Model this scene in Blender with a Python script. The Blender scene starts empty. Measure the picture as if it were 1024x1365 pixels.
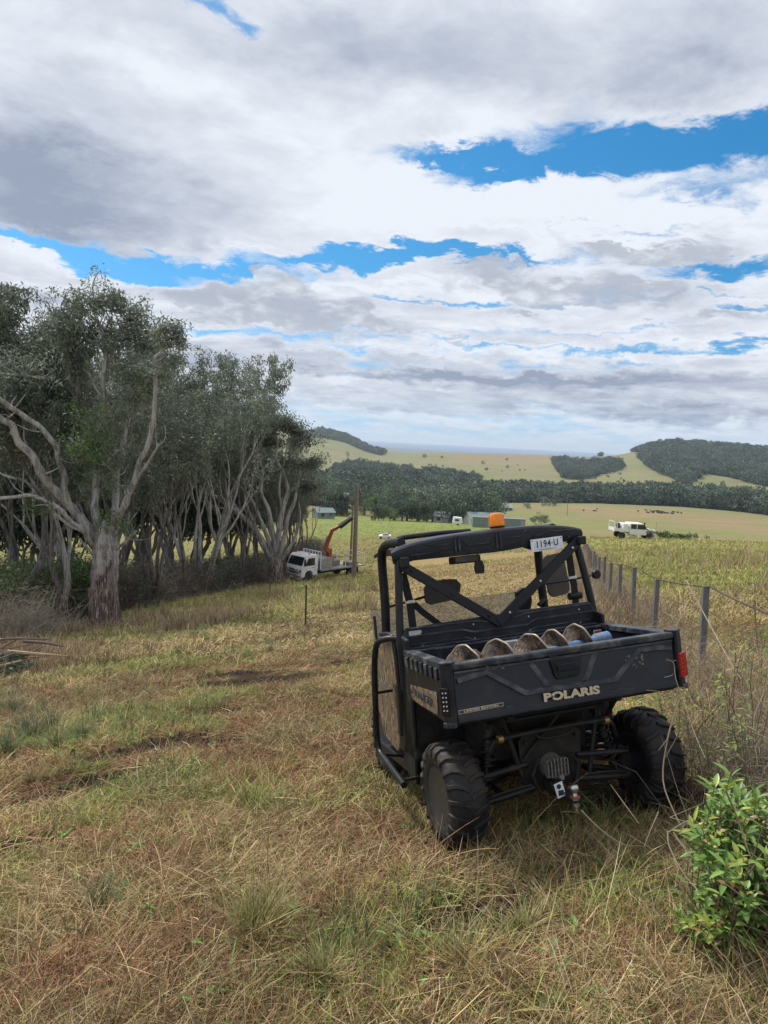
import bpy, math, random
import numpy as np
from mathutils import Vector, Matrix

S = bpy.context.scene
C = S.collection

# ------------------------------------------------------------------ camera, world, sun
FPX, CX, CY = 990.0, 512.0, 682.5
_roll, _pit = math.radians(2.9), math.radians(5.7)
FW = np.array([0, math.cos(_pit), -math.sin(_pit)])
_up = np.array([0, math.sin(_pit), math.cos(_pit)])
RT = math.cos(_roll) * np.array([1., 0, 0]) + math.sin(_roll) * _up
UP = -math.sin(_roll) * np.array([1., 0, 0]) + math.cos(_roll) * _up

cam_d = bpy.data.cameras.new('camera')
cam_d.sensor_fit = 'VERTICAL'
cam_d.sensor_height = 24.0
cam_d.lens = FPX / 1365.0 * 24.0
cam_d.clip_start = 0.05
cam_d.clip_end = 80000
cam = bpy.data.objects.new('camera', cam_d)
C.objects.link(cam)
cam.matrix_world = Matrix(((RT[0], UP[0], -FW[0], 0), (RT[1], UP[1], -FW[1], 0), (RT[2], UP[2], -FW[2], 0), (0, 0, 0, 1)))
S.camera = cam
S.view_settings.view_transform = 'Standard'
S.view_settings.look = 'None'
S.view_settings.gamma = 1
S.view_settings.exposure = 0.20
S.cycles.max_bounces = 5
S.cycles.time_limit = 1000
S.cycles.diffuse_bounces = 2
S.cycles.glossy_bounces = 2
S.cycles.transparent_max_bounces = 12
S.cycles.volume_bounces = 0
S.cycles.use_denoising = True

SUN_AZ, SUN_EL = math.radians(-48), math.radians(52)      # azimuth measured from +Y towards +X
sun_d = bpy.data.lights.new('sun', 'SUN')
sun_d.energy = 4.2
sun_d.angle = math.radians(5)
sun_d.color = (1.0, 0.95, 0.87)
sun = bpy.data.objects.new('sun', sun_d)
C.objects.link(sun)
_sd = Vector((math.sin(SUN_AZ) * math.cos(SUN_EL), math.cos(SUN_AZ) * math.cos(SUN_EL), math.sin(SUN_EL)))
sun.rotation_euler = _sd.to_track_quat('Z', 'Y').to_euler()


class NT:
    """small helper that writes node trees"""
    def __init__(s, tree):
        s.t = tree; s.n = tree.nodes; s.l = tree.links
    def node(s, typ, **kw):
        nd = s.n.new(typ)
        for k, v in kw.items():
            if k.startswith('i_'):
                key = k[2:]
                key = int(key) if key.isdigit() else key.replace('_', ' ')
                s.put(nd.inputs[key], v)
            else:
                setattr(nd, k, v)
        return nd
    def put(s, inp, v):
        if isinstance(v, bpy.types.NodeSocket):
            s.l.new(v, inp)
        elif isinstance(v, bpy.types.Node):
            s.l.new(v.outputs[0], inp)
        else:
            if isinstance(v, (tuple, list)) and len(v) == 3 and inp.type == 'RGBA':
                v = (*v, 1)
            inp.default_value = v
    def m(s, op, a, b=None, c=None, clamp=False):
        nd = s.n.new('ShaderNodeMath'); nd.operation = op; nd.use_clamp = clamp
        s.put(nd.inputs[0], a)
        if b is not None: s.put(nd.inputs[1], b)
        if c is not None: s.put(nd.inputs[2], c)
        return nd.outputs[0]
    def mix(s, f, a, b, mode='MIX'):
        nd = s.n.new('ShaderNodeMix'); nd.data_type = 'RGBA'; nd.blend_type = mode
        s.put(nd.inputs[0], f); s.put(nd.inputs[6], a); s.put(nd.inputs[7], b)
        return nd.outputs[2]
    def noise(s, vec, scale, detail=3, rough=0.55, dist=0.0, col=False):
        nd = s.n.new('ShaderNodeTexNoise')
        if vec is not None: s.l.new(vec, nd.inputs['Vector'])
        nd.inputs['Scale'].default_value = scale; nd.inputs['Detail'].default_value = detail
        nd.inputs['Roughness'].default_value = rough; nd.inputs['Distortion'].default_value = dist
        return nd.outputs[1 if col else 0]
    def ramp(s, f, lo, hi, smooth=True):
        nd = s.n.new('ShaderNodeMapRange')
        nd.interpolation_type = 'SMOOTHSTEP' if smooth else 'LINEAR'
        s.put(nd.inputs[0], f); nd.inputs[1].default_value = lo; nd.inputs[2].default_value = hi
        return nd.outputs[0]


def pix_ray(px, py):
    return FW + RT * (px - CX) / FPX + UP * (CY - py) / FPX


def azel(px, py):
    d = pix_ray(px, py)
    return math.atan2(d[0], d[1]), math.atan2(d[2], math.hypot(d[0], d[1]))


world = bpy.data.worlds.new('World')
S.world = world
world.use_nodes = True
world.cycles.sampling_method = 'MANUAL'
world.cycles.sample_map_resolution = 512
W = NT(world.node_tree)
W.n.clear()
SKY_STRENGTH = 0.1


def build_sky():
    geo = W.node('ShaderNodeTexCoord')
    sep = W.node('ShaderNodeSeparateXYZ'); W.l.new(geo.outputs['Generated'], sep.inputs[0])
    X, Y, Z = sep.outputs
    az = W.m('ARCTAN2', X, Y)
    el = W.m('ARCSINE', Z)
    zz = W.m('MAXIMUM', Z, 0.0)
    den = W.m('ADD', zz, 0.11)
    comb = W.node('ShaderNodeCombineXYZ')
    W.put(comb.inputs[0], W.m('DIVIDE', X, den)); W.put(comb.inputs[1], W.m('DIVIDE', Y, den))
    plane = comb.outputs[0]
    # warped angular coordinates, so hand-placed cloud banks get ragged edges
    cae = W.node('ShaderNodeCombineXYZ'); W.put(cae.inputs[0], az); W.put(cae.inputs[1], W.m('MULTIPLY', el, 2.2))
    wn = W.noise(cae.outputs[0], 7.0, 6, 0.62, 0.3, col=True)
    ws = W.node('ShaderNodeSeparateXYZ'); W.l.new(wn, ws.inputs[0])
    wn2 = W.noise(cae.outputs[0], 19.0, 7, 0.68, 0.6, col=True)
    ws2 = W.node('ShaderNodeSeparateXYZ'); W.l.new(wn2, ws2.inputs[0])
    waz = W.m('ADD', W.m('MULTIPLY_ADD', ws.outputs[0], 0.20, az), W.m('MULTIPLY_ADD', ws2.outputs[0], 0.05, -0.125))
    wel = W.m('ADD', W.m('MULTIPLY_ADD', ws.outputs[1], 0.085, el), W.m('MULTIPLY_ADD', ws2.outputs[1], 0.045, -0.065))

    def bank(px, py, rx, ry, amp, tilt=0.0, warp=True):
        a0, e0 = azel(px, py)
        a1, _ = azel(px + rx, py); sx = abs(a1 - a0)
        _, e1 = azel(px, py - ry); sy = abs(e1 - e0)
        A, B = (waz, wel) if warp else (az, el)
        du = W.m('SUBTRACT', A, a0)
        dv = W.m('SUBTRACT', B, e0)
        dv = W.m('SUBTRACT', dv, W.m('MULTIPLY', du, tilt + 0.0))
        q = W.m('ADD', W.m('POWER', W.m('DIVIDE', du, sx), 2.0), W.m('POWER', W.m('DIVIDE', dv, sy), 2.0))
        return W.m('MULTIPLY', W.m('EXPONENT', W.m('MULTIPLY', q, -1.0)), amp)

    def total(lst):
        s = None
        for b in lst:
            v = bank(*b)
            s = v if s is None else W.m('ADD', s, v)
        return s
    # blue openings
    gaps = total([
        (905, 188, 190, 30, 1.15, 0.02), (1040, 205, 120, 30, .8, 0), (560, 208, 70, 14, .5, -.1), (690, 228, 110, 13, .75, .1), (960, 250, 120, 12, .35, 0),
        (60, 336, 160, 10, .90, -.05), (250, 350, 170, 13, .95, 0.0), (470, 340, 150, 12, .90, 0.05), (640, 345, 120, 10, .80, 0.05),
        (960, 350, 140, 20, .9, 0), (880, 395, 190, 8, .7, 0), (560, 397, 130, 6, .6, 0), (300, 25, 45, 25, .6, .0), (170, 365, 80, 8, .5, 0),
        (930, 466, 230, 7, .55, 0), (640, 455, 260, 5, .4, 0), (380, 415, 60, 5, .4, 0), (1000, 412, 80, 7, .6, 0), (640, 575, 300, 10, .5, 0), (150, 5, 60, 12, .3, 0), (600, 550, 420, 14, .28, 0), (300, 440, 200, 6, .35, 0), (820, 440, 240, 6, .4, 0), (760, 490, 300, 6, .35, 0), (500, 462, 160, 5, .35, 0), (760, 300, 220, 5, .3, 0), (1010, 270, 40, 14, .4, 0), (620, 215, 60, 10, .4, 0),
    ])
    n1 = W.noise(plane, 1.1, 9, 0.6, 0.4)
    n2 = W.noise(plane, 4.0, 6, 0.6, 0.2)
    dens = W.m('ADD', W.m('MULTIPLY', n1, 1.35), W.m('MULTIPLY', n2, 0.62))
    dens = W.m('SUBTRACT', W.m('ADD', dens, -0.31), gaps)
    # more open behind the camera
    cover = W.ramp(dens, 0.0, 0.52)
    # grey, shaded undersides
    dark = total([
        (80, 235, 230, 80, 1.05, 0), (520, 60, 600, 60, .50, 0), (860, 105, 260, 40, .55, 0), (190, 130, 160, 40, .3, 0), (40, 300, 120, 30, .55, 0),
        (350, 405, 120, 26, .75, 0), (460, 428, 50, 24, .8, 0), (365, 368, 70, 18, .55, 0), (660, 365, 85, 20, .6, 0), (850, 330, 110, 17, .7, 0),
        (830, 388, 130, 22, .7, 0), (40, 385, 50, 12, .6, 0), (690, 413, 60, 8, .5, 0), (560, 500, 330, 10, .65, 0), (780, 512, 360, 22, .62, 0),
        (480, 540, 220, 7, .4, 0), (590, 573, 40, 5, .5, 0), (730, 580, 30, 4, .6, 0), (950, 430, 100, 8, .35, 0), (230, 395, 60, 14, .4, 0), (860, 548, 300, 10, .7, 0), (700, 480, 320, 8, .2, 0), (200, 470, 200, 12, .4, 0), (640, 530, 380, 30, .18, 0), (400, 470, 260, 10, .35, 0), (560, 440, 300, 8, .3, 0),
    ])
    lit = total([
        (640, 270, 420, 45, .55, 0), (110, 352, 150, 14, .3, 0), (660, 205, 90, 14, .5, 0), (440, 505, 110, 10, .8, 0), (330, 480, 30, 12, .4, 0),
        (560, 380, 240, 9, .45, 0), (300, 120, 160, 40, .30, 0), (60, 40, 160, 60, .35, 0), (420, 580, 40, 6, .5, 0), (850, 270, 200, 20, .3, 0), (620, 555, 220, 8, .3, 0),
    ])
    n3 = W.noise(plane, 2.3, 8, 0.62, 0.3)
    shade = W.m('ADD', W.m('MULTIPLY_ADD', n3, 1.5, -0.70), W.m('SUBTRACT', W.m('MULTIPLY', dark, .85), W.m('MULTIPLY', lit, .6)))
    shade = W.m('ADD', shade, W.m('MULTIPLY', W.ramp(dens, .45, 1.0), .25))
    shade = W.m('ADD', shade, 0.0, clamp=True)
    k = 1.0 / SKY_STRENGTH
    white = (0.745 * k, 0.785 * k, 0.85 * k)
    grey = (0.285 * k, 0.335 * k, 0.445 * k)
    cl = W.mix(shade, white, grey)
    sky = W.node('ShaderNodeTexSky')
    sky.sky_type = 'NISHITA'; sky.sun_disc = False
    sky.sun_elevation = SUN_EL; sky.sun_rotation = SUN_AZ % (2 * math.pi)
    sky.altitude = 150; sky.air_density = 1.0; sky.dust_density = 0.6; sky.ozone_density = 2.0
    up = W.node('ShaderNodeCombineXYZ'); W.put(up.inputs[0], X); W.put(up.inputs[1], Y); W.put(up.inputs[2], W.m('MAXIMUM', W.m('MULTIPLY_ADD', Z, 1.0, 0.12), 0.05))
    nrm = W.node('ShaderNodeVectorMath', operation='NORMALIZE'); W.l.new(up.outputs[0], nrm.inputs[0])
    W.l.new(nrm.outputs[0], sky.inputs[0])
    blue = W.mix(1.0, sky.outputs[0], (0.86, 1.14, 1.18), 'MULTIPLY')
    hs = W.node('ShaderNodeHueSaturation'); hs.inputs['Saturation'].default_value = 1.25; hs.inputs['Value'].default_value = 1.04
    W.l.new(blue, hs.inputs['Color'])
    low = W.m('SUBTRACT', 1.0, W.ramp(el, math.radians(-1), math.radians(9)))
    pale = W.mix(W.m('MULTIPLY', low, .60), hs.outputs[0], (0.50 * k, 0.62 * k, 0.74 * k))
    col = W.mix(cover, pale, cl)
    # separate small cumulus drifting in front: soft grey bodies with pale tops
    puff = total([(365, 372, 62, 17, 1.25, 0), (335, 385, 40, 10, .9, 0), (350, 415, 85, 20, 1.25, 0), (255, 398, 50, 14, 1.0, 0), (462, 430, 44, 22, 1.25, 0), (680, 358, 75, 16, 1.1, 0), (720, 385, 80, 16, 1.1, 0), (860, 330, 95, 17, 1.3, 0), (850, 392, 90, 22, 1.1, 0),
                  (130, 385, 30, 9, .9, 0), (20, 392, 45, 12, 1.0, 0), (590, 452, 30, 5, .8, 0), (955, 425, 60, 8, .9, 0), (440, 512, 95, 9, 1.1, 0), (350, 492, 34, 12, 1.1, 0), (510, 515, 30, 7, 1.0, 0), (600, 521, 16, 4, 1.0, 0), (580, 573, 34, 3.5, .9, 0), (728, 580, 20, 3.5, 1.0, 0), (640, 585, 16, 3, .8, 0), (700, 415, 34, 6, .9, 0)])
    pn = W.noise(cae.outputs[0], 24.0, 7, .62, .4)
    pa = W.ramp(W.m('ADD', puff, W.m('MULTIPLY_ADD', pn, 1.3, -.65)), .42, .72)
    sh2 = W.noise(cae.outputs[0], 15.0, 6, .6, .2)
    lo_ = W.m('SUBTRACT', 1.0, W.ramp(el, math.radians(5.5), math.radians(9)))
    pc = W.mix(W.m('ADD', W.ramp(sh2, .45, .68), W.m('MULTIPLY', lo_, .5), clamp=True), (0.42 * k, 0.46 * k, 0.54 * k), (0.70 * k, 0.74 * k, 0.80 * k))
    col = W.mix(W.m('MULTIPLY', pa, .85), col, pc)
    hz = W.m('SUBTRACT', 1.0, W.ramp(el, math.radians(-.5), math.radians(4.5)))
    col = W.mix(W.m('MULTIPLY', hz, .55), col, (0.40 * k, 0.55 * k, 0.71 * k))
    mid = W.m('MULTIPLY', W.ramp(el, math.radians(12), math.radians(5)), .0)
    bg = W.node('ShaderNodeBackground'); bg.inputs['Strength'].default_value = SKY_STRENGTH
    W.l.new(col, bg.inputs[0])
    out = W.node('ShaderNodeOutputWorld'); W.l.new(bg.outputs[0], out.inputs[0])


build_sky()

rng = np.random.default_rng(11)
random.seed(5)

# ------------------------------------------------------------------ terrain height
def pchip(x, y, xs):
    x = np.asarray(x, float); y = np.asarray(y, float); h = np.diff(x); d = np.diff(y) / h
    n = len(x); m = np.zeros(n)
    for i in range(1, n - 1):
        if d[i - 1] * d[i] > 0:
            w1 = 2 * h[i] + h[i - 1]; w2 = h[i] + 2 * h[i - 1]
            m[i] = (w1 + w2) / (w1 / d[i - 1] + w2 / d[i])
    m[0] = d[0]; m[-1] = d[-1]
    i = np.clip(np.searchsorted(x, xs) - 1, 0, n - 2); t = np.clip((xs - x[i]) / h[i], 0, 1)
    return ((1 + 2 * t) * (1 - t) ** 2 * y[i] + t * (1 - t) ** 2 * h[i] * m[i] + t * t * (3 - 2 * t) * y[i + 1] + t * t * (t - 1) * h[i] * m[i + 1])


def plane0(x, y):
    return -1.85 + 0.15 * x - 0.15 * y


PROFILE = {   # bearing column -> (distance, sight line) or (distance, None, height)
    -500: [(60, 820), (100, 790), (250, 740), (600, 690), (1500, 620), (2700, 560), (4500, 570)],
    0: [(45, 822), (60, 806), (100, 771), (160, 745), (250, 720), (400, 700), (700, 665), (1500, 620), (2300, 585), (2700, 572), (4500, 580)],
    150: [(45, 815), (60, 798), (80, 783), (110, 763), (150, 744), (220, 721), (350, 699), (700, 665), (1500, 615), (2300, 582), (2700, 572), (4500, 580)],
    300: [(60, 784), (80, 765), (110, 745), (160, 724), (230, 706), (350, 692), (600, 665), (1500, 612), (2300, 580), (2700, 572), (4500, 580)],
    400: [(60, 775), (80, 754), (110, 735), (150, 716), (200, 701), (260, 690), (350, 680), (500, 664), (800, 645), (1100, 632), (1500, 613), (1800, 599), (2300, 580), (2700, 573), (4500, 585)],
    450: [(60, 770), (80, 750), (110, 732), (150, 714), (200, 701), (255, 693), (350, 683), (500, 668), (800, 645), (1000, 636), (1300, 626), (1800, 604), (2300, 588), (2700, 580), (4500, 590)],
    500: [(60, 765), (80, 746), (110, 728), (150, 712), (200, 701), (255, 694.5), (350, 688), (450, 676), (600, 660), (800, 647), (1000, 638), (1300, 627), (1800, 612), (2300, 604), (4000, None, -80), (6500, None, -117), (9500, None, -119.5), (10500, None, -135)],
    600: [(60, 756), (80, 739), (110, 724), (150, 711), (200, 702), (255, 698), (350, 694), (450, 686), (700, 668), (900, 652), (1300, 632), (1800, 614), (2300, 604), (4000, None, -90), (6500, None, -119), (9000, None, -119.5), (10000, None, -135)],
    700: [(60, 746), (90, 728), (120, 718), (160, 710), (200, 706), (260, 703), (350, 694), (500, 680), (700, 668), (900, 655), (1200, 640), (1800, 617), (2300, 606), (4000, None, -125), (6000, None, -135)],
    800: [(25, 779), (40, 752), (60, 735), (90, 717.5), (120, 716.5), (160, 714), (220, 708), (300, 699), (450, 685), (650, 671.5), (800, 666), (1000, 652), (1500, 625), (2000, 609), (3500, None, -125), (6000, None, -135)],
    900: [(25, 772), (40, 747), (60, 732), (90, 719.5), (120, 719), (160, 717), (220, 709), (300, 699), (450, 688), (650, 675), (800, 668), (1000, 652), (1300, 626), (1700, 601), (2000, 592), (3500, None, -60), (6000, None, -135)],
    1024: [(25, 767), (40, 748), (60, 735), (90, 724), (120, 723.5), (160, 722), (220, 716), (300, 706), (450, 697), (600, 688), (800, 674), (1000, 656), (1500, 620), (1900, 602), (3500, None, -60), (6000, None, -135)],
    1500: [(25, 780), (60, 760), (120, 750), (300, 735), (600, 715), (1000, 685), (1900, 630), (2700, 620), (4500, None, -60), (6000, None, -100)],
}
LD = np.linspace(math.log(8), math.log(14000), 260)
_us, _rows = [], []
for pxc, lst in PROFILE.items():
    u = (pxc - CX) / FPX
    u += 0.0015
    ks, zs = [], []
    for dd in (8, 12, 16, 20):
        if dd < lst[0][0] * .8:
            ks.append(dd); zs.append(plane0(u * dd, dd))
    if lst[0][0] >= 45:
        for dd in (28, 38):
            ks.append(dd); zs.append(plane0(u * dd, dd))
    for k in lst:
        if k[1] is None:
            ks.append(k[0]); zs.append(k[2])
        else:
            r = pix_ray(pxc, k[1]); ks.append(k[0]); zs.append(r[2] / r[1] * k[0])
    ks.append(14000); zs.append(-140)
    ks = np.array(ks, float); e = np.array(zs) / ks
    _rows.append(pchip(np.log(ks), e, LD)); _us.append(u)
_us = np.array(_us); _rows = np.array(_rows)
UU = np.linspace(_us[0], _us[-1], 320)
TAB = np.stack([pchip(_us, _rows[:, j], UU) for j in range(len(LD))], 1)      # [u, logd] -> z/d
for _k in range(3):                                                           # soften creases between bearings
    TAB[1:-1] = (TAB[:-2] + 2 * TAB[1:-1] + TAB[2:]) / 4


def ground(x, y):
    x = np.asarray(x, float); y = np.asarray(y, float)
    r = np.hypot(x, y)
    yy = np.maximum(y, r * math.cos(math.radians(52)))
    D = np.maximum(yy, 1e-3)
    u = np.clip(x / D, UU[0], UU[-1])
    l = np.clip(np.log(np.maximum(D, 8)), LD[0], LD[-1])
    fu = (u - UU[0]) / (UU[1] - UU[0]); fl = (l - LD[0]) / (LD[1] - LD[0])
    i = np.clip(fu.astype(int), 0, len(UU) - 2); j = np.clip(fl.astype(int), 0, len(LD) - 2)
    a = fu - i; b = fl - j
    e = (TAB[i, j] * (1 - a) * (1 - b) + TAB[i + 1, j] * a * (1 - b) + TAB[i, j + 1] * (1 - a) * b + TAB[i + 1, j + 1] * a * b)
    zt = e * D
    t = np.clip((D - 9) / 9, 0, 1); t = t * t * (3 - 2 * t)
    s = 60 * np.tanh(r / 60) / np.maximum(r, 1e-6)
    zp = plane0(x * s, y * s)
    z = zp * (1 - t) + zt * t
    back = np.clip((yy - y) / np.maximum(r, 1e-6) * 2.0, 0, 1); back = back * back * (3 - 2 * back)
    far = np.clip((r - 1500) / 3000, 0, 1)
    return z * (1 - back) + (zp - 60 * far) * back


def vnoise(x, y, seed=0):
    """cheap smooth value noise, numpy"""
    xi = np.floor(x).astype(np.int64); yi = np.floor(y).astype(np.int64)
    xf = x - xi; yf = y - yi
    xf = xf * xf * (3 - 2 * xf); yf = yf * yf * (3 - 2 * yf)
    def h(a, b):
        n = (a * 374761393 + b * 668265263 + seed * 69069) & 0x7fffffff
        n = ((n ^ (n >> 13)) * 1274126177) & 0x7fffffff
        return ((n ^ (n >> 16)) & 0xffff) / 65535.0
    return (h(xi, yi) * (1 - xf) + h(xi + 1, yi) * xf) * (1 - yf) + (h(xi, yi + 1) * (1 - xf) + h(xi + 1, yi + 1) * xf) * yf


def fbm(x, y, seed=0, o=4):
    s = 0; a = .5
    for k in range(o):
        s = s + a * vnoise(x * 2 ** k, y * 2 ** k, seed + k); a *= .5
    return s / (1 - .5 ** o)


def bumps(x, y):
    r = np.hypot(x, y)
    near = np.clip(1.5 - r / 60, 0, 1)
    return near * ((fbm(x * .9, y * .9, 3) - .5) * .10 + (fbm(x * 4, y * 4, 9) - .5) * .035)


def gz(x, y):
    return ground(x, y) + bumps(np.asarray(x, float), np.asarray(y, float))


def G1(x, y):
    return float(gz(np.array([x]), np.array([y]))[0])


def project(P):
    P = np.atleast_2d(P); d = P @ FW
    return CX + FPX * (P @ RT) / d, CY - FPX * (P @ UP) / d


def inpoly(px, py, poly):
    inside = np.zeros(len(px), bool); n = len(poly)
    for i in range(n):
        x1, y1 = poly[i]; x2, y2 = poly[(i + 1) % n]
        c = ((y1 > py) != (y2 > py)) & (px < (x2 - x1) * (py - y1) / ((y2 - y1) + 1e-9) + x1)
        inside ^= c
    return inside


# ------------------------------------------------------------------ mesh helpers
def tag(o, label=None, cat=None, group=None, kind=None):
    if label: o['label'] = label
    if cat: o['category'] = cat
    if group: o['group'] = group
    if kind: o['kind'] = kind
    return o


def empty(name, loc=(0, 0, 0), mat=None):
    o = bpy.data.objects.new(name, None); C.objects.link(o)
    o.empty_display_size = .1
    if mat is not None: o.matrix_world = mat
    else: o.location = loc
    return o


def np_mesh(name, V, F, mats, smooth=False, colors=None, midx=None):
    """V (n,3), F list of equal-size faces array or list of arrays"""
    me = bpy.data.meshes.new(name)
    V = np.asarray(V, np.float32)
    Fs = F if isinstance(F, list) else [F]
    Fs = [np.asarray(f, np.int32) for f in Fs if len(f)]
    nl = sum(f.size for f in Fs); nf = sum(len(f) for f in Fs)
    me.vertices.add(len(V)); me.vertices.foreach_set('co', V.ravel())
    me.loops.add(nl); me.polygons.add(nf)
    me.loops.foreach_set('vertex_index', np.concatenate([f.ravel() for f in Fs]))
    tot = np.concatenate([np.full(len(f), f.shape[1], np.int32) for f in Fs])
    st = np.zeros(nf, np.int32); st[1:] = np.cumsum(tot)[:-1]
    me.polygons.foreach_set('loop_start', st); me.polygons.foreach_set('loop_total', tot)
    if smooth: me.polygons.foreach_set('use_smooth', np.ones(nf, bool))
    if midx is not None: me.polygons.foreach_set('material_index', np.asarray(midx, np.int32))
    for m_ in (mats if isinstance(mats, (list, tuple)) else [mats]): me.materials.append(m_)
    me.update(calc_edges=True)
    if colors is not None:
        ca = me.color_attributes.new('tint', 'FLOAT_COLOR', 'POINT')
        ca.data.foreach_set('color', np.c_[colors, np.ones(len(V))].astype(np.float32).ravel())
    return me


def link(name, me, parent=None):
    o = bpy.data.objects.new(name, me); C.objects.link(o)
    if parent is not None: o.parent = parent
    return o


def frame_of(path):
    P = np.asarray(path, float); T = np.gradient(P, axis=0); T /= np.linalg.norm(T, axis=1)[:, None] + 1e-12
    a = np.array([0, 0, 1.]) if abs(T[0][2]) < .9 else np.array([1., 0, 0])
    N = np.zeros_like(P); n = np.cross(T[0], a); n /= np.linalg.norm(n); N[0] = n
    for i in range(1, len(P)):
        n = N[i - 1] - T[i] * (N[i - 1] @ T[i]); N[i] = n / (np.linalg.norm(n) + 1e-12)
    return P, T, N, np.cross(T, N)


class MB:
    def __init__(s): s.V = []; s.F = []; s.n = 0
    def add(s, V, F):
        V = np.asarray(V, float); s.V.append(V); s.F += [tuple(int(i) + s.n for i in f) for f in F]; s.n += len(V); return s
    def box(s, c, size, rot=None, taper=None):
        hx, hy, hz = [q / 2 for q in size]
        V = np.array([(x, y, z) for z in (-hz, hz) for y in (-hy, hy) for x in (-hx, hx)])
        if taper is not None: V[4:, :2] *= taper
        if rot is not None: V = V @ np.array(rot).T
        return s.add(V + np.array(c), [(0, 2, 3, 1), (4, 5, 7, 6), (0, 1, 5, 4), (2, 6, 7, 3), (0, 4, 6, 2), (1, 3, 7, 5)])
    def bb(s, x0, x1, y0, y1, z0, z1):
        return s.box(((x0 + x1) / 2, (y0 + y1) / 2, (z0 + z1) / 2), (abs(x1 - x0), abs(y1 - y0), abs(z1 - z0)))
    def prism(s, poly, origin, ux, uy, depth):
        """extrude a 2D outline (list of (a,b)) lying in origin + a*ux + b*uy along the third axis by depth"""
        ux = np.array(ux, float); uy = np.array(uy, float); w = np.cross(ux, uy); n = len(poly)
        A = np.array([np.array(origin, float) + a * ux + b * uy for a, b in poly])
        V = np.r_[A, A + w * depth]
        F = [tuple(range(n))[::-1], tuple(range(n, 2 * n))] + [(i, (i + 1) % n, n + (i + 1) % n, n + i) for i in range(n)]
        return s.add(V, F)
    def tube(s, path, r, n=10, caps=True, flat=1.0):
        P, T, N, B = frame_of(path); k = len(P)
        R = np.full(k, r, float) if np.isscalar(r) else np.asarray(r, float)
        a = np.linspace(0, 2 * np.pi, n, endpoint=False)
        V = (P[:, None] + R[:, None, None] * (np.cos(a)[None, :, None] * N[:, None] + flat * np.sin(a)[None, :, None] * B[:, None])).reshape(-1, 3)
        F = [(i * n + j, i * n + (j + 1) % n, (i + 1) * n + (j + 1) % n, (i + 1) * n + j) for i in range(k - 1) for j in range(n)]
        if caps: F += [tuple(range(n))[::-1], tuple(range((k - 1) * n, k * n))]
        return s.add(V, F)
    def lathe(s, prof, c, axis, n=32, closed=False):
        """prof: (radius, offset along axis)"""
        ax = np.array(axis, float); ax /= np.linalg.norm(ax)
        h = np.array([0, 0, 1.]) if abs(ax[2]) < .9 else np.array([1., 0, 0])
        u = np.cross(ax, h); u /= np.linalg.norm(u); v = np.cross(ax, u)
        a = np.linspace(0, 2 * np.pi, n, endpoint=False); k = len(prof)
        V = np.concatenate([np.array(c) + o * ax + r * (np.cos(a)[:, None] * u + np.sin(a)[:, None] * v) for r, o in prof])
        F = [(i * n + j, i * n + (j + 1) % n, (i + 1) * n + (j + 1) % n, (i + 1) * n + j) for i in range(k - 1) for j in range(n)]
        if closed: F += [((k - 1) * n + j, (k - 1) * n + (j + 1) % n, (j + 1) % n, j) for j in range(n)]
        else: F += [tuple(range(n))[::-1], tuple(range((k - 1) * n, k * n))]
        return s.add(V, F)
    def build(s, name, mat, parent=None, bevel=0.0, seg=2, smooth=False, ang=35):
        me = bpy.data.meshes.new(name); me.from_pydata(np.concatenate(s.V).tolist(), [], s.F); me.materials.append(mat); me.update()
        o = link(name, me, parent)
        if smooth or bevel:
            me.polygons.foreach_set('use_smooth', np.ones(len(me.polygons), bool))
            try: me.set_sharp_from_angle(angle=math.radians(ang))
            except Exception: pass
        if bevel:
            b = o.modifiers.new('bevel', 'BEVEL'); b.width = bevel; b.segments = seg; b.limit_method = 'ANGLE'; b.angle_limit = math.radians(30)
            try: b.harden_normals = True
            except Exception: pass
        return o


def curve_pts(pts, k=6):
    """Catmull-Rom through points"""
    P = np.array(pts, float); Q = np.r_[[2 * P[0] - P[1]], P, [2 * P[-1] - P[-2]]]; out = []
    for i in range(1, len(Q) - 2):
        for t in np.linspace(0, 1, k, endpoint=False):
            a, b, c, d = Q[i - 1], Q[i], Q[i + 1], Q[i + 2]
            out.append(.5 * (2 * b + (c - a) * t + (2 * a - 5 * b + 4 * c - d) * t * t + (3 * b - a - 3 * c + d) * t ** 3))
    out.append(P[-1]); return np.array(out)


def text_mesh(txt, size, extrude, offset=0.0, sx=1.0, spacing=1.0):
    cu = bpy.data.curves.new('lettering', 'FONT'); cu.body = txt; cu.size = size; cu.extrude = extrude; cu.offset = offset; cu.space_character = spacing
    cu.align_x = 'CENTER'; cu.align_y = 'CENTER'; cu.resolution_u = 3
    o = bpy.data.objects.new('lettering', cu); C.objects.link(o)
    bpy.context.view_layer.update()
    me = bpy.data.meshes.new_from_object(o.evaluated_get(bpy.context.evaluated_depsgraph_get()))
    bpy.data.objects.remove(o); bpy.data.curves.remove(cu)
    n = len(me.vertices); co = np.empty(n * 3, np.float32); me.vertices.foreach_get('co', co); co = co.reshape(-1, 3); co[:, 0] *= sx
    me.vertices.foreach_set('co', co.ravel()); me.update()
    return me


def place_text(name, me, mat, parent, o, ux, uy):
    ux = np.array(ux, float); uy = np.array(uy, float); w = np.cross(ux, uy)
    M = Matrix(((ux[0], uy[0], w[0], o[0]), (ux[1], uy[1], w[1], o[1]), (ux[2], uy[2], w[2], o[2]), (0, 0, 0, 1)))
    me.transform(M); me.materials.clear(); me.materials.append(mat)
    return link(name, me, parent)


# ------------------------------------------------------------------ materials
def new_mat(name):
    m = bpy.data.materials.new(name); m.use_nodes = True
    t = NT(m.node_tree); b = m.node_tree.nodes['Principled BSDF']
    return m, t, b


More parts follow.
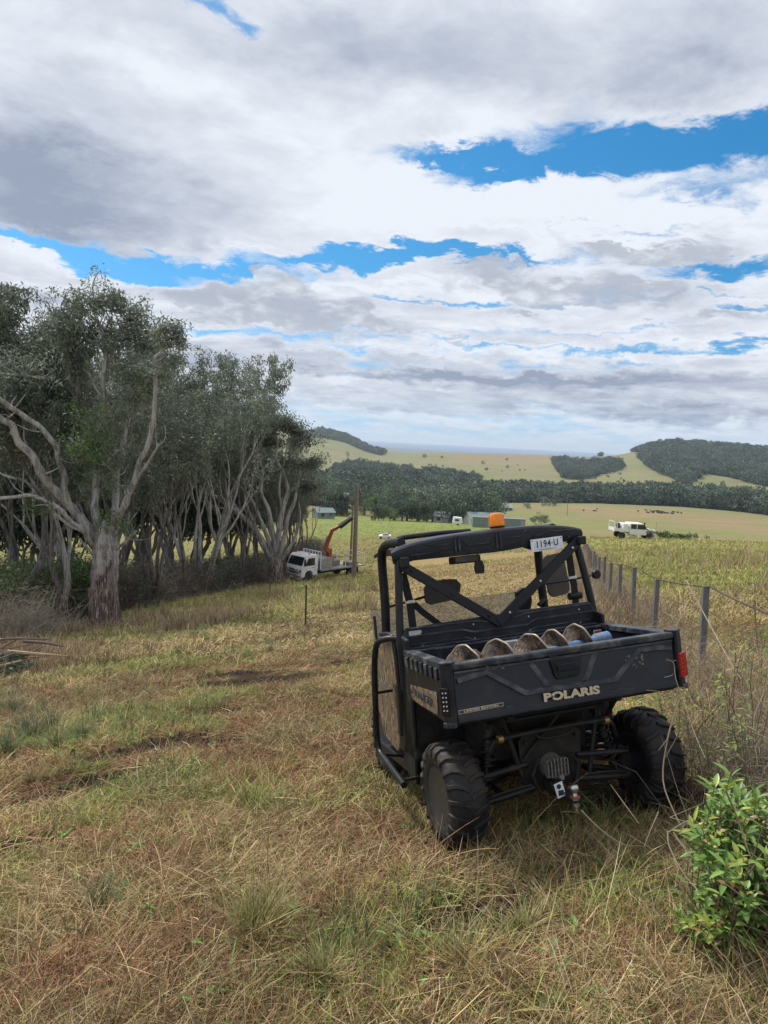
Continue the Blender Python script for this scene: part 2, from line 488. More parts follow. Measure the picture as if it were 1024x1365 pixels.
def plain(name, col, rough=.5, metal=0.0, var=.15, vscale=6.0, bump=0.0, bscale=60.0, dirt=None, dirt_amt=0.0, dirt_scale=4.0, spec=.5, trans=0.0, emit=None):
    m, t, b = new_mat(name)
    tc = t.node('ShaderNodeTexCoord'); ob = tc.outputs['Object']
    n = t.noise(ob, vscale, 4)
    lo = tuple(c * (1 - var) for c in col); hi = tuple(min(1, c * (1 + var)) for c in col)
    c = t.mix(n, lo, hi)
    if dirt is not None:
        d = t.ramp(t.noise(ob, dirt_scale, 7, .68, .4), .52 - dirt_amt * .25, .80 - dirt_amt * .25)
        c = t.mix(t.m('MULTIPLY', d, min(1, .35 + dirt_amt)), c, dirt)
        b.inputs['Roughness'].default_value = rough
        t.put(b.inputs['Roughness'], t.m('MULTIPLY_ADD', d, .35, rough, clamp=True))
    else:
        t.put(b.inputs['Roughness'], t.m('MULTIPLY_ADD', t.noise(ob, vscale * 3, 3), .18, rough - .09, clamp=True))
    t.put(b.inputs['Base Color'], c)
    b.inputs['Metallic'].default_value = metal
    b.inputs['Specular IOR Level'].default_value = spec
    if trans: b.inputs['Transmission Weight'].default_value = trans
    if emit: b.inputs['Emission Color'].default_value = (*emit[0], 1); b.inputs['Emission Strength'].default_value = emit[1]
    if bump:
        bp = t.node('ShaderNodeBump'); bp.inputs['Strength'].default_value = bump; bp.inputs['Distance'].default_value = .01
        t.put(bp.inputs['Height'], t.noise(ob, bscale, 4)); t.l.new(bp.outputs[0], b.inputs['Normal'])
    return m


def tinted(name, rough=.7, jitter=.35, trans=0.25, patch=None, spec=.25, hue=0.0, sat=1.0):
    """leaf / blade material: per-vertex tint x per-instance jitter x patches over the ground"""
    m, t, b = new_mat(name)
    at = t.node('ShaderNodeAttribute', attribute_name='tint')
    oi = t.node('ShaderNodeObjectInfo')
    g = t.node('ShaderNodeNewGeometry')
    v = t.m('MULTIPLY_ADD', oi.outputs['Random'], 2 * jitter, 1 - jitter)
    n = t.noise(g.outputs['Position'], .9, 4)
    v = t.m('MULTIPLY', v, t.m('MULTIPLY_ADD', n, 1.0, .5))
    hs = t.node('ShaderNodeHueSaturation'); t.l.new(at.outputs['Color'], hs.inputs['Color']); t.put(hs.inputs['Value'], v); hs.inputs['Saturation'].default_value = sat
    if hue:
        t.put(hs.inputs['Hue'], t.m('MULTIPLY_ADD', t.noise(g.outputs['Position'], 2.3, 2), hue, .5 - hue / 2))
    b.inputs['Roughness'].default_value = rough; b.inputs['Specular IOR Level'].default_value = spec
    t.l.new(hs.outputs[0], b.inputs['Base Color'])
    if trans:
        tr = t.node('ShaderNodeBsdfTranslucent'); t.l.new(hs.outputs[0], tr.inputs[0])
        mx = t.node('ShaderNodeMixShader'); mx.inputs[0].default_value = trans
        t.l.new(b.outputs[0], mx.inputs[1]); t.l.new(tr.outputs[0], mx.inputs[2])
        t.l.new(mx.outputs[0], t.n['Material Output'].inputs[0])
    return m

def soil_patch(x, y):
    """bare, torn earth: along the wheel track on the left and a few more scrapes"""
    s = np.zeros(len(x))
    for cx_, cy_, rx, ry, tl in SOIL:
        dx, dy = x - cx_, y - cy_; c, q = math.cos(tl), math.sin(tl)
        u, v = (dx * c + dy * q) / rx, (-dx * q + dy * c) / ry
        s = np.maximum(s, np.exp(-(u * u + v * v)))
    return s * (.15 + 1.7 * fbm(x * 2.6, y * 2.6, 61))


def on_ground(px, py):
    """where the sight line through a picture point meets the ground (used once to read off survey positions)"""
    d = pix_ray(px, py); lo, hi = .5, 400.
    for _ in range(50):
        m = (lo + hi) / 2
        if d[2] / d[1] * m > float(ground(np.array([d[0] / d[1] * m]), np.array([m]))[0]): lo = m
        else: hi = m
    return d[0] / d[1] * lo, lo


SOIL = []
for px_, py_, rx, ry, tl in [(215, 992, .45, .14, .4), (290, 988, .40, .12, .1), (160, 1010, .5, .15, .6), (110, 1045, .5, .12, .6), (60, 1065, .5, .12, .6), (360, 905, .9, .35, .1), (310, 900, .8, .22, .0), (270, 915, .7, .18, .3), (465, 881, .55, .22, .0), (455, 884, .3, .2, .1),
                             (290, 950, .3, .15, 0), (90, 1010, .4, .1, .5), (400, 1165, .2, .08, .3), (620, 1230, .35, .12, .5), (300, 870, .7, .2, .0), (10, 1130, .4, .15, .2), (880, 1060, .5, .3, 0)]:
    x_, y_ = on_ground(px_, py_); SOIL.append((x_, y_, rx * 1.0, ry * 1.1, tl))


# ------------------------------------------------------------------ the land itself
# nature of the ground at a place (albedo): pasture, mown strip, crop, bare soil
def patch_field(x, y):
    return fbm(x * .35, y * .35, 21, 4)


def cover_color(x, y):
    x = np.asarray(x, float); y = np.asarray(y, float); r = np.hypot(x, y)
    z = ground(x, y)
    yy = np.maximum(y, 1.0)
    px, py = project(np.c_[x, yy, z])
    col = np.tile(np.array([.150, .125, .060]), (len(x), 1))
    def put(mask, c, a=1.0):
        mk = np.clip(mask, 0, 1)[:, None] * a
        col[:] = col * (1 - mk) + np.array(c) * mk
    n1 = fbm(x * .05, y * .05, 31); n2 = fbm(x * .4, y * .4, 41); n3 = fbm(x * .012, y * .012, 51)
    sm = lambda v, a, b: np.clip((v - a) / (b - a), 0, 1)
    put(1 - sm(r, 7, 14), (.095, .066, .038))                                    # thatch and soil underfoot
    put(sm(r, 12, 30) * (1 - sm(px, 420, 560)), (.165, .155, .055))              # slope under the trees
    put(sm(r, 12, 30) * sm(px, 740, 800) * (1 - sm(r, 100, 130)), (.195, .200, .060))   # paddock beyond the fence
    put(sm(r, 12, 22) * sm(n2, .45, .7) * .5 * (1 - sm(r, 90, 120)), (.23, .175, .095))
    put(sm(r, 12, 18) * sm(px, 520, 570) * (1 - sm(px, 720, 770)) * sm(730 - py, -30, 0) * 0, (.2, .16, .08))
    mown = sm(px, 500, 560) * (1 - sm(px, 745, 775)) * sm(py, 728, 740) * (1 - sm(py, 850, 900))
    put(mown, (.235, .185, .090))
    crop = sm(r, 130, 170) * (1 - sm(r, 300, 340)) * (1 - sm(px, 715, 745)) * sm(px, 395, 440)
    put(sm(r, 60, 100) * (1 - sm(px, 395, 440)), (.185, .175, .070))
    put(crop, (.150, .195, .055))
    put(crop * sm(n2, .5, .62) * .6, (.21, .21, .075))
    # far pasture
    far = sm(r, 300, 420)
    put(far, (.160, .170, .085))
    put(far * sm(n1, .46, .60) * .65, (.190, .155, .090))
    put(far * sm(n3, .50, .62) * .5, (.130, .160, .070))
    put(sm(soil_patch(x, y), .18, .42), (.032, .021, .013))
    # middle paddock on the right with its brown band
    midr = sm(r, 125, 150) * (1 - sm(r, 560, 640)) * sm(px, 640, 700)
    put(midr, (.165, .170, .075))
    yc = 676 + (px - 760) * .105
    band = np.exp(-((py - yc) / 9.5) ** 2) + .6 * np.exp(-((py - yc - 30 + (px - 760) * .04) / 5) ** 2)
    put(midr * band * .9 * sm(n2, .1, .45), (.235, .165, .105))
    put(midr * sm(n1, .52, .6) * .5, (.145, .175, .058))
    ridge = sm(r, 1500, 1800) * sm(px, 560, 640) * (1 - sm(px, 735, 790)) * (1 - sm(py, 618, 626))
    put(ridge * .7, (.215, .165, .10))
    put(sm(r, 4200, 5000), (.10, .11, .085))
    return col


def build_ground():
    az_in = np.radians(np.linspace(-36, 36, 620)); az_out = np.radians(np.r_[np.linspace(36, 324, 90)[1:-1]])
    az = np.r_[az_in, az_out]
    rr = np.r_[0.02, np.geomspace(.6, 60, 230), np.geomspace(60.6, 2800, 330)[1:], np.geomspace(2900, 13000, 60)]
    A, Rr = np.meshgrid(az, rr, indexing='ij')
    x = (Rr * np.sin(A)).ravel(); y = (Rr * np.cos(A)).ravel()
    z = gz(x, y)
    far = np.clip((np.hypot(x, y) - 300) / 700, 0, 1)
    z = z + far * (fbm(x * .008, y * .008, 77, 5) - .5) * 11 * np.clip((6000 - np.hypot(x, y)) / 3000, 0, 1)
    cl = cover_color(x, y)
    na, nr = len(az), len(rr)
    i = np.arange(na)[:, None]; j = np.arange(nr - 1)[None]
    i2 = (i + 1) % na
    F = np.stack([i * nr + j, i * nr + j + 1, i2 * nr + j + 1, i2 * nr + j], -1).reshape(-1, 4)
    m, t, b = new_mat('land')
    at = t.node('ShaderNodeAttribute', attribute_name='tint')
    g = t.node('ShaderNodeNewGeometry').outputs['Position']
    tex = t.mix(t.noise(g, 3.5, 8, .7), (.55, .55, .55), (1.5, 1.45, 1.4))
    tex2 = t.mix(t.noise(g, .25, 6, .65), (.68, .70, .66), (1.32, 1.3, 1.3))
    tex3 = t.mix(t.noise(g, .03, 6, .65), (.75, .78, .75), (1.25, 1.22, 1.2))
    c = t.mix(1.0, at.outputs['Color'], tex, 'MULTIPLY'); c = t.mix(1.0, c, tex2, 'MULTIPLY'); c = t.mix(1.0, c, tex3, 'MULTIPLY')
    t.put(b.inputs['Base Color'], c); b.inputs['Roughness'].default_value = .95; b.inputs['Specular IOR Level'].default_value = .1
    bp = t.node('ShaderNodeBump'); bp.inputs['Strength'].default_value = .8; bp.inputs['Distance'].default_value = .06
    t.put(bp.inputs['Height'], t.noise(g, 9.0, 8, .75)); t.l.new(bp.outputs[0], b.inputs['Normal'])
    me = np_mesh('ground', np.c_[x, y, z], F, m, smooth=True, colors=cl)
    return tag(link('ground', me), kind='structure')


build_ground()


def build_sea():
    n = 96; a = np.linspace(0, 2 * np.pi, n, endpoint=False); rr = [3000, 9000, 22500]
    V = np.concatenate([np.c_[r * np.sin(a), r * np.cos(a), np.full(n, -125.)] for r in rr])
    i = np.arange(n); F = np.concatenate([np.stack([k * n + i, (k + 1) * n + i, (k + 1) * n + (i + 1) % n, k * n + (i + 1) % n], 1) for k in range(2)])
    m, t, b = new_mat('sea_water')
    g = t.node('ShaderNodeNewGeometry').outputs['Position']
    t.put(b.inputs['Base Color'], t.mix(t.noise(g, .0012, 4), (.020, .070, .19), (.030, .090, .23)))
    b.inputs['Roughness'].default_value = .55; b.inputs['Specular IOR Level'].default_value = .25
    return tag(link('sea', np_mesh('sea', V, F, m)), kind='structure')


build_sea()

HAZE = 0.5 / 6200


def build_haze():
    m = bpy.data.materials.new('haze'); m.use_nodes = True; t = NT(m.node_tree); t.n.clear()
    pv = t.node('ShaderNodeVolumePrincipled'); pv.inputs['Color'].default_value = (.72, .85, 1.0, 1); pv.inputs['Density'].default_value = HAZE
    pv.inputs['Anisotropy'].default_value = 0.25
    out = t.node('ShaderNodeOutputMaterial'); t.l.new(pv.outputs[0], out.inputs['Volume'])
    mb = MB().bb(-24000, 24000, -14000, 24000, -260, 62)
    o = mb.build('haze', m); o.display_type = 'WIRE'
    tag(o, kind='stuff', label='thin pale blue haze lying over the far hills and sea')


build_haze()

# ------------------------------------------------------------------ utility vehicle
M_PLAST = plain('black_plastic', (.0075, .0100, .0165), .36, var=.25, bump=.15, bscale=300, dirt=(.065, .060, .054), dirt_amt=.18, dirt_scale=6, spec=.32)
M_TRIM = plain('scuffed_plastic', (.022, .028, .038), .40, var=.25, bump=.1, bscale=300, dirt=(.15, .145, .14), dirt_amt=.34, dirt_scale=9, spec=.28)
M_TUBE = plain('black_steel', (.010, .012, .016), .36, var=.2, dirt=(.04, .038, .034), dirt_amt=.15, dirt_scale=8, spec=.28)
M_RUBBER = plain('tyre_rubber', (.017, .0175, .0195), .55, var=.3, bump=.3, bscale=90, dirt=(.070, .056, .042), dirt_amt=.38, dirt_scale=8, spec=.28)
M_UNDER = plain('greasy_steel', (.016, .016, .017), .42, var=.3, dirt=(.055, .045, .035), dirt_amt=.35, dirt_scale=14, spec=.28)
M_ALLOY = plain('cast_alloy', (.30, .29, .28), .5, .6, var=.2, dirt=(.12, .10, .08), dirt_amt=.5, dirt_scale=30)
M_CHROME = plain('bright_steel', (.55, .55, .56), .25, .95, var=.1, dirt=(.2, .16, .12), dirt_amt=.3, dirt_scale=40)
M_BRASS = plain('brass_bush', (.35, .25, .11), .45, .7)
M_RED = plain('red_lens', (.42, .012, .015), .18, var=.15)
M_DARKLENS = plain('smoked_lens', (.010, .010, .013), .15)
M_AMBER = plain('amber_lens', (.88, .24, .012), .2, var=.25, vscale=30, emit=((1, .30, .02), .07))
M_WHITE = plain('white_plate', (.72, .76, .80), .4, var=.04, dirt=(.4, .4, .38), dirt_amt=.15)
M_INK = plain('dark_ink', (.02, .035, .05), .5)
M_GOLD = plain('beige_lettering', (.56, .48, .34), .5, var=.08)
M_WEB = plain('black_webbing', (.018, .019, .024), .85, bump=.3, bscale=500)
M_PANEL = plain('brown_plastic', (.060, .052, .047), .6, dirt=(.12, .10, .08), dirt_amt=.3)
M_SEAT = plain('seat_vinyl', (.03, .03, .034), .6)
M_GREYLBL = plain('grey_sticker', (.38, .40, .42), .5, var=.4, vscale=60)


def camo_mat():
    m, t, b = new_mat('leaf_camouflage')
    ob = t.node('ShaderNodeTexCoord').outputs['Object']
    mp = t.node('ShaderNodeMapping'); mp.inputs['Scale'].default_value = (1, 1, .45); t.l.new(ob, mp.inputs[0])
    v = mp.outputs[0]
    n = t.noise(v, 18, 6, .6, 1.2)
    c = t.mix(t.ramp(n, .40, .50), (.025, .022, .018), (.17, .115, .07))
    c = t.mix(t.ramp(t.noise(v, 31, 4, .6, 2.0), .56, .62), c, (.38, .30, .21))
    c = t.mix(t.ramp(t.noise(v, 11, 3, .6, 1.0), .58, .64), c, (.10, .11, .085))
    t.put(b.inputs['Base Color'], c); b.inputs['Roughness'].default_value = .5
    return m


M_CAMO = camo_mat()


def glass_mat(name, col=(.25, .27, .27), amt=.22, rough=.1):
    m, t, b = new_mat(name)
    b.inputs['Base Color'].default_value = (*col, 1); b.inputs['Roughness'].default_value = rough
    tr = t.node('ShaderNodeBsdfTransparent'); mx = t.node('ShaderNodeMixShader')
    t.put(mx.inputs[0], amt); t.l.new(tr.outputs[0], mx.inputs[1]); t.l.new(b.outputs[0], mx.inputs[2])
    t.l.new(mx.outputs[0], t.n['Material Output'].inputs[0])
    return m


M_DUSTY = glass_mat('dusty_pane', (.30, .31, .30), .38, .6)


def veh_matrix():
    cy, sy = math.cos(math.radians(15.91)), math.sin(math.radians(15.91))
    cp, sp = math.cos(math.radians(-10.48)), math.sin(math.radians(-10.48))
    cr, sr = math.cos(math.radians(5.77)), math.sin(math.radians(5.77))
    Z = np.array([[cy, -sy, 0], [sy, cy, 0], [0, 0, 1]]); X = np.array([[1, 0, 0], [0, cp, -sp], [0, sp, cp]]); Y = np.array([[cr, 0, -sr], [0, 1, 0], [sr, 0, cr]])
    return Z @ X @ Y, np.array([1.167, 4.436, -2.339])


VR, VT = veh_matrix()


def build_utv():
    Mw = Matrix(((*VR[0], VT[0]), (*VR[1], VT[1]), (*VR[2], VT[2]), (0, 0, 0, 1)))
    U = empty('utility_vehicle', mat=Mw)
    tag(U, 'black two seat farm buggy with roof and cargo bed parked on the mown slope', 'utility vehicle')
    # ---- cargo bed: floor, double skinned sides with a notched rim, front wall
    b = MB()
    b.bb(-.70, .70, -.33, .37, .835, .86)
    for s in (-1, 1):
        b.prism([(-.745 * 1, .86), (-.745, 1.095), (-.700, 1.095), (-.690, .86)] if s < 0 else [(.690, .86), (.700, 1.095), (.745, 1.095), (.745, .86)], (0, -.33, 0), (1, 0, 0), (0, 0, 1), -.70)
    b.bb(-.70, .70, .345, .375, .86, 1.11)
    bed = b.build('cargo_bed', M_PLAST, U, bevel=.008)
    b = MB()                                                            # rim
    for s in (-1, 1):
        x0, x1 = (s * .765, s * .690)
        b.bb(x0, x1, -.335, .385, 1.095, 1.133)
        b.bb(s * .762, s * .742, -.335, .385, 1.035, 1.0945)
        for k in range(7):                                              # rope notches under the rim
            b.bb(s * .775, s * .7625, -.26 + k * .09, -.215 + k * .09, 1.030, 1.1)
    b.bb(-.6895, .6895, .338, .382, 1.1105, 1.128)
    b.build('bed_rim', M_TRIM, bed, bevel=.009)
    for s in (-1, 1):                                                   # lower outer side skin
        b = MB(); b.prism([(-.33, 1.034), (.385, 1.034), (.385, .86), (.33, .825), (-.26, .80), (-.33, .80)], (s * .742 if s < 0 else .762, 0, 0), (0, 1, 0), (0, 0, 1), -.02 if s < 0 else -.02)
        sk = b.build('side_skin', M_PLAST, bed, bevel=.006)
        b = MB(); b.prism([(-.215, .955), (.285, .925), (.275, .842), (.12, .826), (-.195, .822)], (s * .7635 if s > 0 else -.7635, 0, 0), (0, 1, 0), (0, 0, 1), .004 if s > 0 else -.004)
        b.build('camouflage_panel', M_CAMO, bed, bevel=.001)
    me = text_mesh('RANGER', .070, .0012, .0012, 1.25)
    place_text('side_lettering', me, M_INK, bed, (-.769, .03, .885), (0, -1, -.03), (0, 0, 1))
    for s in (-1, 1):                                                   # corner posts
        b = MB(); poly = [(s * .700, -.33), (s * .768, -.33), (s * .790, -.362), (s * .776, -.388), (s * .732, -.410), (s * .722, -.398), (s * .722, -.34)]
        if s < 0: poly = poly[::-1]
        b.prism(poly, (0, 0, .800), (1, 0, 0), (0, 1, 0), .333)
        b.build('corner_post', M_PLAST, bed, bevel=.010, seg=3)
        b = MB(); b.prism([(s * .698, -.334), (s * .772, -.334), (s * .793, -.365), (s * .778, -.394), (s * .732, -.417), (s * .698, -.37)][::s], (0, 0, 1.134), (1, 0, 0), (0, 1, 0), .014)
        b.build('corner_cap', M_TRIM, bed, bevel=.006); b = MB()
        b.prism([(s * .742, -.335), (s * .782, -.335), (s * .800, -.368), (s * .785, -.398), (s * .735, -.418)][::s], (0, 0, .786), (1, 0, 0), (0, 1, 0), .03)
        b.build('corner_foot', M_TRIM, bed, bevel=.006)
    # lamps in the corner posts
    d = np.array([.022, -.026, 0]); d /= np.linalg.norm(d)
    for s in (-1, 1):
        tx = np.array([s * -.045, -.030, 0]); tx /= np.linalg.norm(tx)
        b = MB()
        o = np.array([s * .795, -.372, .865])
        nrm = np.array([s * .55, -.835, 0])
        if s > 0:
            b.prism([(.738, -.404), (.748, -.424), (.812, -.380), (.812, -.335), (.790, -.340)][::-1], (0, 0, .858), (0, 1, 0), (1, 0, 0), -.145) if 0 else b.prism([(.728, -.402), (.736, -.419), (.808, -.381), (.809, -.338), (.790, -.342)], (0, 0, .856), (1, 0, 0), (0, 1, 0), .150)
            tl = b.build('tail_light', M_RED, bed, bevel=.006, seg=2)
            b = MB(); u_ = np.array([.064, .044, 0]) / np.hypot(.064, .044)
            for k in range(5): b.box(np.array([.773, -.400, .880 + k * .026]) + np.array([.56, -.82, 0]) * .0025, (.050, .003, .004), rot=np.array([[u_[0], -u_[1], 0], [u_[1], u_[0], 0], [0, 0, 1]]))
            b.build('lens_bars', plain('dark_red', (.16, .004, .006), .3), tl)
        else:
            b.prism([(0, 0), (0, .155), (.052, .150), (.052, -.006)], (-.797, -.362, .855), (.80, -.60, 0), (0, 0, 1), .014)
            tl = b.build('tail_light', M_DARKLENS, bed, bevel=.006)
            b = MB()
            for k in range(5):
                for q in range(2):
                    c = np.array([-.797, -.362, .885 + k * .024]) + np.array([.80, -.60, 0]) * (.018 + .018 * q) + np.array([-.60, -.80, 0]) * .0155
                    b.lathe([(.0045, -.002), (.0045, .002)], c, (-.6, -.8, 0), 8)
            b.build('diode_row', plain('diode_lens', (.62, .64, .66), .2), tl)
    # ---- tailgate
    b = MB()
    prof = [(-.342, .792), (-.342, 1.10), (-.372, 1.10), (-.384, 1.075), (-.384, .855), (-.395, .835), (-.399, .805), (-.385, .788)]
    b.prism([(p[0], p[1]) for p in prof], (-.718, 0, 0), (0, 1, 0), (0, 0, 1), 1.436)
    tg = b.build('tailgate', M_PLAST, U, bevel=.005)
    b = MB()
    b.prism([(-.338, 1.1005), (-.338, 1.128), (-.350, 1.137), (-.392, 1.133), (-.398, 1.122), (-.396, 1.098), (-.378, 1.090), (-.374, 1.1005)], (-.728, 0, 0), (0, 1, 0), (0, 0, 1), 1.456)
    b.build('top_rail', M_TRIM, tg, bevel=.004)

    def strip(pts, w, y, h, mb):
        P = [np.array(p, float) for p in pts]; L = []; R_ = []
        for i, p in enumerate(P):
            t0 = P[i] - P[i - 1] if i else P[1] - P[0]; t1 = P[i + 1] - P[i] if i < len(P) - 1 else t0
            t0 /= np.linalg.norm(t0); t1 /= np.linalg.norm(t1); tt = t0 + t1; tt /= np.linalg.norm(tt); n = np.array([-tt[1], tt[0]]); k = 1 / max(.5, n @ np.array([-t0[1], t0[0]]))
            L.append(p + n * w / 2 * k); R_.append(p - n * w / 2 * k)
        for i in range(len(P) - 1):
            q = [R_[i], R_[i + 1], L[i + 1], L[i]]
            ins = .25
            V = [(a[0], y, a[1]) for a in q]; cc = [np.array(L[i]) * .5 + R_[i] * .5, np.array(L[i + 1]) * .5 + R_[i + 1] * .5]
            T_ = [R_[i] * (1 - ins) + cc[0] * ins, R_[i + 1] * (1 - ins) + cc[1] * ins, L[i + 1] * (1 - ins) + cc[1] * ins, L[i] * (1 - ins) + cc[0] * ins]
            V += [(a[0], y - h, a[1]) for a in T_]
            mb.add(V, [(4, 5, 6, 7), (0, 1, 5, 4), (1, 2, 6, 5), (2, 3, 7, 6), (3, 0, 4, 7)])
    b = MB()
    strip([(-.700, 1.035), (-.60, 1.052), (-.523, 1.060), (-.296, .912), (.294, .905), (.471, 1.055), (.60, 1.052), (.700, 1.040)], .032, -.384, .013, b)
    strip([(-.715, 1.082), (.715, 1.082)], .012, -.3845, .006, b)
    strip([(-.245, 1.080), (-.150, .930)], .036, -.3842, .005, b); strip([(.185, 1.080), (.100, .925)], .036, -.3842, .005, b)
    b.build('raised_ribs', plain('rib_plastic', (.040, .047, .060), .42, var=.3, bump=.1, bscale=300, dirt=(.17, .165, .16), dirt_amt=.35, dirt_scale=8, spec=.32), tg)
    b = MB()                                                             # smooth lower bulge lines
    strip([(-.700, .842), (-.35, .850)], .008, -.3845, .005, b); strip([(.25, .848), (.700, .842)], .008, -.3845, .005, b)
    b.build('lower_crease', M_TRIM, tg)
    # handle: near-black plate on top, the hollow's shade put into its colour
    b = MB(); b.prism([(-.125, 1.112 - .04), (-.100, .975), (-.085, .962), (.045, .962), (.060, .975), (.082, 1.072), (.070, 1.078), (-.115, 1.078)], (0, -.3865, 0), (1, 0, 0), (0, 0, 1), .012)
    h = b.build('handle_surround', M_PLAST, tg, bevel=.005)
    b = MB(); b.prism([(-.098, 1.060), (-.080, .982), (.040, .982), (.056, 1.060)], (0, -.3990, 0), (1, 0, 0), (0, 0, 1), .003)
    b.build('recess', plain('dark_recess', (.006, .006, .007), .6), h)
    b = MB(); b.bb(-.085, .048, -.412, -.4025, 1.004, 1.046); b.build('latch_paddle', M_PLAST, h, bevel=.006)
    me = text_mesh('POLARIS', .062, .0012, .0030, 1.55, 1.0)
    place_text('brand_lettering', me, M_GOLD, tg, (-.008, -.3995, .8655), (1, 0, -.012), (0, 0, 1))
    b = MB(); c = np.array([-.137, -.4015, .8665]); pts = []                # compass star inside the round letter
    for k in range(8): r = .021 if k % 2 == 0 else .005; pts.append((r * math.sin(k * math.pi / 4) * 1.1, r * math.cos(k * math.pi / 4)))
    b.prism(pts, c, (1, 0, 0), (0, 0, 1), .001); b.build('star_mark', M_INK, tg)
    b = MB(); b.box((-.573, -.3990 + .0135, .866), (.272, .002, .021), rot=np.array([[1, 0, 0], [0, 1, 0], [0.02, 0, 1]]))
    ls = b.build('edition_strip', M_GOLD, tg)
    b = MB(); b.box((-.573, -.3990 + .0125, .866), (.266, .002, .016), rot=np.array([[1, 0, 0], [0, 1, 0], [0.02, 0, 1]])); b.build('strip_ground', M_INK, ls)
    me = text_mesh('LIMITED EDITION', .0165, .0006, .0004, 1.62); place_text('edition_lettering', me, M_GOLD, ls, (-.573, -.3880, .866), (1, 0, .02), (0, 0, 1))
    # chips of dried mud and bird lime on the tailgate
    b = MB()
    for k in range(26):
        x, z = random.uniform(.38, .50), random.uniform(.955, 1.03); r = random.uniform(.003, .010)
        b.lathe([(r, 0), (r * .5, .0012)], (x, -.3845, z), (0, -1, 0), 7)
    for k in range(10):
        x, z = random.uniform(-.52, -.40), random.uniform(1.07, 1.09); b.lathe([(random.uniform(.003, .009), 0), (.002, .0012)], (x, -.385, z), (0, -1, 0), 7)
    b.build('mud_splashes', plain('dried_mud', (.17, .15, .125), .9), tg)
    b = MB()
    for x, w in ((.10, .05), (.28, .045), (-.10, .05), (-.30, .04)): b.bb(x - w / 2, x + w / 2, -.399, -.3965, 1.090, 1.1)
    b.build('rail_slot_shade', plain('slot_shade_black', (.008, .008, .008), .7), tg)  # raised near-black blocks: the darkness inside slots put into the colour

    # ---- cab back panel
    b = MB()
    b.prism([(-.735, .87), (.735, .87), (.735, 1.205), (.700, 1.285), (.30, 1.285), (-.30, 1.272), (-.70, 1.262), (-.735, 1.215)], (0, .47, 0), (1, 0, 0), (0, 0, 1), -.035)
    pan = b.build('rear_panel', M_PLAST, U, bevel=.010)
    b = MB()
    strip([(-.73, 1.205), (-.30, 1.205), (-.22, 1.180), (.18, 1.182), (.25, 1.212), (.73, 1.216)], .014, .4695, .010, b)
    strip([(-.68, 1.150), (-.28, 1.150), (-.20, 1.12)], .009, .4695, .006, b); strip([(.16, 1.12), (.24, 1.155), (.68, 1.16)], .009, .4695, .006, b)
    strip([(-.70, 1.258), (-.2, 1.252), (-.12, 1.240), (.10, 1.245), (.18, 1.262), (.69, 1.272)], .012, .4695, .008, b)
    b.bb(-.72, .72, .425, .4695, 1.125, 1.134)
    b.build('panel_ribs', M_TRIM, pan, bevel=.002)
    b = MB()
    for x in (-.60, -.22, .20, .60):
        for z in (1.14, 1.235): b.lathe([(.007, 0), (.006, .004)], (x, .469, z + .01 * x), (0, -1, 0), 8)
    b.build('bolt_heads', M_CHROME, pan)
    b = MB(); b.box((-.645, .4665, 1.225), (.085, .002, .032)); b.build('warning_sticker', M_GREYLBL, pan)
    b = MB(); b.bb(-.745, .745, .40, .76, .40, .868); b.build('engine_shroud', M_UNDER, U, bevel=.02)

    # ---- roll cage
    for s in (-1, 1):
        b = MB(); b.tube(curve_pts([(s * .742, .50, .86), (s * .742, .50, 1.05), (s * .738, .505, 1.22), (s * .700, .54, 1.60), (s * .678, .575, 1.74), (s * .65, .66, 1.79)], 5), .027, 12)
        b.build('cage_post', M_TUBE, U, smooth=True)
    for s in (-1, 1):                                                    # front pillars
        b = MB()
        b.tube(curve_pts([(s * .60, .72, 1.84), (s * .630, .95, 1.835), (s * .650, 1.05, 1.79), (s * .652, 1.09, 1.68), (s * .655, 1.10, 1.40), (s * .668, 1.11, 1.15), (s * .68, 1.13, .92)], 6), .034, 12)
        b.build('front_pillar', M_TUBE, U, smooth=True)
    for s in (-1, 1):                                                    # V brace: channel section with gusset
        b = MB(); p0 = np.array([s * .655, .50, 1.665 + (.045 if s > 0 else 0)]); p1 = np.array([-.030 + s * .012, .452 if s < 0 else .448, 1.235])
        dv = p1 - p0; L = np.linalg.norm(dv); ux = dv / L; uy = np.cross((0, -1, 0), ux); uy /= np.linalg.norm(uy); w = np.cross(ux, uy)
        Rm = np.stack([ux, uy, w], 1)
        b.box((p0 + p1) / 2 + np.array([0, 0, 0]), (L + .05, .062, .010), rot=Rm)
        b.box((p0 + p1) / 2 + uy * .028 - w * .012, (L + .04, .010, .028), rot=Rm); b.box((p0 + p1) / 2 - uy * .028 - w * .012, (L + .04, .010, .028), rot=Rm)
        br = b.build('diagonal_brace', M_TUBE, U, bevel=.003)
        b = MB()
        for f in (.06, .5, .9): b.lathe([(.010, -.004), (.010, .014), (.006, .018)], p0 + dv * f, (0, -1, 0), 8)
        b.build('brace_bolts', M_CHROME if s > 0 else M_TUBE, br)
    b = MB(); b.box((-.665, .475, 1.70), (.055, .05, .07)); b.build('clamp', M_TUBE, U, bevel=.008); b = MB(); b.box((.690, .48, 1.73), (.05, .05, .06)); b.build('clamp', M_TUBE, U, bevel=.008)
    # ---- roof: arched moulded shell
    xs = np.linspace(-.735, .735, 31)
    def ztop(x, y): return 1.872 - .055 * abs(x / .735) ** 2.2 + .035 * max(0, x) - .004 * (x < 0) - .022 * abs(x / .735) ** 8 - (.03 * max(0, (.58 - y) / .05) ** 1.5)
    def zbot(x, y): return 1.706 + .016 * (x > .1) * min(1, (x - .1) / .3 if x > .1 else 0) + .018 * max(0, x / .7) - (.0 if abs(x) < .6 else .01)
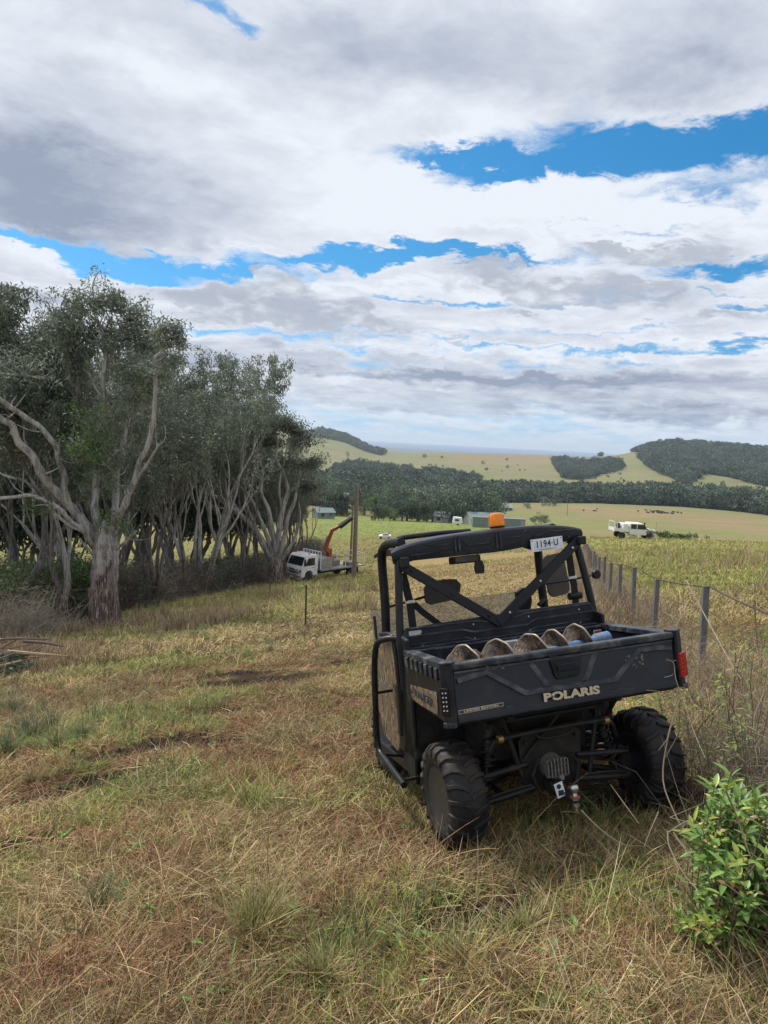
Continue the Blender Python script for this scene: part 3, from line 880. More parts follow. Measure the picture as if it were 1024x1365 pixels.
    ys = [.53, .535, .55, .60, .75, 1.0, 1.25, 1.45, 1.58, 1.60]
    zt_add = [-.05, -.022, -.008, 0, .004, .004, -.002, -.010, -.03, -.06]
    V = []; F = []
    def wf(y): return 1 - .22 * min(1, max(0, (y - .56) / .55)) ** .8
    nx, ny = len(xs), len(ys)
    for y, dz in zip(ys, zt_add):
        for x in xs: V.append((x * wf(y), y, ztop(x, .6) + dz))
    for y in ys:
        for x in xs: V.append((x * .985 * wf(y), y + .012 * (y < .6), zbot(x, y) + (.05 if y > .7 else 0)))
    o2 = nx * ny
    for j in range(ny - 1):
        for i in range(nx - 1):
            a = j * nx + i; F.append((a, a + 1, a + nx + 1, a + nx)); F.append((o2 + a, o2 + a + nx, o2 + a + nx + 1, o2 + a + 1))
    for i in range(nx - 1):
        F.append((i, o2 + i, o2 + i + 1, i + 1)); a = (ny - 1) * nx + i; F.append((a, a + 1, o2 + a + 1, o2 + a))
    for j in range(ny - 1):
        a = j * nx; F.append((a, a + nx, o2 + a + nx, o2 + a)); a += nx - 1; F.append((a, o2 + a, o2 + a + nx, a + nx))
    b = MB().add(V, F); roof = b.build('roof', M_PLAST, U, bevel=.012, seg=3)
    b = MB()                                                              # moulded ribs across the back edge
    yb = .531
    for x in (-.24, .045, .075, -.27): b.prism([(-.006, 0), (.006, 0), (.006, .115), (-.006, .115)], (x, yb, 1.735), (1, 0, 0), (0, 0, 1), .008)
    strip([(-.60, 1.742), (-.42, 1.748), (-.38, 1.765), (-.29, 1.768)], .007, yb, .006, b)
    strip([(-.50, 1.815), (-.42, 1.79), (-.30, 1.795)], .007, yb, .006, b)
    strip([(-.22, 1.83), (-.18, 1.775), (.0, 1.775), (.03, 1.83)], .008, yb, .006, b)
    strip([(.10, 1.80), (.24, 1.80), (.28, 1.84)], .008, yb, .006, b); strip([(.34, 1.79), (.45, 1.815), (.66, 1.815)], .007, yb, .006, b)
    b.build('roof_ribs', M_TRIM, roof, bevel=.002)
    b = MB()
    for x, z in ((-.41, 1.738), (-.38, 1.74), (-.55, 1.73), (-.19, 1.745), (-.10, 1.72), (.21, 1.765), (.62, 1.765)): b.lathe([(.007, 0), (.004, .003)], (x, yb, z), (0, -1, 0), 8)
    b.build('roof_bolts', M_TRIM, roof)
    for x0, x1 in ((.24, .34), (.60, .69)):                                # gussets below the roof edge
        b = MB(); b.prism([(x0, 1.725), (x1, 1.728), (x1 - .01 if x0 < .5 else x1, 1.690 if x0 < .5 else 1.66)] if x0 < .5 else [(x0, 1.728), (x1, 1.73), (x1, 1.66)], (0, .56, 0), (1, 0, 0), (0, 0, 1), .01); b.build('gusset', M_TUBE, U, bevel=.003)
    b = MB(); b.tube(curve_pts([(-.37, 1.53, 1.872), (-.30, 1.57, 1.882), (0, 1.60, 1.890), (.30, 1.60, 1.885)], 5), .022, 8); b.build('front_visor', M_PLAST, U, smooth=True)
    # rear number plate
    b = MB(); b.box((.427, .515, 1.727), (.256, .004, .090), rot=np.array([[1, 0, 0], [0, 1, 0], [.03, 0, 1]]))
    pl = b.build('number_plate', M_WHITE, U, bevel=.004)
    place_text('plate_digits', text_mesh('1194·U', .068, .001, .0008, .82, 1.12), M_INK, pl, (.427, .5115, 1.730), (1, 0, .03), (0, 0, 1))
    b = MB(); b.box((.427, .5122, 1.693), (.14, .001, .003), rot=np.array([[1, 0, 0], [0, 1, 0], [.03, 0, 1]]))
    for x, z in ((.312, 1.757), (.542, 1.764)): b.lathe([(.004, 0), (.004, .002)], (x, .513, z), (0, -1, 0), 8)
    b.build('plate_fixings', M_INK, pl)
    # beacon
    b = MB(); b.lathe([(.040, 0), (.054, .004), (.056, .018), (.050, .022)], (.140, .70, 1.872), (0, 0, 1), 24); bc = b.build('beacon_light', M_TUBE, U, smooth=True)
    b = MB(); b.lathe([(.052, .020), (.054, .03), (.051, .10), (.046, .112), (.028, .116), (.002, .117)], (.140, .70, 1.872), (0, 0, 1), 28)
    for k in range(14):
        a = k * 2 * math.pi / 14; b.box((.140 + .0535 * math.cos(a), .70 + .0535 * math.sin(a), 1.938), (.004, .004, .066))
    b.build('amber_dome', M_AMBER, bc, smooth=True)
    # hanging reversing camera, interior mirror
    b = MB(); b.tube([(-.115, .52, 1.71), (-.114, .515, 1.66)], .007, 6); b.prism([(-.030, -.045), (.030, -.045), (.036, .0), (.024, .045), (-.024, .045), (-.036, 0)], (-.112, .505, 1.650 - .035), (1, 0, 0), (0, 0, 1), -.028)
    b.build('reversing_camera', M_TUBE, U, bevel=.006)
    b = MB(); b.bb(-.08, .19, 1.17, 1.20, 1.630, 1.69); im = b.build('interior_mirror', M_PANEL, U, bevel=.014)
    b = MB(); b.bb(-.03, .17, 1.167, 1.1695, 1.642, 1.684); b.build('mirror_glass', plain('mirror_face', (.10, .09, .075), .2, .3), im)
    # side mirrors: backs seen through the cab, flat rounded plates on arms
    b = MB(); R_ = .055; w, hh = .105, .175; pts = []
    for cx_, cz_, a0 in ((w - R_, hh - R_, 0), (-w + R_, hh - R_, 90), (-w + R_, -hh + R_, 180), (w - R_, -hh + R_, 270)):
        for k in range(5): a = math.radians(a0 + k * 22.5); pts.append((cx_ + R_ * math.cos(a), cz_ + R_ * math.sin(a)))
    b.prism(pts, (.865, 1.22, 1.455), (.985, 0.05, .10), (-.10, 0, .99), -.022); sm = b.build('side_mirror', M_PANEL, U, bevel=.006)
    b = MB(); b.tube([(.68, 1.12, 1.42), (.74, 1.18, 1.43), (.80, 1.235, 1.45)], .012, 8); b.lathe([(.03, -.03), (.03, .03)], (.68, 1.12, 1.42), (0, 0, 1), 12); b.build('mirror_arm', M_TUBE, sm)
    b = MB(); pts = [(-.150, -.075), (-.11, -.105), (.10, -.085), (.150, -.03), (.165, .03), (.13, .075), (.02, .085), (-.12, .070), (-.150, .03)]
    b.prism(pts, (-.135, 1.25, 1.435), (1, 0, 0), (0, 0, 1), -.02); sm = b.build('side_mirror', M_PANEL, U, bevel=.006)
    b = MB(); b.tube(curve_pts([(-.672, 1.12, 1.36), (-.52, 1.2, 1.37), (-.27, 1.262, 1.40)], 4), .010, 8); b.build('mirror_arm', M_TUBE, sm)
    b = MB(); b.tube([(.72, 1.13, 1.40), (.86, 1.10, 1.405), (1.10, 1.09, 1.425)], .009, 8); b.lathe([(.032, 0), (.040, .012), (.040, .028), (.02, .045)], (1.165, 1.09, 1.43), (0, 1, 0), 20)
    b.build('round_mirror', M_TUBE, U, smooth=True)
    b = MB(); b.prism([(-.05, -.10), (.03, -.11), (.06, -.02), (.055, .07), (.0, .095), (-.065, .07), (-.06, -.02)], (.475, 1.05, 1.300), (1, 0, .1), (0, 0, 1), -.05); b.tube([(.50, 1.05, 1.20), (.49, 1.06, .98)], .03, 8); b.tube([(.56, 1.0, 1.25), (.63, 1.02, 1.29), (.62, 1.05, 1.22)], .018, 8)
    b.build('control_binnacle', M_TUBE, U, bevel=.012)
    # seat belts
    def strap(pts, w, name, parent):
        P = np.array(pts, float); b = MB()
        for i in range(len(P) - 1):
            ux = P[i + 1] - P[i]; L = np.linalg.norm(ux); ux /= L; uy = np.cross((0, 1, 0), ux); uy /= np.linalg.norm(uy); b.box((P[i] + P[i + 1]) / 2, (L + .01, w, .006), rot=np.stack([ux, uy, np.cross(ux, uy)], 1))
        return b.build(name, M_WEB, parent)
    s1 = strap([(-.630, .66, 1.62), (-.600, .68, 1.46), (-.585, .70, 1.40), (-.575, .72, 1.20)], .055, 'seat_belt', U)
    b = MB(); b.box((-.585, .695, 1.418), (.075, .016, .026)); b.build('buckle', M_CHROME, s1, bevel=.004)
    strap([(-.565, .74, 1.42), (-.47, .80, 1.33), (-.30, .90, 1.20)], .045, 'seat_belt', U)
    s2 = strap([(.690, .68, 1.64), (.700, .69, 1.47), (.715, .70, 1.40), (.725, .72, 1.24)], .055, 'seat_belt', U)
    b = MB(); b.box((.705, .695, 1.455), (.072, .016, .024)); b.build('buckle', M_CHROME, s2, bevel=.004)
    b = MB(); b.lathe([(.028, -.05), (.028, .05)], (.725, .72, 1.315), (1, 0, 0), 12); b.build('belt_reel', M_TUBE, s2)
    # windscreen (lower half pane, dusty) and seats, dash, bonnet
    b = MB(); b.prism([(-.66, .95), (.66, .95), (.655, 1.345), (-.655, 1.335)], (0, 1.40, 0), (1, 0, 0), (0, .12, .99), -.005); ws = b.build('half_windscreen', M_DUSTY, U)
    b = MB(); b.tube([(-.67, 1.39, .95), (-.66, 1.435, 1.28)], .012, 6); b.tube([(.67, 1.39, .95), (.66, 1.435, 1.28)], .012, 6); b.build('screen_frame', M_TUBE, ws)
    b = MB(); b.bb(-.62, .62, .55, .66, .70, 1.20); b.build('seat_back', M_SEAT, U, bevel=.03)
    b = MB(); b.bb(-.62, .62, .66, 1.02, .62, .74); b.build('seat_base', M_SEAT, U, bevel=.03)
    b = MB(); b.prism([(1.28, .55), (1.28, .98), (1.50, 1.02), (2.05, .90), (2.22, .74), (2.22, .50)], (-.55, 0, 0), (0, 1, 0), (0, 0, 1), 1.10); b.build('bonnet', M_CAMO, U, bevel=.03)
    b = MB(); b.bb(-.60, .60, .40, 2.0, .26, .36); b.build('chassis', M_UNDER, U, bevel=.01)
    b = MB(); a = np.linspace(0, 2 * np.pi, 28); c = np.array([.36, 1.06, 1.03]); b.tube([c + .15 * np.array([math.cos(q), .35 * math.sin(q), .93 * math.sin(q)]) for q in a], .013, 8, caps=False)
    b.box(c, (.28, .02, .03)); b.tube([c, c + np.array([0, .25, -.15])], .02, 8); b.build('steering_wheel', M_TUBE, U, smooth=True)
    # doors with camouflage skins, sill, quarter panel, side guard hoop
    for s in (-1, 1):
        b = MB(); b.prism([(.68, .50), (.62, .80), (.64, 1.10), (.72, 1.19), (1.02, 1.17), (1.28, 1.02), (1.30, .60), (1.18, .40), (.86, .36)], (s * .735, 0, 0), (0, 1, 0), (0, 0, 1), .025 if s < 0 else -.025)
        dr = b.build('side_door', M_CAMO, U, bevel=.012)
        b = MB(); b.tube(curve_pts([(s * .745, .66, .52), (s * .748, .61, .80), (s * .748, .63, 1.10), (s * .745, .71, 1.2), (s * .745, .98, 1.185)], 5), .016, 8); b.build('door_frame', M_TUBE, dr, smooth=True)
        b = MB(); b.prism([(.37, .80), (.37, 1.20), (.50, 1.22), (.60, 1.15), (.60, .52), (.74, .30), (.44, .24), (.40, .50)], (s * .715, 0, 0), (0, 1, 0), (0, 0, 1), .03 if s > 0 else -.03)
        b.build('quarter_panel', M_PLAST, U, bevel=.014)
        b = MB(); b.bb(s * .60, s * .735, .50, 1.55, .27, .33); b.build('sill', M_PLAST, U, bevel=.012)
        b = MB(); b.tube(curve_pts([(s * .735, .60, 1.185), (s * .79, .64, 1.19), (s * .845, .70, 1.165), (s * .86, .75, 1.08), (s * .865, .80, .93), (s * .868, .87, .60), (s * .868, .885, .46), (s * .866, .85, .385), (s * .862, .70, .352), (s * .858, .50, .318), (s * .856, .34, .292)], 5), .022, 12)
        gd = b.build('side_guard', M_TUBE, U, smooth=True)
        b = MB(); b.tube([(s * .856, .40, .302), (s * .66, .42, .30)], .012, 8); b.tube([(s * .866, .80, .375), (s * .66, .82, .33)], .012, 8); b.tube([(s * .864, .83, .80), (s * .72, .84, .80)], .012, 8); b.build('guard_stay', M_TUBE, gd)

    # ---- wheels
    def wheel(cx_, cy_, name_s, first=None):
        camb = math.radians(-1.0)
        if first is None:
            w = empty('wheel'); w.parent = U; w.location = (cx_, cy_, .303)
            w.rotation_euler = (0, math.radians(1.2), 0)
            R0, Wd = .300, .115
            prof = [(.165, -.095), (.185, -.105), (.225, -.114), (.262, -.108), (.282, -.085), (.289, -.04), (.291, 0), (.289, .04), (.282, .085), (.262, .108), (.225, .114), (.185, .105), (.165, .095), (.160, .05), (.160, -.05)]
            b = MB(); b.lathe(prof, (0, 0, 0), (1, 0, 0), 72, closed=True)
            ty = b.build('tyre', M_RUBBER, w, smooth=True, ang=60)
            b = MB(); nl = 20
            def P(th, x, r): return (x, r * math.sin(th), r * math.cos(th))
            for k in range(nl):
                for s in (-1, 1):
                    th0 = (k + (.5 if s > 0 else 0)) * 2 * math.pi / nl
                    # angled bar from near the centre out over the shoulder
                    secs = [(.006, .00, .290, .305, .052), (.045, .075, .288, .305, .050), (.086, .115, .280, .298, .056), (.112, .125, .255, .272, .064), (.118, .130, .230, .240, .056)]
                    V = []
                    for (x, off, r0, r1, wd) in secs:
                        for rr_, ww in ((r0 - .006, wd), (r1, wd * .78)):
                            V.append(P(th0 + off - ww, s * (x + (.006 if rr_ == r1 and x > .1 else 0)), rr_)); V.append(P(th0 + off + ww, s * (x + (.006 if rr_ == r1 and x > .1 else 0)), rr_))
                    F = []
                    for i in range(len(secs) - 1):
                        a = i * 4; c_ = a + 4
                        F += [(a + 2, a + 3, c_ + 3, c_ + 2), (a, a + 2, c_ + 2, c_), (a + 1, c_ + 1, c_ + 3, a + 3)]
                    F += [(0, 1, 3, 2), (len(V) - 4, len(V) - 2, len(V) - 1, len(V) - 3)]
                    b.add(V, F)
            b.build('tread_blocks', M_RUBBER, ty, bevel=.004)
            b = MB(); b.lathe([(.163, -.098), (.170, -.100), (.172, -.092), (.158, -.080), (.150, -.06), (.145, .05), (.165, .098), (.155, .098), (.135, .05), (.120, -.045), (.075, -.035), (.05, -.05), (.048, -.07), (.02, -.072)], (0, 0, 0), (1, 0, 0), 40)
            rm = b.build('rim', plain('dark_alloy', (.05, .054, .062), .32, .5, dirt=(.09, .075, .06), dirt_amt=.3), w, smooth=True)
            b = MB()
            for k in range(12):
                a = k * math.pi / 6; b.box((-.052, .10 * math.sin(a), .10 * math.cos(a)), (.012, .020, .034), rot=np.array([[1, 0, 0], [0, math.cos(a), math.sin(a)], [0, -math.sin(a), math.cos(a)]]))
            for k in range(4):
                a = k * math.pi / 2 + .4; b.lathe([(.009, 0), (.007, .018)], (-.045, .055 * math.sin(a), .055 * math.cos(a)), (-1, 0, 0), 6)
            b.build('spokes_and_nuts', M_TUBE, rm, bevel=.002)
            return w
        def cp(o, par):
            c_ = o.copy(); C.objects.link(c_); c_.parent = par
            for ch in list(o.children): cp(ch, c_)
            return c_
        c_ = cp(first, U); c_.location = (cx_, cy_, .303)
        return c_
    w0 = wheel(-.650, 0, '')
    w1 = wheel(.690, 0, '', w0); w1.rotation_euler = (0, math.radians(1.2), math.pi)
    w2 = wheel(-.575, 1.53, '', w0); w2.scale = (.9, 1, 1)
    w3 = wheel(.600, 1.53, '', w0); w3.rotation_euler = (0, 0, math.pi); w3.scale = (.9, 1, 1)

    # ---- running gear
    ox = -.03
    for s in (-1, 1):
        xo = ox + s * .53
        b = MB()
        b.tube([(ox + s * .17, -.11, .425), (xo, -.10, .385)], .018, 10); b.tube([(ox + s * .17, .14, .425), (xo, .02, .385)], .016, 8)
        b.tube([(ox + s * .47, -.10, .388), (ox + s * .47, .03, .388)], .014, 8); b.build('upper_arm', M_UNDER, U, smooth=True)
        b = MB()
        b.tube([(ox + s * .15, -.13, .290), (ox + s * .35, -.12, .262), (xo, -.09, .235)], .023, 10); b.tube([(ox + s * .15, .20, .30), (xo, .04, .235)], .020, 8)
        b.tube(curve_pts([(ox + s * .18, -.16, .315), (ox + s * .36, -.15, .30), (ox + s * .50, -.12, .262)], 4), .006, 6)
        b.tube([(ox + s * .33, -.12, .262), (ox + s * .33, .12, .27)], .016, 8); b.build('lower_arm', M_UNDER, U, smooth=True)
        b = MB(); b.box((xo + s * .02, -.01, .31), (.05, .11, .19)); b.tube([(xo - s * .02, -.05, .22), (xo - s * .02, -.06, .42)], .022, 8); b.build('hub_carrier', M_UNDER, U, bevel=.012)
        b = MB(); top = np.array([ox + s * .36, -.055, .665]); bot = np.array([ox + s * .465, -.075, .255]); dv = bot - top
        b.tube([top, top + dv * .5], .026, 12); b.tube([top + dv * .5, bot], .014, 10); b.lathe([(.03, -.02), (.03, .02)], top, (0, 1, 0), 12); b.lathe([(.03, -.02), (.03, .02)], bot, (0, 1, 0), 12)
        sh = b.build('shock_absorber', M_UNDER, U, smooth=True)
        b = MB(); L = np.linalg.norm(dv); ax = dv / L; n1 = np.cross(ax, (0, 1, 0)); n1 /= np.linalg.norm(n1); n2 = np.cross(ax, n1)
        b.tube([top + ax * (L * .12 + L * .70 * q / 110) + .040 * (math.cos(q * .42) * n1 + math.sin(q * .42) * n2) for q in range(111)], .0065, 6)
        b.build('coil_spring', M_TUBE, sh, smooth=True)
        b = MB(); b.tube([(ox + s * .12, .02, .38), (ox + s * .20, .02, .375), (xo, 0, .31)], [.020, .014, .014], 10); b.lathe([(.04, -.05), (.048, -.02), (.036, .0), (.044, .02), (.030, .05)], (ox + s * .19, .02, .375), (1, 0, -.15 * s), 14); b.build('drive_shaft', M_RUBBER, U, smooth=True)
    b = MB()
    b.tube(curve_pts([(-.47, -.16, .52), (-.44, -.20, .60), (-.40, -.215, .628), (-.15, -.22, .640), (.25, -.22, .640), (.31, -.215, .632), (.37, -.18, .58), (.42, -.12, .50)], 4), .014, 10); b.build('anti_roll_bar', M_UNDER, U, smooth=True)
    b = MB()
    for x in (-.405, .305): b.lathe([(.024, -.015), (.024, .015)], (x, -.215, .630), (1, 0, 0), 14)
    b.build('bar_bush', M_BRASS, U, smooth=True)
    b = MB()
    b.prism([(-.235, .30), (-.17, .26), (.10, .26), (.165, .30), (.19, .56), (.15, .60), (-.20, .60), (-.24, .56)], (0, -.10, 0), (1, 0, 0), (0, 0, 1), -.012)
    b.build('gearbox_plate', M_UNDER, U, bevel=.005)
    b = MB()
    b.tube([(-.15, -.17, .60), (-.10, -.18, .575), (.04, -.18, .575), (.09, -.17, .60)], .009, 8)
    b.tube([(-.15, -.165, .46), (-.19, -.15, .36), (-.16, -.16, .27)], .012, 8); b.tube([(.07, -.165, .46), (.12, -.15, .38), (.09, -.16, .27)], .012, 8)
    for x in (-.20, .14):
        for z in (.55, .43, .30): b.lathe([(.012, 0), (.010, .018)], (x, -.112, z), (0, -1, 0), 6)
    b.build('mount_brackets', M_UNDER, U, bevel=.002)
    b = MB(); b.lathe([(.02, -.02), (.060, -.015), (.072, .02), (.08, .10), (.06, .14)], (ox - .01, -.16, .39), (0, 1, 0), 24)
    for k in range(7): b.box((ox - .01 + (k - 3) * .022, -.178, .395), (.007, .05, .13 - abs(k - 3) * .012))
    for k in range(4): b.box((ox - .01, -.172, .345 + k * .032), (.14, .035, .006))
    b.lathe([(.018, 0), (.016, .03)], (ox - .005, -.20, .345), (0, -1, 0), 6)
    b.build('differential', M_ALLOY, U, bevel=.003)
    # tow hitch
    b = MB(); b.box((-.080, -.27, .285), (.052, .30, .052)); b.box((-.085, -.42, .300), (.05, .13, .014), rot=np.array([[1, 0, 0], [0, .97, -.2], [0, .2, .97]])); b.prism([(-.30, .26), (-.12, .26), (-.12, .33), (-.22, .33)], (-.115, 0, 0), (0, 1, 0), (0, 0, 1), .008)
    ht = b.build('tow_hitch', M_UNDER, U, bevel=.003)
    b = MB(); c = np.array([-.098, -.475, .30])
    b.lathe([(.016, .01), (.014, .03), (.012, .036), (.021, .045), (.025, .058), (.0245, .070), (.018, .082), (.008, .086)], c, (0, 0, 1), 24); b.lathe([(.024, .0), (.024, .012)], c, (0, 0, 1), 6); b.lathe([(.022, -.036), (.022, -.016)], c, (0, 0, 1), 6); b.lathe([(.010, -.07), (.010, -.03)], c, (0, 0, 1), 12)
    b.build('tow_ball', M_CHROME, ht, smooth=True, ang=40)
    b = MB(); b.lathe([(.030, .012), (.031, .018), (.02, .022)], c, (0, 0, 1), 20); b.build('copper_washer', plain('copper', (.45, .20, .10), .4, .7), ht)
    b = MB(); b.box((-.135, -.372, .332), (.055, .004, .085), rot=np.array([[.97, 0, -.2], [0, 1, 0], [.2, 0, .97]])); lb = b.build('rating_label', M_WHITE, ht)
    b = MB(); b.lathe([(.014, 0), (.014, .001)], (-.141, -.3745, .352), (0, -1, 0), 16); b.box((-.130, -.3745, .315), (.035, .001, .030)); b.build('label_print', M_INK, lb)
    # engine, exhaust and frame in the shadow beneath the bed
    b = MB(); b.bb(-.40, .30, .02, .38, .42, .72); b.lathe([(.09, -.25), (.10, -.22), (.10, .22), (.09, .25)], (.0, .06, .68), (1, 0, 0), 20); b.build('engine', M_UNDER, U, bevel=.02)
    b = MB()
    for s in (-1, 1):
        b.bb(s * .36 - .02, s * .36 + .02, -.30, .60, .755, .79); b.tube([(s * .34, -.10, .755), (s * .22, -.10, .30)], .016, 8); b.tube([(s * .38, -.24, .76), (s * .36, -.10, .60)], .014, 8)
    b.bb(-.40, .40, -.26, -.22, .752, .792); b.tube([(-.36, -.12, .70), (.36, -.12, .70)], .016, 8); b.tube([(-.22, -.12, .46), (.05, -.12, .70)], .010, 8)
    b.build('rear_frame', M_UNDER, U, bevel=.003)
    b = MB(); b.bb(-.70, .70, -.335, .37, .795, .834); b.build('bed_underside', M_UNDER, bed)
    return U


UTV = build_utv()


def build_augers():
    Mw = Matrix(((*VR[0], VT[0]), (*VR[1], VT[1]), (*VR[2], VT[2]), (0, 0, 0, 1)))
    def place(e, loc, rot):
        e.matrix_world = Mw @ Matrix.Translation(loc) @ rot.to_4x4()
    m, t, b_ = new_mat('muddy_rust')
    ob = t.node('ShaderNodeTexCoord').outputs['Object']
    c = t.mix(t.ramp(t.noise(ob, 16, 7, .7), .40, .60), (.030, .020, .016), (.17, .115, .075)); c = t.mix(t.ramp(t.noise(ob, 26, 5, .7, .8), .55, .68), c, (.30, .25, .21)); c = t.mix(t.ramp(t.noise(ob, 9, 5, .7, .5), .56, .70), c, (.075, .072, .07))
    t.put(b_.inputs['Base Color'], c); b_.inputs['Roughness'].default_value = .85
    bp = t.node('ShaderNodeBump'); bp.inputs['Strength'].default_value = .7; bp.inputs['Distance'].default_value = .01; t.put(bp.inputs['Height'], t.noise(ob, 45, 6, .7)); t.l.new(bp.outputs[0], b_.inputs['Normal'])
    steel = plain('worn_edge', (.42, .36, .30), .45, .5, dirt=(.2, .12, .08), dirt_amt=.4, dirt_scale=40)
    blue = plain('blue_paint', (.030, .150, .36), .45, dirt=(.22, .18, .14), dirt_amt=.55, dirt_scale=26)
    def auger(name, label, L, R0, r_s, pitch, mat_f, mat_s, turns_rng, hub=None, group='post hole augers in the cargo bed', ph=0):
        e = empty(name); tag(e, label, 'auger', group)
        b = MB(); b.tube([(0, 0, 0), (L, 0, 0)], r_s, 18)
        if hub: b.lathe([(r_s, L - .10), (hub, L - .09), (hub, L + .01), (hub * .55, L + .012), (hub * .5, L - .05)], (0, 0, 0), (1, 0, 0), 20)
        b.build('shaft', mat_s, e, smooth=True, ang=40)
        a0, a1 = turns_rng; N = int(60 * (a1 - a0))
        Vf = []; edge = []
        for k in range(N + 1):
            tt = a0 + (a1 - a0) * k / N; a = tt * 2 * math.pi + ph; rad = R0 * (1 + .018 * math.sin(a * 3.1) + .03 * math.sin(a * 7.3 + 1) * math.sin(a * 2.1)); x = .03 + tt * pitch
            cs, sn = math.cos(a), math.sin(a)
            for q in (0, .35, .7, 1.0):
                r = r_s * .9 + (rad - r_s * .9) * q; Vf.append((x + .012 * math.sin(q * 3 + a * 2), -r * sn, r * cs))
            edge.append((x + .012 * math.sin(3 + a * 2), -rad * sn, rad * cs))
        V = np.array(Vf); V2 = V + np.array([.007, 0, 0]); n = len(V); F = []
        for k in range(N):
            for q in range(3):
                a = k * 4 + q; F += [(a, a + 1, a + 5, a + 4), (n + a, n + a + 4, n + a + 5, n + a + 1)]
        b = MB().add(np.r_[V, V2], F); fl = b.build('flight', mat_f, e, smooth=True, ang=60)
        b = MB(); b.tube(np.array(edge) + np.array([.0035, 0, 0]), .006, 6); b.build('worn_rim', steel, fl, smooth=True)
        return e
    e = auger('post_hole_auger', 'long rusty muddy auger with three broad flights lying across the cargo bed', .80, .152, .030, .245, m, m, (.0, 3.05), ph=-2.8)
    place(e, (-.655, -.07, 1.026), Matrix.Rotation(math.radians(8), 3, 'Z'))
    e = auger('post_hole_auger', 'shorter blue painted auger with muddy flights at the right end of the cargo bed', .50, .135, .034, .175, m, blue, (.0, 1.9), hub=.046, ph=-2.29)
    place(e, (.02, -.03, 1.050), Matrix.Rotation(math.radians(5), 3, 'Z') @ Matrix.Rotation(math.radians(-4), 3, 'Y'))
    # clod of soil, tool and sticker plate between the flights
    b = MB(); b.lathe([(.004, -.05), (.05, -.045), (.062, -.01), (.05, .04), (.02, .055)], (0, 0, 0), (0, 0, 1), 14); o = b.build('soil_clod', m, None, smooth=True)
    o.matrix_world = Mw @ Matrix.Translation((-.39, .12, .985)) @ Matrix.Diagonal((1.3, .9, 2.4, 1)); tag(o, 'lump of dried soil lying between the muddy auger flights', 'soil')
    e = empty('battery_drill'); tag(e, 'grey and orange hand tool half hidden behind the muddy flights', 'hand tool')
    b = MB(); b.box((0, 0, 0), (.20, .07, .075)); b.tube([(.10, 0, 0), (.17, 0, 0)], .018, 10); b.box((-.06, 0, -.10), (.05, .05, .15)); b.build('tool_body', plain('grey_tool', (.24, .25, .26), .5), e, bevel=.012)
    b = MB(); b.box((-.105, 0, .02), (.03, .06, .04)); b.build('orange_grip', plain('orange_plastic', (.62, .16, .05), .5), e, bevel=.008)
    place(e, (-.10, .24, 1.085), Matrix.Identity(3))
    b = MB(); b.box((.650, .3365, 1.055), (.062, .002, .085)); st = b.build('warning_sticker', M_WHITE, UTV)
    b = MB(); b.box((.650, .3350, 1.085), (.056, .001, .018)); b.box((.650, .3350, 1.045), (.024, .001, .034)); b.build('sticker_print', plain('red_print', (.35, .08, .05), .5), st)


build_augers()

# ------------------------------------------------------------------ grass
SRC = bpy.data.collections.new('blade_sources')          # never linked to the scene: only instanced from


def blades(n, rad, length, width, lean, tints, droop=.5, seed=0, segs=3, base_spread=1.0, lie=0.0):
    """tuft mesh: n curved blades. lean = mean tilt from vertical (rad)"""
    r = np.random.default_rng(seed)
    V = []; F3 = []; F4 = []; col = []
    for i in range(n):
        a = r.uniform(0, 2 * math.pi); q = rad * math.sqrt(r.uniform(0, 1)) * base_spread
        p = np.array([q * math.cos(a), q * math.sin(a), -.01 + lie * r.uniform(0, 1)])
        dirn = a + r.normal(0, .9) if base_spread < .6 else r.uniform(0, 2 * math.pi)
        th = abs(r.normal(lean, .35 * lean + .12)); L = length * r.uniform(.45, 1.25); w = width * r.uniform(.6, 1.3)
        h = np.array([math.cos(dirn), math.sin(dirn), 0]); sd = np.array([-h[1], h[0], 0]) * w / 2
        tw = r.uniform(-.9, .9); sd = sd * math.cos(tw) + np.array([0, 0, w / 2]) * math.sin(tw)
        c = np.array(tints[r.integers(len(tints))]) * r.uniform(.65, 1.35)
        curl = r.normal(0, .5)
        n0 = len(V)
        for k in range(segs + 1):
            f = k / segs
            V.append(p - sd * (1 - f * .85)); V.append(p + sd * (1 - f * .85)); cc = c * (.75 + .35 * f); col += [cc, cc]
            t2 = min(th + droop * f * 1.6, 2.1 if lie == 0 else 1.72)
            hh = h * math.cos(curl * f) + np.array([-h[1], h[0], 0]) * math.sin(curl * f)
            p = p + (hh * math.sin(t2) + np.array([0, 0, math.cos(t2)])) * L / segs
            if p[2] < .004: p[2] = .004 + r.uniform(0, .01)
        for k in range(segs): a0 = n0 + 2 * k; F4.append((a0, a0 + 1, a0 + 3, a0 + 2))
    return np.array(V), np.array(F4), np.array(col)


STRAW = [(.42, .32, .165), (.33, .235, .12), (.50, .41, .235), (.24, .15, .078), (.37, .27, .14), (.30, .26, .12)]
RUST = [(.24, .125, .065), (.30, .165, .088), (.13, .070, .042), (.32, .21, .12), (.27, .15, .075)]
GREEN = [(.130, .200, .045), (.17, .24, .055), (.100, .155, .042), (.25, .28, .095), (.31, .29, .13)]
LIME = [(.22, .27, .055), (.30, .32, .085), (.18, .23, .045), (.37, .34, .13)]
BLUEG = [(.075, .125, .065), (.10, .155, .08), (.15, .18, .10), (.22, .21, .13)]
PINK = [(.36, .27, .18), (.30, .215, .145), (.25, .17, .11), (.40, .33, .22)]

M_GRASS = tinted('grass_blades', .75, .0, .0, hue=.02, sat=1.03)
M_GRASS_FAR = tinted('grass_far', .85, .20, .2, hue=.02)


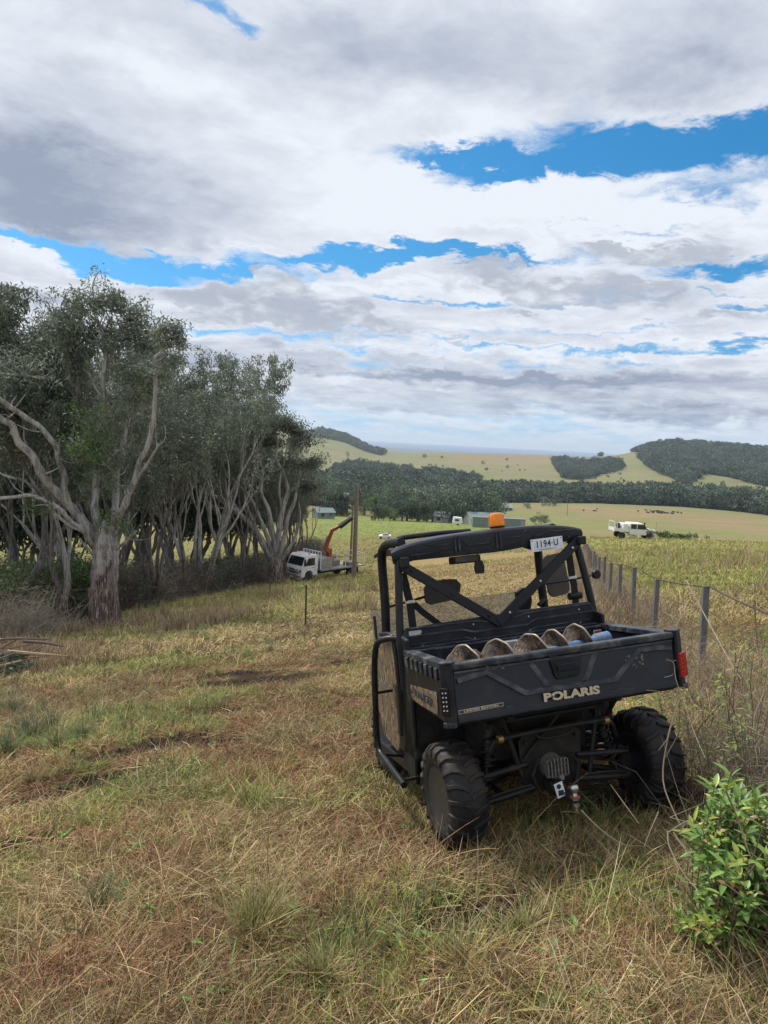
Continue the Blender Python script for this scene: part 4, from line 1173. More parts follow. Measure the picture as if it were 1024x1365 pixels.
def source(prefix, i, data):
    V, F, c = data
    me = np_mesh('%s_%02d' % (prefix, i), V, F, M_GRASS, colors=c)
    return me


def blade_field(cx, cy, kind, per, size, wmul, segs, table):
    """real blades, many at once: clump centres cx,cy of a given kind -> V, F, colours"""
    nK = len(table); tab = {k: np.array([table[i][k] for i in range(nK)], float) for k in ('rad', 'L', 'w', 'lean', 'droop', 'lie')}
    kk = np.repeat(kind, per); n = len(kk); sz = np.repeat(size, per)
    a = rng.uniform(0, 2 * np.pi, n); q = tab['rad'][kk] * np.sqrt(rng.uniform(0, 1, n)) * sz
    X = np.repeat(cx, per) + q * np.cos(a); Y = np.repeat(cy, per) + q * np.sin(a)
    Z = gz(X, Y)
    keep = ~under_wheels(X, Y)
    X, Y, Z, kk, sz, a = X[keep], Y[keep], Z[keep], kk[keep], sz[keep], a[keep]; n = len(X)
    lie = tab['lie'][kk]
    Z = Z - .004 + lie * rng.uniform(0, 1, n) ** 1.5
    comb = (fbm(X * 1.1, Y * 1.1, 83, 3) * 4 * np.pi) + rng.normal(0, 1.1, n)        # flattened grass is combed in swirls
    hd = np.where(lie > 0, comb + np.pi * (rng.uniform(0, 1, n) < .35), a + rng.normal(0, 1.0, n))
    th = np.abs(tab['lean'][kk] + rng.normal(0, 1, n) * (.12 + .3 * tab['lean'][kk]))
    L = tab['L'][kk] * rng.uniform(.4, 1.3, n) * sz; w = tab['w'][kk] * wmul * rng.uniform(.6, 1.35, n)
    H = np.c_[np.cos(hd), np.sin(hd)]; Sd = np.c_[-H[:, 1], H[:, 0]]
    tw = rng.uniform(-1.0, 1.0, n); sx = np.c_[Sd * np.cos(tw)[:, None], np.sin(tw)] * (w / 2)[:, None]
    cols = np.empty((n, 3))
    for i in range(nK):
        m = kk == i; pal = np.array(table[i]['cols']); cols[m] = pal[rng.integers(len(pal), size=m.sum())]
    patch = .62 + .95 * fbm(X * .8, Y * .8, 91, 4)
    cols *= (rng.uniform(.42, 1.45, n) * patch)[:, None]
    gX = (plane0(1, 0) - plane0(0, 0)); gY = (plane0(0, 1) - plane0(0, 0))
    P = np.c_[X, Y, Z]; curl = rng.normal(0, .55, n); V = []; C_ = []
    nseg = segs
    for k in range(nseg + 1):
        f = k / nseg
        if k < nseg:
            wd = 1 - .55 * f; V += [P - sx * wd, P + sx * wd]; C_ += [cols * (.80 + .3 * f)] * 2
        else:
            V += [P.copy()]; C_ += [cols * 1.1]
        if k == nseg: break
        t2 = np.minimum(th + tab['droop'][kk] * (f + .5 / nseg) * 1.5, np.where(lie > 0, 1.66, 2.1))
        cu = curl * (f + .3); hh = H * np.cos(cu)[:, None] + Sd * np.sin(cu)[:, None]
        st = np.sin(t2) * L / nseg; rise = np.cos(t2) * L / nseg
        dz = np.where(lie > 0, (hh[:, 0] * gX + hh[:, 1] * gY) * st, 0.)
        P = P + np.c_[hh * st[:, None], rise + dz]
    m_ = len(V); VV = np.stack(V, 1).reshape(-1, 3); CC = np.stack(C_, 1).reshape(-1, 3)
    base = (np.arange(n) * m_)[:, None]
    quads = [base + np.array([2 * k, 2 * k + 1, 2 * k + 3, 2 * k + 2]) for k in range(nseg - 1)]
    tri = base + np.array([2 * nseg - 2, 2 * nseg - 1, 2 * nseg])
    return VV, [np.concatenate(quads) if quads else np.zeros((0, 4), int), tri], CC


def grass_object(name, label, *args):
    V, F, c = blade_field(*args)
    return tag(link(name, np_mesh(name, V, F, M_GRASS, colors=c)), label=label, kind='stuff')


def view_points(n, r0, r1, power=1.0, pad=3.0, half=31.0):
    """random places on the ground inside the wedge in front of the camera, denser near by"""
    a = np.radians(rng.uniform(-half, half, n)); u = rng.uniform(0, 1, n)
    if power == 0: r = r0 * (r1 / r0) ** u
    else: r = (r0 ** power + (r1 ** power - r0 ** power) * u) ** (1 / power)
    return r * np.sin(a), r * np.cos(a)


def under_wheels(x, y):
    """True on bare tyre patches"""
    m = np.zeros(len(x), bool)
    for c in ((-.65, 0), (.69, 0), (-.65, 1.6), (.69, 1.6)):
        w = VR @ np.array([*c, 0]) + VT
        m |= np.hypot(x - w[0], y - w[1]) < .16
    return m


def broad_leaf(V, F, C_, p, d, up, L, w, col, fold=.25, curl=.3):
    d = d / np.linalg.norm(d); s = np.cross(d, up); s /= np.linalg.norm(s) + 1e-9; nrm = np.cross(s, d); n0 = len(V)
    prof = [(0, .06), (.15, .55), (.38, 1.0), (.62, .92), (.84, .5), (1.0, .03)]
    for f, ww in prof:
        c = p + d * L * f - nrm * (curl * L * f * f * .6)
        for q in (-1, 0, 1): V.append(c + s * q * w / 2 * ww + nrm * abs(q) * w * fold * ww); C_.append(np.array(col) * (1.22 if q == 0 else 1.0 - .08 * f))
    for i in range(len(prof) - 1):
        for q in range(2): a = n0 + i * 3 + q; F.append((a, a + 1, a + 4, a + 3))


def build_grass():
    T = lambda cols, rad, L, w, lean, droop, lie, jit=1.: dict(cols=cols, rad=rad, L=L, w=w, lean=lean, droop=droop, lie=lie, jit=jit)
    table = [T(STRAW, .13, .19, .0036, 1.30, .25, .045), T(RUST, .13, .14, .0034, 1.30, .25, .040), T(GREEN, .07, .12, .0036, .50, .55, 0), T(LIME, .07, .13, .0038, .50, .6, 0),
             T(STRAW[:3] + GREEN[3:], .05, .28, .0036, .40, .5, 0), T(BLUEG, .045, .24, .0042, .34, .5, 0), T(PINK, .08, .34, .0034, .22, .25, 0)]
    ST, RU, GR, LI, TA, BL, PK = range(7)
    def choose(pick, mask, opts): pick[mask] = np.array(opts)[rng.integers(len(opts), size=int(mask.sum()))]
    def near(name, label, n, r0, r1, per, wmul, segs):
        x, y = view_points(n, r0, r1, 1.2 if r0 > 3 else 1.0)
        r = np.hypot(x, y); z = gz(x, y); px, py = project(np.c_[x, y, z])
        gn = fbm(x * .9, y * .9, 71) * .55 + fbm(x * 3.1, y * 3.1, 72) * .45
        leftg = np.clip((330 - px) / 200, 0, 1) * np.clip((1010 - py) / 60, 0, 1)
        rn = fbm(x * 1.3, y * 1.3, 73); U_ = lambda: rng.uniform(0, 1, n)
        pick = np.full(n, ST); sc = rng.uniform(.75, 1.25, n)
        choose(pick, U_() < np.clip((rn - .36) * 4, .22, .85), [RU])
        choose(pick, U_() < np.clip((gn - .49) * 4.0 + .12 + leftg * .40, .04, .80), [GR, GR, LI])
        choose(pick, U_() < np.clip((gn - .58) * .5, .002, .06) + leftg * .08, [TA, BL, BL])
        soil = soil_patch(x, y); keep = (soil < .08 + .34 * U_())
        grass_object(name, label, x[keep], y[keep], pick[keep], per, sc[keep], wmul, segs, table)
    near('mown_straw', 'matted brown straw and short green shoots covering the near ground', 9500, 1.3, 6.2, 22, 1.0, 3)
    near('mown_grass', 'mown grass and straw covering the slope around the buggy', 17000, 5.8, 14.5, 20, 1.35, 2)
    # ---- middle distance: taller, sparser, broader blades
    n = 42000
    x, y = view_points(n, 13, 66, .55)
    r = np.hypot(x, y); z = gz(x, y); px, py = project(np.c_[x, y, z]); U_ = lambda: rng.uniform(0, 1, n)
    gn = fbm(x * .22, y * .22, 74) * .6 + fbm(x * 1.1, y * 1.1, 75) * .4; pn = fbm(x * .35 + 9, y * .35, 76)
    pick = np.full(n, ST); sc = rng.uniform(.8, 1.3, n) * np.clip(r / 22, 1.0, 1.9)
    right = px > 785
    wood = np.clip((560 - px) / 150, 0, 1) * np.clip((r - 14) / 8, 0, 1)
    choose(pick, U_() < np.clip((gn - .50) * 5 + .36 + .70 * right + .45 * wood, .1, .95), [GR, LI, LI])
    choose(pick, U_() < .20 * wood + .22 * right, [TA, LI])
    choose(pick, (U_() < np.clip((pn - .52) * 5, 0, .55)) & (wood > .2) & (r < 34), [PK])
    choose(pick, (U_() < np.clip((pn - .58) * 4, 0, .3)) & right, [PK, ST])
    mown = (px > 500) & (px < 765) & (r < 60); choose(pick, mown & (U_() < .8), [ST]); sc[mown] *= .6
    track = (px > 340) & (px < 560) & (r < 22); choose(pick, track & (U_() < .6), [ST]); sc[track] *= .75
    nf = np.abs(x - fence_x(y)) < .7; choose(pick, nf & (U_() < .75), [PK, TA, PK]); sc[nf] *= 1.2
    keep = (soil_patch(x, y) < .3)
    grass_object('pasture_grass', 'rough green and straw coloured grass on the slope and the paddock', x[keep], y[keep], pick[keep], 9, sc[keep], 4.2, 2, table)
    # ---- far paddock and crop
    n = 30000
    x, y = view_points(n, 58, 265, .3)
    r = np.hypot(x, y); z = gz(x, y); px, py = project(np.c_[x, y, z])
    pick = np.full(n, LI); choose(pick, rng.uniform(0, 1, n) < .5, [GR, ST, LI, TA]); sc = rng.uniform(1.6, 3.0, n) * np.clip(r / 110, 1, 1.5)
    s2 = (px > 430) & (px < 740) & (r > 140)
    keep = ((np.sin(r * 2 * math.pi / 5.0) > -.2) | ~s2) & ~((px > 500) & (px < 765) & (r < 75)) & ~((px > 740) & (r > 112))
    choose(pick, s2, [GR, LI])
    grass_object('far_grass', 'distant tussocks of grass and low green crop on the field', x[keep], y[keep], pick[keep], 5, sc[keep], 14.0, 1, table)
    n = 420; x, y = view_points(n, 1.5, 6.5, 1.0); table2 = [T(STRAW, .20, .42, .0046, 1.36, .15, .06), T(RUST, .20, .34, .0046, 1.36, .15, .06), T(GREEN[:3] + LIME[:2], .05, .20, .0060, .8, .6, 0)]
    grass_object('fallen_stalks', 'long fallen straw stalks lying over the mown grass', x, y, rng.choice([0, 0, 1, 1, 2], n), 9, np.full(n, 1.0), 1.0, 4, table2)
    V, F, C_ = [], [], []; r = np.random.default_rng(44)
    for k in range(90):
        q = view_points(1, 1.8, 8.0, 1.0); cx_, cy_ = float(q[0][0]), float(q[1][0])
        for l in range(int(r.integers(4, 9))):
            a = r.uniform(0, 6.28); p = np.array([cx_ + r.normal(0, .02), cy_ + r.normal(0, .02), 0]); p[2] = G1(p[0], p[1]) + r.uniform(.02, .05)
            broad_leaf(V, F, C_, p, np.array([math.cos(a), math.sin(a), r.uniform(.05, .6)]), np.array([0, 0, 1.]), r.uniform(.03, .075), r.uniform(.012, .026), np.array([(.10, .19, .05), (.14, .23, .06), (.09, .15, .05)][r.integers(3)]) * r.uniform(.7, 1.2))
    tag(link('broadleaf_weeds', np_mesh('broadleaf_weeds', np.array(V), np.array(F), M_GRASS, colors=np.array(C_))), label='small broad leaved green weeds dotted through the straw', kind='stuff')
    # ---- individual tussocks that stand out near by
    TU = [(45, 985, 1.5, 'B'), (30, 975, 1.4, 'B'), (75, 1000, 1.2, 'B'), (20, 950, 1.2, 'B'), (115, 905, 1.1, 'G'), (200, 868, 1.2, 'B'), (215, 880, 1.0, 'G'), (25, 908, 1.3, 'T'), (75, 1022, .8, 'T'), (45, 1045, .9, 'T'), (335, 1078, 1.1, 'G'), (345, 1250, 1.5, 'G'), (330, 1260, 1.4, 'T'),
          (300, 1145, .7, 'G'), (355, 1230, 1.2, 'T'), (430, 1310, .8, 'T'), (10, 1010, 1.3, 'B'), (70, 970, 1.2, 'B'), (110, 985, .9, 'B'), (560, 1110, .7, 'G'), (290, 900, .9, 'G'), (330, 880, 1.2, 'G'), (360, 870, 1.1, 'B'), (260, 850, 1.2, 'B'), (275, 855, 1.2, 'G'), (135, 1215, .8, 'B'), (700, 1250, .8, 'T'), (620, 1300, .9, 'T'), (240, 870, 1.1, 'B')]
    KT = {'B': [BLUEG, .34, .34], 'G': [GREEN + LIME[:2], .26, .42], 'T': [STRAW[:3] + [(.27, .27, .10), (.33, .28, .13)], .22, .40]}
    for i, (px_, py_, s, k) in enumerate(TU):
        x_, y_ = on_ground(px_, py_)
        cols, L, lean = KT[k]
        V, F, c = blades(190, .085 * s, L * s, .0042, lean, cols, droop=.55, seed=300 + i, base_spread=.55, segs=4)
        o = link('grass_tussock', np_mesh('grass_tussock', V, F, M_GRASS, colors=c)); o.location = (x_, y_, G1(x_, y_) - .01)
        where = {'B': 'blue green', 'G': 'bright green', 'T': 'straw tipped'}[k]
        tag(o, '%s grass tussock standing out of the mown grass' % where, 'grass', where + ' grass tussocks on the slope')


FENCE_XY = [(3.02, 5.4), (3.72, 8.3), (4.24, 11.2), (4.66, 13.4), (5.02, 15.3), (5.46, 17.4), (6.06, 19.9), (6.72, 22.6), (7.40, 25.3), (8.08, 28), (8.85, 31), (9.6, 34), (10.4, 37), (11.2, 40), (12.0, 43), (12.9, 46.4), (13.8, 50), (14.7, 53.6), (15.7, 57.4)]


def fence_x(y):
    return np.interp(y, [q[1] for q in FENCE_XY], [q[0] for q in FENCE_XY])


build_grass()

# ------------------------------------------------------------------ trees
def bark_mat(name, pale, dark, split=2.6):
    m, t, b = new_mat(name)
    ob = t.node('ShaderNodeTexCoord').outputs['Object']
    mp = t.node('ShaderNodeMapping'); mp.inputs['Scale'].default_value = (1, 1, .16); t.l.new(ob, mp.inputs[0])
    st = t.noise(mp.outputs[0], 9, 7, .68, .6)
    sep = t.node('ShaderNodeSeparateXYZ'); t.l.new(ob, sep.inputs[0])
    hgt = t.m('ADD', sep.outputs[2], t.m('MULTIPLY_ADD', st, 7.0, -3.5))
    low = t.m('SUBTRACT', 1.0, t.ramp(hgt, split * .35, split * 1.25))
    up = t.mix(t.ramp(t.noise(mp.outputs[0], 5.0, 7, .68, .9), .40, .60), pale, tuple(c * .45 for c in pale))
    rough = t.mix(t.ramp(st, .38, .60), dark, tuple(min(1, c * 2.6) for c in dark))
    rough = t.mix(t.ramp(t.noise(mp.outputs[0], 17, 4, .6), .55, .66), rough, tuple(c * .9 for c in pale))
    c = t.mix(low, up, rough)
    t.put(b.inputs['Base Color'], c); b.inputs['Roughness'].default_value = .85; b.inputs['Specular IOR Level'].default_value = .2
    bp = t.node('ShaderNodeBump'); bp.inputs['Strength'].default_value = .8; bp.inputs['Distance'].default_value = .05; t.put(bp.inputs['Height'], st); t.l.new(bp.outputs[0], b.inputs['Normal'])
    return m


M_BARK = bark_mat('pale_gum_bark', (.43, .415, .405), (.070, .048, .040), 2.8)
M_BARK2 = bark_mat('grey_gum_bark', (.21, .195, .19), (.050, .040, .036), 2.4)
M_LEAF = tinted('gum_leaves', .55, .22, .28, hue=.012, spec=.4)
M_LEAF_FAR = tinted('far_leaves', .7, .42, .0, hue=.012, spec=.2)
GUM = [(.130, .160, .120), (.170, .200, .150), (.095, .122, .095), (.190, .215, .150), (.145, .165, .135)]
GUM_GREEN = [(.085, .14, .045), (.11, .17, .055), (.065, .115, .04)]


def leaf_cloud(centres, radii, per, L, w, cols, r, droop=.8):
    """narrow hanging leaves spread through blobs; quads"""
    C0 = np.asarray(centres); n = len(C0) * per
    i = np.repeat(np.arange(len(C0)), per)
    d = r.normal(0, 1, (n, 3)); d /= np.linalg.norm(d, axis=1)[:, None]
    q = r.uniform(0, 1, n) ** .45
    P = C0[i] + d * (q * np.asarray(radii)[i])[:, None] * np.array([1, 1, .72])
    ax = r.normal(0, 1, (n, 3)); ax[:, 2] -= droop; ax /= np.linalg.norm(ax, axis=1)[:, None]
    s = np.cross(ax, r.normal(0, 1, (n, 3))); s /= np.linalg.norm(s, axis=1)[:, None] + 1e-9
    ll = (L * r.uniform(.6, 1.3, n))[:, None]; ww = (w * r.uniform(.7, 1.3, n))[:, None]
    V = np.stack([P, P + ax * ll * .5 + s * ww * .5, P + ax * ll, P + ax * ll * .5 - s * ww * .5], 1).reshape(-1, 3)
    F = np.arange(4 * n).reshape(-1, 4)
    pal = np.array(cols); base = (pal[r.integers(len(pal), size=len(C0))] * r.uniform(.65, 1.4, len(C0))[:, None])[i] * .5 + pal[r.integers(len(pal), size=n)] * .5
    c = np.repeat(base * r.uniform(.6, 1.45, n)[:, None], 4, 0)
    return V, F, c


class Tree:
    def __init__(s, seed): s.r = np.random.default_rng(seed); s.b = MB(); s.tips = []; s.rad = []
    def limb(s, pts, r0, r1, n=9, k=5):
        P = curve_pts(pts, k); f = np.linspace(0, 1, len(P))
        R = (r0 + (r1 - r0) * f ** .85) * (1 + .06 * s.r.normal(0, 1, len(P)))
        s.b.tube(P, np.maximum(R, .006), n, caps=False); return P, R
    def grow(s, p, d, L, rad, lvl, maxlvl, spread=.6, up=.25, tipr=.75, gnarl=.25):
        r = s.r; k = 5 if lvl < 2 else 4; pts = [np.array(p, float)]; d = np.array(d, float); d /= np.linalg.norm(d)
        for i in range(k):
            d = d + r.normal(0, gnarl, 3) * np.array([1, 1, .6]) + np.array([0, 0, up * (.4 if lvl == 0 else 1)]) * .3; d /= np.linalg.norm(d)
            pts.append(pts[-1] + d * L / k)
        P, R = s.limb(pts, rad, rad * .55, 9 if lvl < 2 else 5, 3 if lvl < 2 else 2)
        if lvl >= maxlvl:
            for q in (.45, .75, 1.0): s.tips.append(P[int(q * (len(P) - 1))]); s.rad.append(tipr * r.uniform(.65, 1.15))
            return
        nb = int(r.integers(3, 5)) if lvl < maxlvl - 1 else int(r.integers(3, 5))
        for j in range(nb):
            f = 1.0 if j < 2 else r.uniform(.45, .95); i0 = int(f * (len(P) - 1)); dd = P[min(i0, len(P) - 1)] - P[max(i0 - 2, 0)]; dd /= np.linalg.norm(dd) + 1e-9
            a = r.uniform(0, 2 * math.pi); side = np.array([math.cos(a), math.sin(a), r.uniform(-.25, .3)])
            nd = dd * (1 - spread * .5) + side * spread + np.array([0, 0, up]); s.grow(P[i0], nd, L * r.uniform(.55, .82), R[i0] * r.uniform(.55, .75), lvl + 1, maxlvl, spread, up, tipr, gnarl)
    def build(s, name, leafL, leafw, per, cols, bark, crown_min=None, label=None, extra=None):
        tip = np.array(s.tips); rad = np.array(s.rad)
        if crown_min is not None: kk = tip[:, 2] > crown_min; tip, rad = tip[kk], rad[kk]
        if extra is not None: tip = np.r_[tip, extra[0]]; rad = np.r_[rad, extra[1]]
        V, F, c = leaf_cloud(tip, rad, per, leafL, leafw, cols, s.r)
        e = empty(name); s.b.build('trunk', bark, e, smooth=True, ang=80); o = link('crown', np_mesh('crown', V, F, M_LEAF, colors=c), e)
        return e


def copy_thing(root, loc, rz=0, sc=1.0, label=None):
    r_ = root.copy(); C.objects.link(r_); r_.parent = None; r_.location = loc; r_.rotation_euler = (0, 0, rz); r_.scale = (sc,) * 3
    for ch in list(root.children):
        c_ = ch.copy(); C.objects.link(c_); c_.parent = r_
        for g in list(ch.children): q = g.copy(); C.objects.link(q); q.parent = c_
    if label: r_['label'] = label
    return r_


def big_gum():
    """the old pale tree at the edge of the wood, limbs drawn after the photograph"""
    D = 26.; x0, _ = pix_ray(140, 830)[:2] / pix_ray(140, 830)[1] * D; base = np.array([x0, D, G1(x0, D)])
    def W_(px, py, dd=0.0):
        q = pix_ray(px, py); q = q / q[1] * (D + dd); return q - base
    T = Tree(7)
    T.b.tube(curve_pts([W_(139, 838), W_(138, 822), W_(138, 795), W_(140, 760), W_(141, 738), W_(140, 722), W_(142, 706), W_(141, 692)], 5), np.interp(np.linspace(0, 1, 36), [0, .08, .2, .42, .62, .76, .88, 1], [.70, .58, .49, .46, .45, .40, .26, .10]) * (1 + .05 * np.sin(np.arange(36) * 1.9)), 18, caps=False)
    for a in range(9):                                            # buttress roots
        q = a * 2 * math.pi / 9 + .3; T.b.tube([np.array([.62 * math.cos(q), .62 * math.sin(q), -.12]), np.array([.42 * math.cos(q), .42 * math.sin(q), .25]), np.array([.34 * math.cos(q), .34 * math.sin(q), 1.2])], [.10, .16, .08], 7)
    T.b.tube([W_(134, 800), W_(121, 792), W_(118, 784)], [.17, .13, .03], 8)
    stems = [  # points, start radius, end radius
        ([W_(132, 722), W_(105, 686, -.2), W_(63, 643, -.8), W_(42, 605, -1.2), W_(17, 567, -1.6), W_(-12, 545, -2)], .27, .13),
        ([W_(88, 664, -.4), W_(86, 635, -.5), W_(76, 597, -.9), W_(55, 570, -1.2), W_(25, 550, -1.6), W_(0, 533, -2), W_(-25, 520, -2.3)], .17, .10),
        ([W_(136, 722), W_(128, 681), W_(128, 640, .4), W_(139, 538, .8), W_(142, 475, .8), W_(136, 442, .7), W_(122, 420, .6)], .24, .06),
        ([W_(146, 722), W_(155, 680), W_(155, 630, .5), W_(164, 597, .6), W_(172, 555, .8), W_(174, 509, 1.0), W_(182, 470, 1.0), W_(176, 430, 1)], .22, .06),
        ([W_(148, 715), W_(160, 689, -.3), W_(170, 658, -.5), W_(186, 616, -.8), W_(202, 570, -1), W_(207, 508, -1), W_(205, 478, -1), W_(219, 458, -1)], .22, .05),
        ([W_(171, 655, -.5), W_(180, 643, -.7), W_(197, 618, -.9), W_(204, 605, -1), W_(212, 592, -1.1)], .11, .045),
        ([W_(131, 730), W_(113, 707, -.6), W_(80, 679, -1.2), W_(42, 661, -1.6), W_(0, 664, -2), W_(-20, 668, -2)], .15, .07),
        ([W_(120, 712, .4), W_(95, 700, .8), W_(60, 672, 1.2), W_(30, 640, 1.6), W_(-10, 626, 2)], .10, .05),
        ([W_(140, 545, .8), W_(126, 515, 1), W_(108, 490, 1), W_(92, 470, 1)], .08, .03),
        ([W_(143, 500, .8), W_(152, 470, .8), W_(160, 440, .8), W_(170, 425, .8)], .07, .03),
        ([W_(139, 470, .8), W_(118, 440, .5), W_(103, 422, .3)], .06, .03),
        ([W_(174, 520, 1), W_(190, 500, 1.2), W_(200, 480, 1.2)], .06, .025),
        ([W_(150, 735), W_(170, 722, -.4), W_(182, 708, -.6)], .10, .05),
        ([W_(132, 745), W_(120, 735, -.3), W_(106, 718, -.6)], .08, .04),
    ]
    for pts, a, b_ in stems:
        q_ = [pts[0]]
        for u0, u1 in zip(pts[:-1], pts[1:]): L_ = np.linalg.norm(u1 - u0); q_ += [(u0 + u1) / 2 + T.r.normal(0, .045 * L_, 3), u1 + T.r.normal(0, .02 * L_, 3)]
        P_, R_ = T.limb(q_, a * .66, b_ * .75, 10, 4); T.b.tube([P_[0] - (P_[2] - P_[0]) * .8, P_[0], P_[3]], [a * .95, a * .9, R_[3]], 9, caps=False)
        for _ in range(5):
            i_ = int(T.r.integers(len(P_) // 4, len(P_) - 2)); d_ = T.r.normal(0, 1, 3); d_[2] = abs(d_[2]); d_ /= np.linalg.norm(d_); l_ = T.r.uniform(.4, 1.1)
            T.limb([P_[i_], P_[i_] + d_ * l_ * .5 + T.r.normal(0, .08, 3), P_[i_] + d_ * l_ + T.r.normal(0, .12, 3)], R_[i_] * .35, .010, 5, 3)
    r = T.r
    def spray(px, py, dd, n, rad, L=1.0):
        if px < 115 and py > 500: dd += 2.4
        c = W_(px, py, dd)
        for _ in range(n):
            d = r.normal(0, 1, 3); d[2] = abs(d[2]) * .7 - .1; d /= np.linalg.norm(d); e = c + d * L * r.uniform(.6, 1.3)
            T.limb([c, (c + e) / 2 + r.normal(0, .12, 3), e], .035, .012, 5, 3); T.tips.append(e); T.rad.append(rad * r.uniform(.7, 1.2))
            T.tips.append((c + e) / 2 + r.normal(0, .2, 3)); T.rad.append(rad * .7)
    for px, py, dd, n, rad, L in [(125, 400, .6, 9, .55, .9), (108, 412, .4, 6, .5, .8), (150, 415, .7, 7, .5, .8), (92, 425, .3, 6, .45, .8), (172, 428, .9, 7, .5, .8), (185, 440, 1, 6, .5, .7), (140, 440, .8, 7, .5, .9),
                                  (165, 450, .9, 6, .45, .8), (200, 470, 1, 6, .42, .7), (218, 452, -1, 5, .40, .5), (225, 440, -1, 5, .35, .4), (230, 458, -1, 3, .3, .4), (190, 460, 1, 6, .45, .8), (120, 455, .6, 5, .45, .8), (208, 500, -1, 6, .45, .7),
                                  (95, 470, .9, 6, .55, 1), (60, 520, -1, 9, .7, 1.1), (80, 510, -.6, 9, .7, 1.1), (100, 530, -.4, 9, .7, 1.1), (110, 560, -.6, 9, .7, 1.0), (60, 555, -.8, 8, .65, 1.0), (130, 575, -.4, 8, .6, .9), (120, 610, -.7, 8, .55, .9), (140, 620, -.9, 7, .5, .8),
                                  (30, 500, -1.4, 9, .8, 1.2), (10, 540, -1.8, 8, .8, 1.2), (150, 570, .5, 6, .5, .8), (190, 540, .6, 7, .5, .9), (180, 510, 1.0, 7, .5, .9), (205, 530, .4, 6, .5, .9), (165, 600, .6, 5, .45, .8), (50, 600, -.9, 7, .6, .9), (90, 600, -.6, 7, .55, .9),
                                  (20, 610, -1.5, 7, .7, 1.0), (150, 650, -.5, 4, .35, .6), (80, 655, -1, 4, .35, .6), (110, 660, -.6, 5, .4, .6), (40, 565, -1.2, 7, .65, 1), (0, 580, -1.8, 7, .7, 1), (-20, 500, -1.8, 7, .8, 1.2), (88, 440, 1.2, 7, .55, .9), (78, 460, 1.2, 7, .6, 1.0), (100, 450, .6, 6, .5, .8), (195, 500, .6, 6, .5, .8), (160, 480, 1.4, 6, .45, .8), (215, 480, 0, 5, .4, .6), (150, 540, 1.5, 6, .5, .9), (175, 570, 1.2, 6, .5, .9)]:
        spray(px, py, dd, n, rad, L)
    e = T.build('gum_tree', .17, .045, 50, GUM, M_BARK)
    tag(e, 'large old pale barked gum tree with thick spreading limbs in front of the others', 'tree', 'gum trees at the edge of the wood'); e.location = base
    # a patch of fresher green growth low in the crown
    cs = [W_(118 + r.normal(0, 12), 590 + r.normal(0, 22), -1.5 + r.normal(0, .3)) for _ in range(26)] + [W_(48 + r.normal(0, 8), 675 + r.normal(0, 5), -1.6) for _ in range(7)] + [W_(150 + r.normal(0, 10), 700 + r.normal(0, 10), -.6) for _ in range(8)]
    V, F, c = leaf_cloud(cs, [.42] * len(cs), 42, .15, .045, GUM_GREEN, r)
    o = link('young_foliage', np_mesh('young_foliage', V, F, M_LEAF, colors=c), e)
    return e


FARC0 = [(.060, .085, .050), (.075, .10, .055), (.045, .065, .045)]


